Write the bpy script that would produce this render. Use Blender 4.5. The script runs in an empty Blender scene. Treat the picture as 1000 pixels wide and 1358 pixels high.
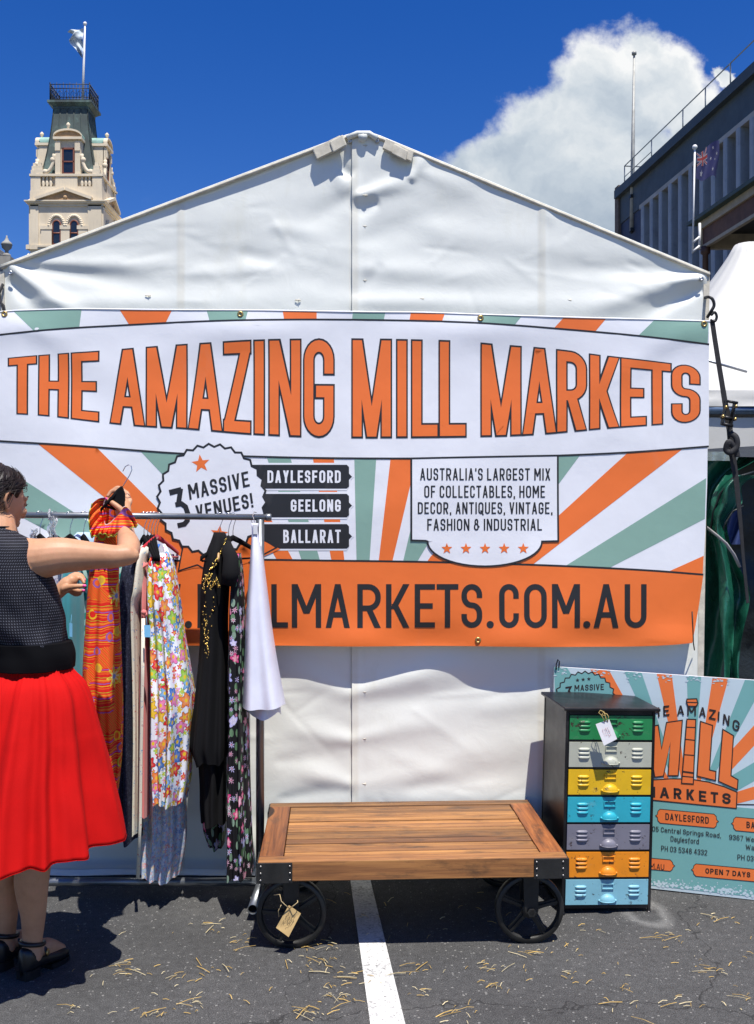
import bpy, bmesh, math, random
from mathutils import Vector, Matrix, noise, geometry
random.seed(7)
PI = math.pi
rad = math.radians
scene = bpy.context.scene
COL = scene.collection

# ------------------------------------------------------------------ camera, world, sun, exposure
F, CX, HY, CAMZ = 1300.0, 500.0, 690.0, 1.5      # focal length, centre column, horizon row in photograph pixels; eye height
cam_d = bpy.data.cameras.new('camera')
cam = bpy.data.objects.new('camera', cam_d)
COL.objects.link(cam)
cam.location = (0, 0, CAMZ)
cam.rotation_euler = (rad(90), 0, 0)
cam_d.sensor_fit = 'VERTICAL'
cam_d.sensor_height = 36
cam_d.lens = 36 * F / 1358
cam_d.shift_y = (HY - 679) / 1358
cam_d.clip_start = 0.05
cam_d.clip_end = 2000
scene.camera = cam
scene.view_settings.view_transform = 'Standard'
scene.view_settings.look = 'None'
scene.view_settings.gamma = 1
scene.view_settings.exposure = 0.5

SUN = Vector((0.13, -0.36, 1.0)).normalized()
sun_d = bpy.data.lights.new('sun', 'SUN')
sun_d.energy = 4.9
sun_d.angle = rad(0.5)
sun_d.color = (1.0, 0.955, 0.89)
sun = bpy.data.objects.new('sun', sun_d)
COL.objects.link(sun)
sun.location = (3, -8, 20)
sun.rotation_euler = (-SUN).to_track_quat('-Z', 'Y').to_euler()

world = bpy.data.worlds.new('World')
scene.world = world
world.use_nodes = True


class NT:
    """small helper to write node trees"""
    def __init__(s, tree):
        s.t = tree
        s.n = tree.nodes
        s.l = tree.links

    def new(s, kind, ins=None, **props):
        n = s.n.new(kind)
        for k, v in props.items():
            setattr(n, k, v)
        for k, v in (ins or {}).items():
            s.set(n, k, v)
        return n

    def set(s, n, k, v):
        sock = n.inputs[k]
        if isinstance(v, bpy.types.NodeSocket):
            s.l.new(v, sock)
        elif isinstance(v, bpy.types.Node):
            s.l.new(v.outputs[0], sock)
        else:
            sock.default_value = v

    def m(s, op, a, b=None, c=None, clamp=False):
        n = s.new('ShaderNodeMath', operation=op, use_clamp=clamp)
        s.set(n, 0, a)
        if b is not None:
            s.set(n, 1, b)
        if c is not None:
            s.set(n, 2, c)
        return n.outputs[0]

    def vm(s, op, a, b=None, scale=None):
        n = s.new('ShaderNodeVectorMath', operation=op)
        s.set(n, 0, a)
        if b is not None:
            s.set(n, 1, b)
        if scale is not None:
            s.set(n, 'Scale', scale)
        return n.outputs['Value'] if op in ('LENGTH', 'DISTANCE', 'DOT_PRODUCT') else n.outputs[0]

    def ramp(s, fac, stops, interp='LINEAR'):
        n = s.new('ShaderNodeValToRGB')
        r = n.color_ramp
        r.interpolation = interp
        while len(r.elements) < len(stops):
            r.elements.new(0.5)
        for e, (p, c) in zip(r.elements, stops):
            e.position = p
            e.color = c if len(c) == 4 else (c[0], c[1], c[2], 1)
        s.set(n, 0, fac)
        return n.outputs[0]

    def mix(s, fac, a, b, mode='MIX'):
        n = s.new('ShaderNodeMix', data_type='RGBA', blend_type=mode)
        for sock, v in ((n.inputs[0], fac), (n.inputs[6], a), (n.inputs[7], b)):
            if isinstance(v, bpy.types.NodeSocket):
                s.l.new(v, sock)
            elif isinstance(v, (int, float)):
                sock.default_value = v
            else:
                sock.default_value = (v[0], v[1], v[2], 1)
        return n.outputs[2]

    def noise(s, vec, scale, detail=4, rough=0.5, dist=0.0, out=0):
        n = s.new('ShaderNodeTexNoise', {'Scale': scale, 'Detail': detail, 'Roughness': rough, 'Distortion': dist})
        if vec is not None:
            s.set(n, 'Vector', vec)
        return n.outputs[out]

    def sep(s, vec):
        n = s.new('ShaderNodeSeparateXYZ')
        s.set(n, 0, vec)
        return n.outputs

    def comb(s, x, y, z=0.0):
        n = s.new('ShaderNodeCombineXYZ')
        s.set(n, 0, x)
        s.set(n, 1, y)
        s.set(n, 2, z)
        return n.outputs[0]


def build_world():
    w = NT(world.node_tree)
    w.n.clear()
    out = w.new('ShaderNodeOutputWorld')
    bg = w.new('ShaderNodeBackground', {'Strength': 0.073})
    w.l.new(bg.outputs[0], out.inputs[0])
    sky = w.new('ShaderNodeTexSky', sky_type='NISHITA', sun_disc=False)
    sky.sun_elevation = math.asin(SUN.z)
    sky.sun_rotation = math.atan2(SUN.x, SUN.y)
    sky.altitude = 400
    sky.air_density = 1.0
    sky.dust_density = 0.3
    sky.ozone_density = 3.0
    hs = w.new('ShaderNodeHueSaturation', {'Hue': 0.520, 'Saturation': 1.40, 'Value': 1.28, 'Color': sky.outputs[0]})
    # one summer cumulus standing low in the north, by direction
    d = w.new('ShaderNodeTexCoord').outputs['Generated']
    x, y, z = w.sep(d)
    ys = w.m('MAXIMUM', y, 0.02)
    u = w.m('DIVIDE', x, ys)
    v = w.m('DIVIDE', z, ys)
    p = w.comb(u, v, 0)
    warp = w.noise(w.vm('SCALE', p, scale=9.0), 1.0, 6, 0.62, out=1)
    pw = w.vm('ADD', p, w.vm('SCALE', w.vm('SUBTRACT', warp, (0.5, 0.5, 0.5)), scale=0.075))
    field = None
    blobs = [(0.245, 0.440, 0.070, 0.068), (0.270, 0.462, 0.055, 0.050), (0.298, 0.445, 0.045, 0.050), (0.180, 0.390, 0.068, 0.062),
             (0.322, 0.415, 0.040, 0.045), (0.145, 0.355, 0.060, 0.060), (0.100, 0.330, 0.055, 0.055), (0.23, 0.34, 0.14, 0.10),
             (0.32, 0.35, 0.075, 0.08), (0.26, 0.25, 0.17, 0.10), (0.42, 0.30, 0.10, 0.10), (0.362, 0.450, 0.016, 0.012)]
    for bx, by, rx, ry in blobs:
        q = w.vm('MULTIPLY', w.vm('SUBTRACT', pw, (bx, by, 0)), (1 / rx, 1 / ry, 0))
        f = w.m('SUBTRACT', 1.0, w.vm('LENGTH', q))
        field = f if field is None else w.m('MAXIMUM', field, f)
    n1 = w.noise(w.vm('SCALE', p, scale=34.0), 1.0, 8, 0.6)
    field = w.m('ADD', field, w.m('MULTIPLY', w.m('SUBTRACT', n1, 0.5), 0.55))
    mr = w.new('ShaderNodeMapRange', {'Value': field, 'From Min': -0.05, 'From Max': 0.32}, interpolation_type='SMOOTHSTEP')
    mask = mr.outputs[0]
    wisp = w.noise(w.vm('MULTIPLY', p, (9, 14, 0)), 1.0, 7, 0.6)
    low = w.new('ShaderNodeMapRange', {'Value': v, 'From Min': 0.34, 'From Max': 0.2}).outputs[0]
    wm = w.new('ShaderNodeMapRange', {'Value': wisp, 'From Min': 0.52, 'From Max': 0.78, 'To Max': 0.5}).outputs[0]
    mask = w.m('MAXIMUM', mask, w.m('MULTIPLY', wm, low))
    mask = w.m('MULTIPLY', mask, w.m('GREATER_THAN', y, 0.05))
    a = w.noise(w.vm('SCALE', pw, scale=13.0), 1.0, 6, 0.55)
    b = w.noise(w.vm('SCALE', w.vm('ADD', pw, (0.016, 0.03, 0)), scale=13.0), 1.0, 6, 0.55)
    relief = w.m('MULTIPLY', w.m('SUBTRACT', a, b), 1.5)  # sunlit and shaded sides of the puffs, painted from offset noise
    height = w.new('ShaderNodeMapRange', {'Value': v, 'From Min': 0.22, 'From Max': 0.50, 'To Min': 0.05, 'To Max': 0.78}).outputs[0]
    edge = w.m('MULTIPLY', w.new('ShaderNodeMapRange', {'Value': field, 'From Min': 0.5, 'From Max': 0.05}).outputs[0], 0.28)
    tone = w.m('ADD', w.m('ADD', height, relief), edge, clamp=True)  # cloud's bright top and shaded base are put into its colour
    ccol = w.ramp(tone, [(0.0, (3.9, 4.7, 5.7)), (0.45, (5.7, 6.4, 7.1)), (0.8, (7.6, 8.0, 8.3)), (1.0, (9.2, 9.3, 9.3))])
    w.l.new(w.mix(mask, hs.outputs[0], ccol), bg.inputs[0])


build_world()


# ------------------------------------------------------------------ geometry helpers
def W(px, py, Y):
    """the point at depth Y that the photograph shows at pixel (px, py)"""
    return Vector(((px - CX) / F * Y, Y, CAMZ - (py - HY) / F * Y))


def Xat(px, Y):
    return (px - CX) / F * Y


def Zat(py, Y):
    return CAMZ - (py - HY) / F * Y


def lerp(a, b, t):
    return a + (b - a) * t


def interp(x, pts):
    if x <= pts[0][0]:
        return pts[0][1]
    for (x0, y0), (x1, y1) in zip(pts, pts[1:]):
        if x <= x1:
            return lerp(y0, y1, (x - x0) / (x1 - x0))
    return pts[-1][1]


def sinterp(x, pts):
    """smooth (monotone-ish cosine) interpolation over knots"""
    if x <= pts[0][0]:
        return pts[0][1]
    n = len(pts)
    for i in range(n - 1):
        x0, y0 = pts[i]
        x1, y1 = pts[i + 1]
        if x <= x1:
            h = x1 - x0
            t = (x - x0) / h
            m0 = (y1 - pts[i - 1][1]) / (x1 - pts[i - 1][0]) if i > 0 else (y1 - y0) / h
            m1 = (pts[i + 2][1] - y0) / (pts[i + 2][0] - x0) if i < n - 2 else (y1 - y0) / h
            t2, t3 = t * t, t * t * t
            return (2 * t3 - 3 * t2 + 1) * y0 + (t3 - 2 * t2 + t) * h * m0 + (-2 * t3 + 3 * t2) * y1 + (t3 - t2) * h * m1
    return pts[-1][1]


ORG = {}


def thing(name, loc=(0, 0, 0), label=None, cat=None, group=None, kind=None):
    o = bpy.data.objects.new(name, None)
    o.empty_display_size = 0.1
    COL.objects.link(o)
    o.location = loc
    tag(o, label, cat, group, kind)
    return o


def tag(o, label=None, cat=None, group=None, kind=None):
    for k, v in (('label', label), ('category', cat), ('group', group), ('kind', kind)):
        if v:
            o[k] = v
    return o


def base_of(o):
    v = Vector((0, 0, 0))
    while o is not None:
        v += o.location
        o = o.parent
    return v


class MB:
    """collects shapes and links them as ONE mesh object"""
    def __init__(s):
        s.v, s.f, s.m, s.uv, s.sm = [], [], [], [], []

    def face(s, idx, mat=0, uv=None, smooth=False):
        s.f.append(tuple(idx))
        s.m.append(mat)
        s.uv.append(uv)
        s.sm.append(smooth)

    def add(s, verts, faces, mat=0, smooth=False, uvs=None):
        o = len(s.v)
        s.v += [Vector(v) for v in verts]
        for i, f in enumerate(faces):
            s.face([o + k for k in f], mat, uvs[i] if uvs else None, smooth)
        return o

    def box(s, c, size, rot=None, mat=0):
        c = Vector(c)
        hx, hy, hz = size[0] / 2, size[1] / 2, size[2] / 2
        L = [Vector((x, y, z)) for x in (-hx, hx) for y in (-hy, hy) for z in (-hz, hz)]
        fs = [(0, 1, 3, 2), (4, 6, 7, 5), (0, 4, 5, 1), (2, 3, 7, 6), (0, 2, 6, 4), (1, 5, 7, 3)]
        nax = [0, 0, 1, 1, 2, 2]
        la = max(range(3), key=lambda k: size[k])
        uvs = []
        for f, n in zip(fs, nax):
            ax = [k for k in range(3) if k != n]
            if la in ax:
                ax.remove(la)
                ax = [la] + ax
            uvs.append([(L[i][ax[0]] + c[ax[0]], L[i][ax[1]] + c[ax[1]]) for i in f])
        R = rot if rot is not None else Matrix.Identity(3)
        s.add([c + R @ p for p in L], fs, mat, False, uvs)

    def bx(s, x0, x1, y0, y1, z0, z1, mat=0):
        s.box(((x0 + x1) / 2, (y0 + y1) / 2, (z0 + z1) / 2), (abs(x1 - x0), abs(y1 - y0), abs(z1 - z0)), None, mat)

    def rings(s, rings, closed=True, cap0=True, cap1=True, mat=0, smooth=True, uvs=None):
        o = len(s.v)
        n = len(rings[0])
        for r in rings:
            s.v += [Vector(p) for p in r]
        k = n if closed else n - 1
        for i in range(len(rings) - 1):
            for j in range(k):
                j2 = (j + 1) % n
                uv = None
                if uvs:
                    a, b = uvs[i], uvs[i + 1]
                    uv = [a[j], a[j + 1], b[j + 1], b[j]]
                s.face((o + i * n + j, o + i * n + j2, o + (i + 1) * n + j2, o + (i + 1) * n + j), mat, uv, smooth)
        if closed and cap0:
            s.face([o + j for j in range(n)][::-1], mat, None, smooth)
        if closed and cap1:
            e = o + (len(rings) - 1) * n
            s.face([e + j for j in range(n)], mat, None, smooth)

    def tube(s, pts, r, seg=10, mat=0, cap=True, round_caps=False, smooth=True, flat=None):
        pts = [Vector(p) for p in pts]
        rs = list(r) if isinstance(r, (list, tuple)) else [r] * len(pts)
        if round_caps:
            d0 = (pts[0] - pts[1]).normalized()
            d1 = (pts[-1] - pts[-2]).normalized()
            A, B = [], []
            for k in range(1, 5):
                t = k / 4.0 * PI / 2
                A.append((pts[0] + d0 * rs[0] * math.sin(t), max(rs[0] * math.cos(t), rs[0] * 0.05)))
                B.append((pts[-1] + d1 * rs[-1] * math.sin(t), max(rs[-1] * math.cos(t), rs[-1] * 0.05)))
            pts = [p for p, _ in A[::-1]] + pts + [p for p, _ in B]
            rs = [q for _, q in A[::-1]] + rs + [q for _, q in B]
        rings = []
        up = None
        for i, p in enumerate(pts):
            d = (pts[min(i + 1, len(pts) - 1)] - pts[max(i - 1, 0)])
            d = d.normalized() if d.length > 1e-9 else Vector((0, 0, 1))
            if up is None:
                up = d.orthogonal().normalized() if flat is None else (Vector(flat[0]) - d * d.dot(Vector(flat[0]))).normalized()
            else:
                up = (up - d * d.dot(up))
                up = up.normalized() if up.length > 1e-6 else d.orthogonal().normalized()
            b = d.cross(up)
            k = flat[1] if flat is not None else 1.0
            rings.append([p + (up * math.cos(2 * PI * j / seg) + b * (math.sin(2 * PI * j / seg) * k)) * rs[i] for j in range(seg)])
        s.rings(rings, True, cap, cap, mat, smooth)

    def lathe(s, prof, c=(0, 0, 0), seg=24, axis='Z', mat=0, smooth=True, closed_profile=False, rot=None):
        c = Vector(c)
        rings = []
        for r, h in prof:
            ring = []
            for j in range(seg):
                a = 2 * PI * j / seg
                p = Vector((r * math.cos(a), r * math.sin(a), h))
                if axis == 'Y':
                    p = Vector((p.x, p.z, p.y))
                elif axis == 'X':
                    p = Vector((p.z, p.x, p.y))
                if rot is not None:
                    p = rot @ p
                ring.append(c + p)
            rings.append(ring)
        if closed_profile:
            rings.append(rings[0])
        s.rings(rings, True, not closed_profile, not closed_profile, mat, smooth)

    def ball(s, c, r, seg=12, mat=0):
        r = r if isinstance(r, (tuple, list)) else (r, r, r)
        n = seg // 2
        rings = []
        for i in range(n + 1):
            t = PI * i / n
            k = max(math.sin(t), 0.02)
            rings.append([Vector(c) + Vector((r[0] * k * math.cos(2 * PI * j / seg), r[1] * k * math.sin(2 * PI * j / seg), -r[2] * math.cos(t))) for j in range(seg)])
        s.rings(rings, True, True, True, mat, True)

    def prism(s, pts, vec, mat=0, smooth=False):
        """closed polygon (3d points) extruded along vec"""
        pts = [Vector(p) for p in pts]
        vec = Vector(vec)
        n = len(pts)
        o = len(s.v)
        s.v += pts + [p + vec for p in pts]
        tris = geometry.tessellate_polygon([pts])
        for t in tris:
            s.face([o + k for k in t], mat, None, False)
            s.face([o + n + k for k in t][::-1], mat, None, False)
        for i in range(n):
            j = (i + 1) % n
            s.face((o + i, o + j, o + n + j, o + n + i), mat, None, smooth)

    def grid(s, fn, nu, nv, mat=0, smooth=True, uvfn=None):
        o = len(s.v)
        for j in range(nv + 1):
            for i in range(nu + 1):
                s.v.append(Vector(fn(i / nu, j / nv)))
        for j in range(nv):
            for i in range(nu):
                uv = None
                if uvfn:
                    uv = [uvfn(a / nu, b / nv) for a, b in ((i, j), (i + 1, j), (i + 1, j + 1), (i, j + 1))]
                s.face((o + j * (nu + 1) + i, o + j * (nu + 1) + i + 1, o + (j + 1) * (nu + 1) + i + 1, o + (j + 1) * (nu + 1) + i), mat, uv, smooth)

    def build(s, name, mats, parent=None, bevel=0, solid=0, recalc=True, local=False, subsurf=0, bseg=2):
        me = bpy.data.meshes.new(name)
        org = Vector((0, 0, 0)) if local or parent is None else base_of(parent)
        me.from_pydata([tuple(v - org) for v in s.v], [], s.f)
        for m in (mats if isinstance(mats, (list, tuple)) else [mats]):
            me.materials.append(m)
        me.polygons.foreach_set('material_index', s.m)
        me.polygons.foreach_set('use_smooth', s.sm)
        if any(u is not None for u in s.uv):
            lay = me.uv_layers.new(name='UVMap')
            flat = []
            for f, u in zip(s.f, s.uv):
                for k in range(len(f)):
                    flat += list(u[k]) if u is not None else [0.0, 0.0]
            lay.data.foreach_set('uv', flat)
        me.update()
        if recalc:
            b = bmesh.new()
            b.from_mesh(me)
            bmesh.ops.recalc_face_normals(b, faces=b.faces)
            b.to_mesh(me)
            b.free()
        o = bpy.data.objects.new(name, me)
        COL.objects.link(o)
        if parent is not None:
            o.parent = parent
        if bevel:
            md = o.modifiers.new('Bevel', 'BEVEL')
            md.width = bevel
            md.segments = bseg
            md.limit_method = 'ANGLE'
            md.angle_limit = rad(40)
        if solid:
            md = o.modifiers.new('Solidify', 'SOLIDIFY')
            md.thickness = solid
            md.offset = 0
        if subsurf:
            md = o.modifiers.new('Subdivision', 'SUBSURF')
            md.levels = md.render_levels = subsurf
        return o


def copy_tree(o, parent=None):
    c = o.copy()
    COL.objects.link(c)
    c.parent = parent
    for ch in list(o.children):
        copy_tree(ch, c)
    return c


# ------------------------------------------------------------------ materials
MATS = {}


def pmat(name, col, rough=0.6, metal=0.0, var=0.12, scale=6.0, bump=0.0, bscale=60.0, spec=0.5, stain=None, sscale=3.0, samt=0.5, slo=0.55, shi=0.75,
         coat=0.0, sheen=0.0, trans=0.0, sss=0.0, stretch=(1, 1, 1), island=0.0, streak=0.0, bdist=0.002):
    """general weathered surface: base colour varied by noise, optional stains, bump"""
    if name in MATS:
        return MATS[name]
    m = bpy.data.materials.new(name)
    m.use_nodes = True
    t = NT(m.node_tree)
    t.n.clear()
    out = t.new('ShaderNodeOutputMaterial')
    b = t.new('ShaderNodeBsdfPrincipled', {'Roughness': rough, 'Metallic': metal, 'Specular IOR Level': spec})
    t.l.new(b.outputs[0], out.inputs[0])
    co = t.vm('MULTIPLY', t.new('ShaderNodeTexCoord').outputs['Object'], stretch)
    c3 = tuple(col[:3])
    n = t.noise(co, scale, 5, 0.6)
    lo = tuple(max(0, x * (1 - var * 1.6)) for x in c3)
    hi = tuple(min(1, x * (1 + var * 1.6)) for x in c3)
    c = t.ramp(n, [(0.25, lo), (0.75, hi)])
    if island:
        r = t.new('ShaderNodeNewGeometry').outputs['Random Per Island']
        k = t.m('ADD', t.m('MULTIPLY', r, island), 1 - island / 2)
        c = t.vm('SCALE', c, scale=k)
    if streak:
        sn = t.noise(t.vm('MULTIPLY', co, (14, 14, 0.8)), 1.0, 5, 0.65)
        c = t.mix(t.new('ShaderNodeMapRange', {'Value': sn, 'From Min': 0.5, 'From Max': 0.8, 'To Max': streak}).outputs[0], c, tuple(x * 0.45 for x in c3))
    if stain is not None:
        s = t.noise(co, sscale, 8, 0.65, 0.3)
        k = t.new('ShaderNodeMapRange', {'Value': s, 'From Min': slo, 'From Max': shi, 'To Max': samt}).outputs[0]
        c = t.mix(k, c, stain)
    t.l.new(c, b.inputs['Base Color'])
    rn = t.noise(co, scale * 2.3, 4, 0.6)
    t.l.new(t.m('ADD', t.m('MULTIPLY', rn, 0.22), max(rough - 0.11, 0.02)), b.inputs['Roughness'])
    if bump:
        bn = t.noise(co, bscale, 6, 0.65)
        bu = t.new('ShaderNodeBump', {'Strength': bump, 'Distance': bdist, 'Height': bn})
        t.l.new(bu.outputs[0], b.inputs['Normal'])
    if coat:
        b.inputs['Coat Weight'].default_value = coat
        b.inputs['Coat Roughness'].default_value = 0.15
    if sheen:
        b.inputs['Sheen Weight'].default_value = sheen
    if trans:
        b.inputs['Transmission Weight'].default_value = trans
    if sss:
        b.inputs['Subsurface Weight'].default_value = sss
        b.inputs['Subsurface Radius'].default_value = (0.012, 0.005, 0.003)
        b.inputs['Subsurface Scale'].default_value = 1.0
    MATS[name] = m
    return m


def mat_begin(name, rough=0.7, **kw):
    m = bpy.data.materials.new(name)
    m.use_nodes = True
    t = NT(m.node_tree)
    t.n.clear()
    out = t.new('ShaderNodeOutputMaterial')
    b = t.new('ShaderNodeBsdfPrincipled', {'Roughness': rough})
    t.l.new(b.outputs[0], out.inputs[0])
    MATS[name] = m
    return m, t, b


def asphalt_mat():
    m, t, b = mat_begin('asphalt', 0.85)
    co = t.new('ShaderNodeTexCoord').outputs['Object']
    big = t.noise(co, 1.3, 5, 0.6)
    fine = t.noise(co, 260, 3, 0.7)
    mid = t.noise(co, 38, 5, 0.65)
    c = t.ramp(fine, [(0.3, (0.017, 0.017, 0.017)), (0.52, (0.068, 0.068, 0.067)), (0.72, (0.150, 0.150, 0.146))])
    c = t.vm('SCALE', c, scale=t.new('ShaderNodeMapRange', {'Value': big, 'From Min': 0.3, 'From Max': 0.7, 'To Min': 0.78, 'To Max': 1.22}).outputs[0])
    c = t.vm('SCALE', c, scale=t.new('ShaderNodeMapRange', {'Value': mid, 'From Min': 0.3, 'From Max': 0.7, 'To Min': 0.75, 'To Max': 1.25}).outputs[0])
    vo = t.new('ShaderNodeTexVoronoi', {'Vector': co, 'Scale': 95.0}, feature='F1')
    rnd = t.sep(vo.outputs['Color'])[0]
    chip = t.m('MULTIPLY', t.m('GREATER_THAN', rnd, 0.80), t.m('LESS_THAN', vo.outputs['Distance'], t.m('MULTIPLY', t.sep(vo.outputs['Color'])[1], 0.42)))
    c = t.mix(t.m('MULTIPLY', chip, 0.8), c, (0.24, 0.235, 0.22))
    sp = t.noise(co, 2.6, 6, 0.7)
    dust = t.new('ShaderNodeMapRange', {'Value': sp, 'From Min': 0.60, 'From Max': 0.78, 'To Max': 0.30}).outputs[0]
    c = t.mix(dust, c, (0.17, 0.165, 0.15))
    # chalky scuff worn into the ground by the cabinet, and a few oil spots
    sc = t.m('ADD', t.vm('DISTANCE', t.vm('MULTIPLY', co, (1, 0.75, 0)), (1.025, 3.74 * 0.75, 0)), t.m('MULTIPLY', t.m('SUBTRACT', t.noise(co, 9, 5, 0.7), 0.5), 0.09))
    ring = t.new('ShaderNodeMapRange', {'Value': t.m('ABSOLUTE', t.m('SUBTRACT', sc, 0.075)), 'From Min': 0.0, 'From Max': 0.035, 'To Min': 0.5, 'To Max': 0.0}).outputs[0]
    c = t.mix(t.m('MULTIPLY', ring, fine), c, (0.42, 0.42, 0.40))
    oil = t.noise(co, 1.9, 4, 0.55, 0.4)
    c = t.mix(t.new('ShaderNodeMapRange', {'Value': oil, 'From Min': 0.62, 'From Max': 0.72, 'To Max': 0.45}).outputs[0], c, (0.02, 0.02, 0.02))
    crk = t.new('ShaderNodeTexVoronoi', {'Vector': t.vm('ADD', co, t.vm('SCALE', t.noise(co, 3, 4, 0.6, out=1), scale=0.5)), 'Scale': 0.55}, feature='DISTANCE_TO_EDGE')
    c = t.mix(t.m('MULTIPLY', t.m('LESS_THAN', crk.outputs['Distance'], 0.0022), 0.6), c, (0.012, 0.012, 0.012))
    t.l.new(c, b.inputs['Base Color'])
    h = t.m('ADD', t.m('MULTIPLY', fine, 0.5), t.m('MULTIPLY', t.noise(co, 110, 3, 0.6), 1.0))
    t.l.new(t.new('ShaderNodeBump', {'Strength': 0.85, 'Distance': 0.006, 'Height': h}).outputs[0], b.inputs['Normal'])
    b.inputs['Specular IOR Level'].default_value = 0.35
    return m


def line_paint_mat():
    m, t, b = mat_begin('road_paint', 0.7)
    co = t.new('ShaderNodeTexCoord').outputs['Object']
    n = t.noise(co, 120, 4, 0.7)
    w = t.noise(co, 6, 5, 0.7)
    k = t.m('ADD', n, t.m('MULTIPLY', t.m('SUBTRACT', w, 0.5), 0.55))
    c = t.ramp(k, [(0.30, (0.09, 0.09, 0.088)), (0.43, (0.50, 0.50, 0.48)), (0.7, (0.74, 0.74, 0.71))])
    t.l.new(c, b.inputs['Base Color'])
    t.l.new(t.new('ShaderNodeBump', {'Strength': 0.6, 'Distance': 0.004, 'Height': n}).outputs[0], b.inputs['Normal'])
    return m


def vinyl_mat(name, col, rough=0.36, grime=0.35, seams=()):
    m, t, b = mat_begin(name, rough)
    co = t.new('ShaderNodeTexCoord').outputs['Object']
    n = t.noise(co, 1.6, 6, 0.6)
    c = t.ramp(n, [(0.3, tuple(x * 0.93 for x in col)), (0.7, col)])
    g = t.noise(t.vm('MULTIPLY', co, (3.0, 3.0, 1.2)), 1.0, 8, 0.7)
    k = t.new('ShaderNodeMapRange', {'Value': g, 'From Min': 0.56, 'From Max': 0.80, 'To Max': grime}).outputs[0]
    c = t.mix(k, c, (col[0] * 0.78, col[1] * 0.75, col[2] * 0.64))
    sp = t.noise(co, 55, 3, 0.6)
    k2 = t.new('ShaderNodeMapRange', {'Value': sp, 'From Min': 0.72, 'From Max': 0.80, 'To Max': 0.25}).outputs[0]
    c = t.mix(k2, c, (0.35, 0.31, 0.25))
    for sx in seams:                                   # yellowed welded strips
        xx = t.sep(co)[0]
        dd = t.m('ABSOLUTE', t.m('SUBTRACT', xx, sx))
        band = t.new('ShaderNodeMapRange', {'Value': dd, 'From Min': 0.010, 'From Max': 0.022, 'To Min': 0.42, 'To Max': 0.0}).outputs[0]
        c = t.mix(t.m('MULTIPLY', band, t.noise(co, 12, 5, 0.7)), c, (0.55, 0.47, 0.30))
    t.l.new(c, b.inputs['Base Color'])
    h = t.m('ADD', t.m('MULTIPLY', t.noise(co, 9, 6, 0.6, 0.6), 1.0), t.m('MULTIPLY', t.noise(co, 45, 4, 0.6), 0.12))
    t.l.new(t.new('ShaderNodeBump', {'Strength': 0.16, 'Distance': 0.01, 'Height': h}).outputs[0], b.inputs['Normal'])
    b.inputs['Subsurface Weight'].default_value = 0.0
    return m


M_ASPH = asphalt_mat()
M_LINE = line_paint_mat()
M_TENT = vinyl_mat('marquee_vinyl', (0.785, 0.80, 0.735), 0.34, 0.6, (Xat(240, 4.15) - Xat(470, 4.15), Xat(718, 4.15) - Xat(470, 4.15), 0.0))
M_WEB = pmat('cream_webbing', (0.58, 0.54, 0.44), 0.8, var=0.15, scale=30, bump=0.4, bscale=300)
M_ALU = pmat('dull_aluminium', (0.45, 0.46, 0.47), 0.38, 0.9, 0.08, 20, bump=0.1)
M_BLKMETAL = pmat('black_metal', (0.018, 0.018, 0.019), 0.45, 0.4, 0.3, 12, bump=0.2, bscale=150)
M_BRASS = pmat('brass', (0.55, 0.38, 0.14), 0.35, 0.9, 0.15, 30)
M_BLKWEB = pmat('black_webbing', (0.016, 0.016, 0.018), 0.75, 0, 0.3, 40, bump=0.5, bscale=400)

# ------------------------------------------------------------------ the ground and its painted line
g = MB()
g.grid(lambda u, v: ((u - 0.5) * 1200, -40 + v * 900, 0), 4, 4, 0, False)
tag(g.build('asphalt_ground', M_ASPH), 'dark grey asphalt car park under the whole market', kind='structure')
l = MB()
pa, pb, pc, pd = W(466, 1165, 1), W(490, 1165, 1), W(544, 1392, 1), W(498, 1392, 1)


def ground(px, py, z=0.0):
    Y = (CAMZ - z) * F / (py - HY)
    return Vector((Xat(px, Y), Y, z))


q = [ground(493, 1372, .004), ground(541, 1372, .004), ground(492, 1170, .004), ground(465, 1170, .004)]
q[0] += (q[0] - q[3]) * 0.5
q[1] += (q[1] - q[2]) * 0.5
q[2] += (q[2] - q[1]) * 0.3
q[3] += (q[3] - q[0]) * 0.3
l.add(q, [(0, 1, 2, 3)])
tag(l.build('parking_line', M_LINE), 'worn white parking bay line running under the wooden cart', kind='structure')

# ------------------------------------------------------------------ lettering: a stroke alphabet, drawn in flat shapes
def _P(*pts):
    return ('P', list(pts))


def _D(x0, y0, x1, y1):
    return ('D', x0, y0, x1, y1)


def _O(x0=0, y0=0, x1=1, y1=1):
    mx = (x0 + x1) / 2
    return ('C', [(mx, y1), (x1, y1, 1), (x1, y0, 1), (x0, y0, 1), (x0, y1, 1)])


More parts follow.
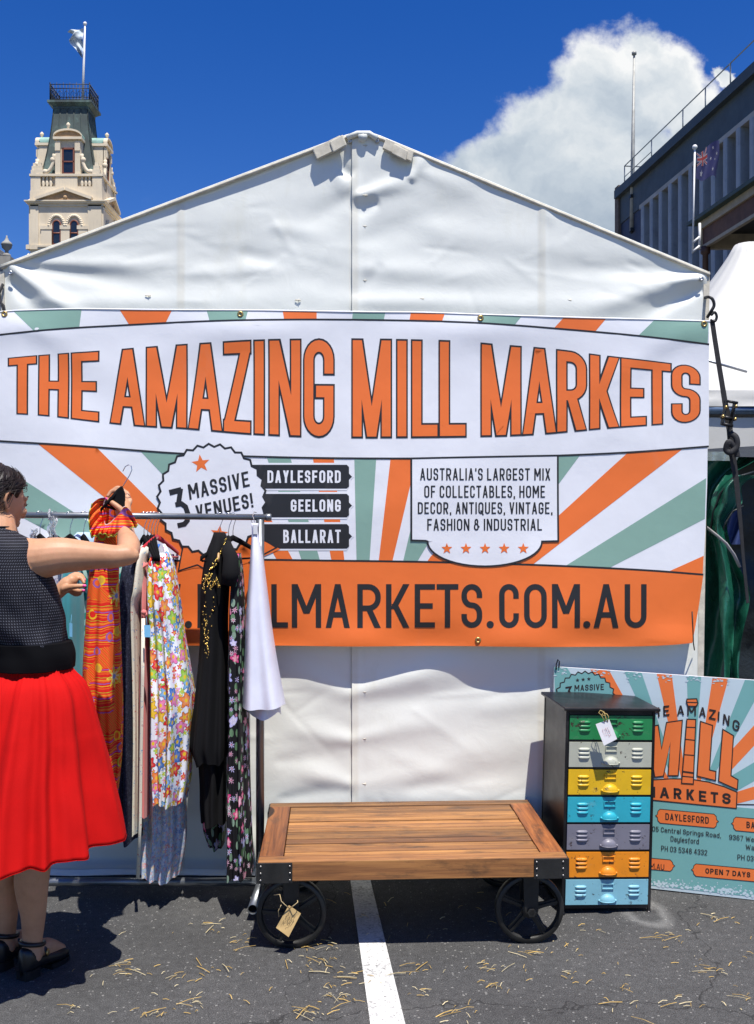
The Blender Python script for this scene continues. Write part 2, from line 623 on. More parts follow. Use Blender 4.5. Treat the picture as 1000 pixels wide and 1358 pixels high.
GL = {
    'A': (1.0, [_D(0, 0, .5, 1), _D(1, 0, .5, 1), _P((.24, .27), (.76, .27))]),
    'B': (.95, [_P((0, 0), (0, 1)), _P((0, 1), (.9, 1, 1), (.9, .53, 1), (0, .53)), _P((.3, .53), (1, .53, 1), (1, 0, 1), (0, 0))]),
    'C': (.88, [_P((1, .76), (1, 1, 1), (0, 1, 1), (0, 0, 1), (1, 0, 1), (1, .24))]),
    'D': (.97, [_P((0, 0), (0, 1)), _P((0, 1), (1, 1, 1), (1, 0, 1), (0, 0))]),
    'E': (.82, [_P((0, 0), (0, 1)), _P((0, 1), (1, 1)), _P((0, .5), (.85, .5)), _P((0, 0), (1, 0))]),
    'F': (.8, [_P((0, 0), (0, 1)), _P((0, 1), (1, 1)), _P((0, .5), (.85, .5))]),
    'G': (.95, [_P((1, .74), (1, 1, 1), (0, 1, 1), (0, 0, 1), (1, 0, 1), (1, .46), (.58, .46))]),
    'H': (1.0, [_P((0, 0), (0, 1)), _P((1, 0), (1, 1)), _P((0, .5), (1, .5))]),
    'I': (.0, [_P((.5, 0), (.5, 1))]),
    'K': (.98, [_P((0, 0), (0, 1)), _D(.25, .42, 1, 1), _D(1, 0, .32, .55)]),
    'L': (.78, [_P((0, 0), (0, 1)), _P((0, 0), (1, 0))]),
    'M': (1.35, [_P((0, 0), (0, 1)), _P((1, 0), (1, 1)), _D(.5, .3, 0, 1), _D(.5, .3, 1, 1)]),
    'MM': (1.35, [_P((0, 0), (0, 1)), _P((1, 0), (1, 1)), _D(.5, 0, 0, 1), _D(.5, 0, 1, 1)]),
    'N': (1.02, [_P((0, 0), (0, 1)), _P((1, 0), (1, 1)), _D(1, 0, 0, 1)]),
    'O': (1.0, [_O()]),
    'P': (.9, [_P((0, 0), (0, 1)), _P((0, 1), (1, 1, 1), (1, .42, 1), (0, .42))]),
    'Q': (1.0, [_O(), _P((.55, .22), (1.05, -.12))]),
    'R': (.95, [_P((0, 0), (0, 1)), _P((0, 1), (1, 1, 1), (1, .44, 1), (0, .44)), _D(1.02, 0, .45, .47)]),
    'S': (.86, [_P((1, .78), (1, 1, 1), (0, 1, 1), (0, .52, 1), (1, .52, 1), (1, 0, 1), (0, 0, 1), (0, .22))]),
    'T': (.92, [_P((.5, 0), (.5, 1)), _P((0, 1), (1, 1))]),
    'U': (.97, [_P((0, 1), (0, 0, 1), (1, 0, 1), (1, 1))]),
    'V': (.95, [_D(.5, 0, 0, 1), _D(.5, 0, 1, 1)]),
    'W': (1.5, [_D(.25, 0, 0, 1), _D(.25, 0, .5, .9), _D(.75, 0, .5, .9), _D(.75, 0, 1, 1)]),
    'X': (.95, [_D(0, 0, 1, 1), _D(1, 0, 0, 1)]),
    'Y': (.95, [_P((.5, 0), (.5, .42)), _D(.5, .38, 0, 1), _D(.5, .38, 1, 1)]),
    'Z': (.9, [_P((0, 1), (1, 1)), _P((0, 0), (1, 0)), _D(0, 0.02, 1, .98)]),
    '0': (.85, [_O()]),
    '1': (.4, [_P((1, 0), (1, 1)), _D(0, .78, .9, 1)]),
    '2': (.85, [_P((0, .76), (0, 1, 1), (1, 1, 1), (1, .55, 1), (0, .1), (0, 0)), _P((0, 0), (1, 0))]),
    '3': (.85, [_P((0, .8), (0, 1, 1), (1, 1, 1), (1, .53, 1), (.4, .53)), _P((.4, .53), (1, .53, 1), (1, 0, 1), (0, 0, 1), (0, .2))]),
    '4': (.9, [_P((.75, 0), (.75, 1)), _P((0, .28), (1, .28)), _D(0, .25, .7, 1)]),
    '5': (.85, [_P((.95, 1), (.05, 1), (.05, .56), (.5, .6), (1, .6, 1), (1, 0, 1), (0, 0, 1), (0, .2))]),
    '6': (.85, [_P((.95, .85), (.9, 1, 1), (0, 1, 1), (0, .5)), _O(0, 0, 1, .56)]),
    '7': (.85, [_P((0, 1), (1, 1)), _D(.3, 0, 1, 1)]),
    '8': (.85, [_O(.06, .53, .94, 1), _O(0, 0, 1, .53)]),
    '9': (.85, [_O(0, .44, 1, 1), _P((1, .7), (1, 0, 1), (.1, 0, 1), (.05, .15))]),
    '!': (.0, [_P((.5, .32), (.5, 1)), _P((.5, 0), (.5, .02))]),
    '.': (.0, [_P((.5, 0), (.5, .02))]),
    ',': (.0, [_P((.5, .02), (.35, -.12))]),
    "'": (.0, [_P((.5, .84), (.5, 1))]),
    '&': (1.0, [_O(.15, .55, .75, 1), _O(0, 0, .85, .55), _P((.85, .3), (1.05, .3))]),
    ' ': (.35, []),
    'a': (.8, [_P((.05, .66), (.6, .68), (1, .68, 1), (1, 0)), _O(0, 0, 1, .42)]),
    'd': (.85, [_P((1, 0), (1, 1)), _O(0, 0, 1, .68)]),
    'e': (.8, [_P((.05, .36), (1, .36), (1, .68, 1), (0, .68, 1), (0, 0, 1), (.95, 0))]),
    'f': (.55, [_P((.4, -.15), (.4, 1, 1), (1, 1)), _P((0, .66), (.9, .66))]),
    'g': (.85, [_O(0, .06, 1, .68), _P((1, .6), (1, -.26, 1), (.05, -.26))]),
    'i': (.0, [_P((.5, 0), (.5, .66)), _P((.5, .92), (.5, .94))]),
    'l': (.0, [_P((.5, 0), (.5, 1))]),
    'n': (.82, [_P((0, 0), (0, .68)), _P((0, .68), (1, .68, 1), (1, 0))]),
    'o': (.85, [_O(0, 0, 1, .68)]),
    'p': (.85, [_P((0, -.26), (0, .68)), _O(0, 0, 1, .68)]),
    'r': (.5, [_P((0, 0), (0, .68)), _P((0, .55), (0.1, .68, 1), (1, .68))]),
    's': (.7, [_P((1, .68), (0, .68, 1), (0, .35, 1), (1, .33, 1), (1, 0, 1), (0, 0))]),
    't': (.5, [_P((.3, .95), (.3, 0, 1), (1, 0)), _P((0, .66), (.9, .66))]),
    'y': (.85, [_P((0, .68), (0, 0, 1), (1, 0)), _P((1, .68), (1, -.26, 1), (.05, -.26))]),
}


def rounded(pts, closed, wh):
    """replace marked corners with arcs; wh scales unit coords to real ones so that corners stay roundish"""
    w, h = wh
    n = len(pts)
    out = []
    for i, p in enumerate(pts):
        if len(p) < 3 or (not closed and i in (0, n - 1)):
            out.append((p[0] * w, p[1] * h))
            continue
        a, b = pts[(i - 1) % n], pts[(i + 1) % n]
        P = Vector((p[0] * w, p[1] * h))
        A = Vector((a[0] * w, a[1] * h))
        B = Vector((b[0] * w, b[1] * h))
        la, lb = (A - P).length, (B - P).length
        r = 0.55 * w
        ka = min(r, la * (0.5 if len(a) > 2 else 0.98))
        kb = min(r, lb * (0.5 if len(b) > 2 else 0.98))
        S, E = P + (A - P).normalized() * ka, P + (B - P).normalized() * kb
        K = 0.56
        for k in range(7):
            t = k / 6
            c1, c2 = S + (P - S) * K, E + (P - E) * K
            q = S * (1 - t) ** 3 + c1 * 3 * t * (1 - t) ** 2 + c2 * 3 * t * t * (1 - t) + E * t ** 3
            out.append((q.x, q.y))
    # drop duplicates
    o2 = [out[0]]
    for q in out[1:]:
        if math.hypot(q[0] - o2[-1][0], q[1] - o2[-1][1]) > 1e-4:
            o2.append(q)
    if closed and math.hypot(o2[0][0] - o2[-1][0], o2[0][1] - o2[-1][1]) < 1e-4:
        o2.pop()
    return o2


class Art:
    """flat printed shapes in picture-plane units (x right, y down), laid on a surface by a map function"""
    def __init__(s, cell=14.0):
        s.items = []           # (verts2, faces, layer height, material)
        s.cell = cell
        s.k = 0

    def raw(s, verts, faces, layer, mat):
        s.k += 1
        s.items.append((verts, faces, layer + (s.k % 400) * 0.0006, mat))

    def poly(s, pts, layer, mat, cut=True):
        b = bmesh.new()
        vs = [b.verts.new((x, y, 0)) for x, y in pts]
        tris = geometry.tessellate_polygon([[Vector((x, y, 0)) for x, y in pts]])
        for t in tris:
            try:
                b.faces.new([vs[i] for i in t])
            except ValueError:
                pass
        if cut:
            for ax in (0, 1):
                lo = min(p[ax] for p in pts)
                hi = max(p[ax] for p in pts)
                c = math.floor(lo / s.cell) * s.cell + s.cell
                while c < hi:
                    co = (c, 0, 0) if ax == 0 else (0, c, 0)
                    no = (1, 0, 0) if ax == 0 else (0, 1, 0)
                    bmesh.ops.bisect_plane(b, geom=b.verts[:] + b.edges[:] + b.faces[:], plane_co=co, plane_no=no)
                    c += s.cell
        b.verts.index_update()
        s.raw([(v.co.x, v.co.y) for v in b.verts], [[v.index for v in f.verts] for f in b.faces], layer, mat)
        b.free()

    def line(s, pts, width, layer, mat, closed=False, warp=None, square=0.0):
        """a polyline stroke as one mitred strip"""
        pts = [Vector(p) for p in pts]
        if square and not closed:
            pts[0] = pts[0] + (pts[0] - pts[1]).normalized() * square
            pts[-1] = pts[-1] + (pts[-1] - pts[-2]).normalized() * square
        # subdivide
        sub = []
        n = len(pts)
        for i in range(n if closed else n - 1):
            a, b = pts[i], pts[(i + 1) % n]
            k = max(1, int((b - a).length / s.cell))
            for j in range(k):
                sub.append(a.lerp(b, j / k))
        if not closed:
            sub.append(pts[-1])
        n = len(sub)
        V, Fc = [], []
        for i in range(n):
            a = sub[(i - 1) % n] if closed or i > 0 else None
            b = sub[(i + 1) % n] if closed or i < n - 1 else None
            p = sub[i]
            d0 = (p - a).normalized() if a is not None else (b - p).normalized()
            d1 = (b - p).normalized() if b is not None else d0
            n0, n1 = Vector((-d0.y, d0.x)), Vector((-d1.y, d1.x))
            m = n0 + n1
            m = m.normalized() if m.length > 1e-5 else n0
            k = min(1.0 / max(m.dot(n0), 0.35), 2.2) * width / 2
            V += [p + m * k, p - m * k]
        for i in range(n if closed else n - 1):
            j = (i + 1) % n
            Fc.append((2 * i, 2 * i + 1, 2 * j + 1, 2 * j))
        V = [(v.x, v.y) for v in V]
        if warp:
            V = [warp(*v) for v in V]
        s.raw(V, Fc, layer, mat)

    def glyph(s, ch, x0, x1, y0, y1, t, layer, mat, warp=None, o=0.0):
        """x0..x1 outer box, y0 baseline, y1 cap line (y down: y1 < y0)"""
        if ch == '.':
            c = ((x0 + x1) / 2, y0 - t * .55)
            pts = [(c[0] + (t * .6 + o) * math.cos(k * PI / 8), c[1] + (t * .6 + o) * math.sin(k * PI / 8)) for k in range(16)]
            s.poly([warp(*p) for p in pts] if warp else pts, layer, mat, False)
            return
        H = y0 - y1
        T = t + 2 * o
        X0, X1 = x0 - o, x1 + o
        w = max(X1 - X0 - T, 1e-6)
        h = H + 2 * o - T
        ox, oy = X0 + T / 2, y0 + o - T / 2
        tw = (lambda x, y: warp(x, y)) if warp else None
        for pr in GL[ch][1]:
            if pr[0] in 'PC':
                pts = rounded(pr[1], pr[0] == 'C', (w, h))
                pts = [(ox + x, oy - y) for x, y in pts]
                if len(pts) > 1:
                    s.line(pts, T, layer, mat, pr[0] == 'C', tw, T / 2 * 0.98)
            else:
                _, a0, b0, a1, b1 = pr
                ya = (y0 + o) if b0 == 0 else oy - b0 * h
                yb = (y1 - o) if b1 == 1 else oy - b1 * h
                dx, dy = (a1 - a0) * w, (b1 - b0) * h
                th = T * math.sqrt(1 + (dx / max(dy, 1e-6)) ** 2)
                th = min(th, T * 2.2)
                k = (th - T) / 2
                xa, xb = ox + a0 * w, ox + a1 * w
                xa = min(max(xa, X0 + th / 2), X1 - th / 2) if w > th else xa
                xb = min(max(xb, X0 + th / 2), X1 - th / 2) if w > th else xb
                n = max(1, int(abs(ya - yb) / s.cell))
                V, Fc = [], []
                for i in range(n + 1):
                    u = i / n
                    xx, yy = lerp(xa, xb, u), lerp(ya, yb, u)
                    V += [(xx - th / 2, yy), (xx + th / 2, yy)]
                for i in range(n):
                    Fc.append((2 * i, 2 * i + 1, 2 * i + 3, 2 * i + 2))
                if warp:
                    V = [warp(*v) for v in V]
                s.raw(V, Fc, layer, mat)

    def text(s, txt, x0, x1, y0, y1, t, layer, mat, gap=0.32, warp=None, dash=None):
        """a line of text fitted between x0 and x1"""
        gapu = t * gap * 2.2
        ws = [GL[c][0] for c in txt]
        fixed = sum(t if c != ' ' else 0 for c in txt) + gapu * (len(txt) - 1)
        k = (x1 - x0 - fixed) / max(sum(ws), 1e-6)
        x = x0
        for c, w in zip(txt, ws):
            wd = w * k + (t if c != ' ' else 0)
            s.glyph(c, x, x + wd, y0, y1, t, layer, mat, warp)
            x += wd + gapu

    def star(s, cx, cy, r, layer, mat, rot=0.0):
        pts = []
        for i in range(10):
            a = rot - PI / 2 + i * PI / 5
            q = r if i % 2 == 0 else r * 0.42
            pts.append((cx + q * math.cos(a), cy + q * math.sin(a)))
        s.poly(pts, layer, mat)

    def build(s, name, mats, mapf, parent, base=None):
        mb = MB()
        for V, Fc, lay, mat in s.items:
            mb.add([mapf(x, y, lay) for x, y in V], Fc, mat, True)
        return mb.build(name, mats, parent, recalc=False)


def print_mat(name, col, rough=0.42, bump=0.12):
    m, t, b = mat_begin(name, rough)
    co = t.new('ShaderNodeTexCoord').outputs['Object']
    n = t.noise(co, 2.2, 6, 0.6)
    c = t.ramp(n, [(0.25, tuple(x * 0.90 for x in col)), (0.75, tuple(min(1, x * 1.05) for x in col))])
    d = t.noise(t.vm('MULTIPLY', co, (5, 5, 2)), 1.0, 8, 0.7)
    k = t.new('ShaderNodeMapRange', {'Value': d, 'From Min': 0.6, 'From Max': 0.85, 'To Max': 0.18}).outputs[0]
    c = t.mix(k, c, (0.38, 0.35, 0.30))
    t.l.new(c, b.inputs['Base Color'])
    h = t.m('ADD', t.noise(co, 14, 5, 0.55), t.m('MULTIPLY', t.noise(co, 700, 2, 0.5), 0.05))
    t.l.new(t.new('ShaderNodeBump', {'Strength': bump, 'Distance': 0.01, 'Height': h}).outputs[0], b.inputs['Normal'])
    return m


# ------------------------------------------------------------------ the marquee
YT = 4.15                                   # plane of the marquee's front wall
XL, XR = Xat(5, YT), Xat(938, YT)


def gable_py(px):
    return interp(px, [(0, 357), (5, 355), (466, 181), (492, 180), (936, 364), (945, 368)])


CREASES = [  # px line, half width px, amplitude m (positive = towards the viewer)
    (12, 352, 120, 432, 10, 0.030), (14, 372, 60, 425, 9, -0.022), (30, 352, 200, 378, 10, -0.018), (16, 350, 250, 352, 9, 0.012),
    (932, 366, 770, 412, 12, 0.030), (930, 384, 850, 420, 8, -0.024), (930, 362, 700, 352, 12, -0.012), (925, 372, 800, 376, 8, 0.014),
    (470, 262, 545, 240, 9, 0.022), (545, 240, 562, 205, 8, 0.018), (466, 232, 428, 205, 10, -0.020), (500, 268, 470, 285, 10, -0.018),
    (468, 258, 400, 300, 14, -0.012), (440, 215, 466, 265, 10, 0.012), (520, 205, 545, 225, 7, -0.016),
    (250, 362, 467, 350, 12, 0.010), (150, 300, 460, 270, 30, 0.010), (240, 262, 236, 395, 5, 0.006), (718, 275, 722, 400, 5, 0.006),
    (480, 356, 700, 372, 14, 0.010), (475, 400, 900, 410, 16, 0.016), (40, 402, 460, 398, 14, 0.012), (560, 300, 820, 350, 24, 0.010),
    (480, 320, 660, 262, 22, -0.010), (720, 268, 730, 300, 7, 0.010), (505, 352, 475, 395, 10, -0.008), (320, 335, 465, 375, 14, -0.010),
    (360, 300, 440, 312, 10, 0.007), (560, 230, 640, 262, 12, 0.008),
    (466, 922, 372, 884, 16, 0.022), (470, 918, 640, 872, 16, 0.030), (500, 935, 920, 862, 18, -0.012), (466, 982, 372, 962, 14, 0.026),
    (470, 980, 600, 950, 14, 0.018), (466, 1040, 395, 1022, 12, 0.022), (470, 1042, 640, 1012, 16, 0.014), (540, 1045, 700, 1020, 14, -0.010),
    (372, 1060, 466, 1046, 10, -0.014), (600, 1000, 920, 960, 26, 0.012), (520, 1000, 660, 1055, 12, 0.006), (640, 940, 910, 905, 20, 0.012),
    (366, 1010, 466, 1000, 12, -0.012), (480, 1055, 720, 1060, 14, 0.010), (20, 900, 460, 930, 20, 0.012), (20, 1040, 460, 1010, 22, 0.012),
    (20, 1120, 930, 1100, 22, 0.016), (200, 1080, 466, 1100, 14, -0.01), (480, 1090, 700, 1120, 14, 0.01),
]


_rc = random.Random(21)
for _ in range(95):
    _x, _y = _rc.uniform(30, 910), _rc.choice((_rc.uniform(250, 405), _rc.uniform(880, 1130)))
    if _y < 405 and _y < interp(_x, [(5, 365), (480, 195), (938, 372)]):
        continue
    _a, _l = _rc.gauss(0.1, .55), _rc.uniform(30, 130)
    CREASES.append((_x, _y, _x + _l * math.cos(_a), _y + _l * math.sin(_a), _rc.uniform(3.0, 6.5), _rc.choice((-1, 1)) * _rc.uniform(.0012, .0032)))


def crease(px, py):
    s = 0.0
    for x0, y0, x1, y1, w, a in CREASES:
        dx, dy = x1 - x0, y1 - y0
        L = math.hypot(dx, dy)
        t = ((px - x0) * dx + (py - y0) * dy) / (L * L)
        if t < -0.25 or t > 1.25:
            continue
        d = abs((px - x0) * dy - (py - y0) * dx) / L
        ww = w * (0.55 + 0.75 * min(max(t, 0), 1)) * 1.15
        if d > 3 * ww:
            continue
        e = 1.0
        if t < 0.08:
            e = max(0.0, (t + 0.10) / 0.18)
        elif t > 0.55:
            e = max(0.0, (1.22 - t) / 0.67)
        e = e * e * (3 - 2 * e)
        s += a * e * math.exp(-(d / ww) ** 2) * (0.62 if y0 > 860 and w > 7 else 1.0)
    return s


def wall_y(px, py):
    X, Z = Xat(px, YT), Zat(py, YT)
    f = noise.fractal(Vector((X * 1.4, Z * 2.1, 3.1)), 0.9, 2.1, 4)
    f2 = noise.noise(Vector((X * 0.8 + 4, Z * 1.1, 9.3)))
    r = noise.noise(Vector((X * 2.6 + Z * 3.8, Z * 9.0 - X * 2.0, 1.7)))
    amp = 0.0045
    edge = min(1.0, (px - 3) / 40, (940 - px) / 40)
    edge = max(edge, 0.0)
    return YT - (amp * f + 0.006 * f2 + 0.0010 * r) * edge - 0.52 * crease(px, py)


def build_marquee():
    root = thing('marquee', (Xat(470, YT), YT + 1.5, 0), 'white vinyl market marquee with peaked gable front, banner strung across it', 'marquee')
    for nm, a, b, lift in (('left_wall_panel', 4, 471, 0.0), ('right_wall_panel', 467, 937, 0.006)):
        m = MB()
        nu, nv = 170, 300

        def fn(u, v, a=a, b=b, lift=lift):
            px = lerp(a, b, u)
            # the right edge of the wall leans in a little towards the ground
            top = gable_py(px)
            py = lerp(1158, top, v)
            lean = interp(py, [(360, 0), (890, -11), (1160, -14)]) * max(0, (px - 700) / 238) if px > 700 else 0
            k = 0.0
            if lift and px < 482:
                k = 0.012 * (1 - (px - 467) / 15) * (0.35 + 0.65 * abs(noise.noise(Vector((0, py * 0.018, 5)))))
            y = wall_y(px, py) - lift - k
            return ((px + lean - CX) / F * YT, y, Zat(py, YT))
        m.grid(fn, nu, nv)
        m.build('wall_panel', M_TENT, root)
    # roof sheets with their folded edge over the gable
    for x0, x1, p0, p1 in ((1, 470, 357, 178), (490, 941, 178, 366)):
        m = MB()

        def fn(u, v, x0=x0, x1=x1):
            px = lerp(x0, x1, u)
            z = Zat(gable_py(px) - 4, YT)
            sag = 0.03 * math.sin(PI * v) * math.sin(PI * u)
            return (Xat(px, YT), YT - 0.006 + v * 3.02, z - sag)
        m.grid(fn, 30, 20)
        m.build('roof_sheet', M_TENT, root, solid=0.004)
        e = MB()
        pts = [W(px, gable_py(px) - 1.5, YT - 0.01) for px in [lerp(x0, x1, i / 24) for i in range(25)]]
        e.tube(pts, 0.0075, 8)
        e.build('roof_edge', M_WEB, root)
    r = MB()
    r.tube([W(460, 183, YT - .02), W(474, 177, YT - .02), W(490, 177, YT - .02), W(500, 184, YT - .02)], 0.012, 8)
    r.tube([W(481, 180, YT - .03), W(481, 180, YT - .03) + Vector((0, 3.03, 0))], 0.02, 8)
    r.build('ridge_cap', M_TENT, root)
    # velcro straps at the peak, thick folded webbing
    for pts in (((414, 197), (451, 179), (457, 193), (420, 211)), ((512, 183), (549, 201), (546, 214), (507, 196))):
        m = MB()
        P = [W(x, y, YT - 0.034) for x, y in pts]
        m.prism(P, (0, 0.02, 0))
        P2 = [W(lerp(x, 482, .12), y - 1, YT - 0.040) for x, y in (pts[0], pts[1], pts[2], pts[3])]
        mid0, mid1 = P2[0].lerp(P2[1], 0.45), P2[3].lerp(P2[2], 0.45)
        m.prism([mid0, P2[1], P2[2], mid1], (0, 0.008, 0))
        m.build('velcro_strap', M_WEB, root, bevel=0.004)
    # little toggles down the seam and lacing rivets
    for x, y in ((484, 193), (484, 259), (483, 300), (483, 372), (483, 918), (483, 980), (483, 1040), (196, 392), (395, 398), (560, 396), (756, 398)):
        yy = wall_y(x, y) - 0.008
        m = MB()
        c = W(x, y, yy)
        m.tube([c + Vector((-.012, 0.004, 0.002)), c + Vector((0, .002, 0)), c + Vector((.012, 0.004, .001))], 0.0022, 6)
        m.tube([c + Vector((.004, 0.003, 0.006)), c + Vector((.004, .002, -.006))], 0.0016, 6)
        m.build('toggle', M_WEB, root)
    for x, y in ((14, 362), (464, 187), (500, 187), (930, 370)):
        m = MB()
        m.lathe([(0.0035, 0), (0.010, 0), (0.010, -0.004), (0.005, -0.006), (0.0035, -0.004)], W(x, y, wall_y(x, y) - .012), 14, 'Y')
        m.build('eyelet', M_ALU, root)
    # legs of the frame behind the wall edges
    for x0, x1 in ((3, 3), (936, 925)):
        m = MB()
        s = Xat(8, YT) - Xat(0, YT)
        top, bot = W(x0, 361, YT + .005), W(x1 - 1, 1160, YT + .005)
        m.tube([bot, top], 0.018, 4, smooth=False)
        m.build('frame_leg', M_WEB, root)
        m = MB()
        m.tube([bot + Vector((0, 2.9, 0)), top + Vector((0, 2.9, 0))], 0.018, 8)
        m.build('frame_leg', M_ALU, root)
    # side and back walls so that the marquee is a closed room
    for xx, s in ((XL + .01, 1), (XR - .012, -1)):
        m = MB()

        def fn(u, v, xx=xx):
            return (xx + 0.01 * math.sin(u * 17) * math.sin(PI * u), YT + .03 + u * 2.95, 0.01 + v * (Zat(366, YT) - .02))
        m.grid(fn, 40, 20)
        m.build('side_wall', M_TENT, root)
    m = MB()
    m.grid(lambda u, v: (lerp(XL, XR, u), YT + 3.0 + .01 * math.sin(u * 20), 0.01 + v * (Zat(gable_py(lerp(5, 938, u)), YT) - .02)), 40, 20)
    m.build('back_wall_sheet', M_TENT, root)
    # ground flap turned out along the foot of the wall
    m = MB()

    def flap(u, v):
        px = lerp(4, 925, u)
        return ((px - CX) / F * YT, YT - 0.005 - 0.02 * v, 0.02 * (1 - v) ** 2 + 0.006 + 0.006 * noise.noise(Vector((u * 14, v, 0))))
    m.grid(flap, 80, 4)
    m.build('ground_flap', M_TENT, root)
    return root


build_marquee()

# ------------------------------------------------------------------ the banner
YB = 4.085
M_BWHITE = print_mat('banner_white', (0.80, 0.81, 0.84))
M_BORANGE = print_mat('banner_orange', (0.84, 0.175, 0.030))
M_BGREEN = print_mat('banner_green', (0.24, 0.40, 0.325))
M_BBLACK = print_mat('banner_black', (0.018, 0.018, 0.02))
BW, BO, BG, BK = 0, 1, 2, 3


_rb = random.Random(5)
BCRE = []
for _ in range(34):
    _a = _rb.uniform(-.9, .9)
    BCRE.append((_rb.uniform(-10, 880), _rb.uniform(430, 830), math.cos(_a), math.sin(_a), _rb.uniform(12, 19), _rb.choice((-1, 1)) * _rb.uniform(.0006, .0013)))


def banner_wave(px, py):
    X, Z = px / 300.0, py / 300.0
    f = 0.010 * noise.fractal(Vector((X * 1.1, Z * 1.6, 7.7)), 1.0, 2.0, 2)
    # soft diagonal tension folds hanging from the eyelets
    s = 0.0
    for cx, cy, dx, k in ((5, 415, 1.0, 1), (318, 413, 0.25, .5), (637, 419, -0.3, .5), (938, 425, -1.0, 1)):
        t = py - cy
        if t > -5:
            for q, a in ((0.35, 0.006), (0.9, -0.005), (1.7, 0.005)):
                d = (px - cx) - dx * t * q
                s += k * a * math.exp(-(d / (24 + t * 0.2)) ** 2) * math.exp(-t / 170.0) * min(1, (t + 5) / 30)
    top = 0.010 * math.exp(-((py - 436) / 24.0) ** 2) * (0.5 + 0.5 * math.sin(px * 0.021 + 1))
    bott = 0.010 * math.exp(-((py - 850) / 20.0) ** 2) * math.sin(px * 0.03)
    for x0, y0, dx, dy, w, a in BCRE:
        t = (px - x0) * dx + (py - y0) * dy
        if 0 < t < 150:
            d = (px - x0) * dy - (py - y0) * dx
            if abs(d) < 3 * w:
                s += a * math.exp(-(d / w) ** 2) * math.sin(PI * t / 150)
    for x0 in (118, 236, 353, 470, 587, 705, 822):
        s += 0.0009 * math.exp(-((px - x0 - 3 * math.sin(py * .01)) / 12.0) ** 2)
    curl = 0.05 * max(0, (px - 890) / 50) ** 2 * max(0, (py - 640) / 210) ** 2
    return f + s + top + bott - curl * 0.4


def bmap(px, py, lay):
    # lower right corner of the sheet is drawn in by its tie
    k = max(0, (px - 700) / 240) ** 2 * max(0, (py - 640) / 215) ** 2
    x = px
    y = YB - banner_wave(px, py) - lay * 0.00055
    return ((x - CX) / F * YB, y, CAMZ - (py - HY) / F * YB)


def smooth_pts(pts, n):
    x0, x1 = pts[0][0], pts[-1][0]
    return [(lerp(x0, x1, i / n), sinterp(lerp(x0, x1, i / n), pts)) for i in range(n + 1)]


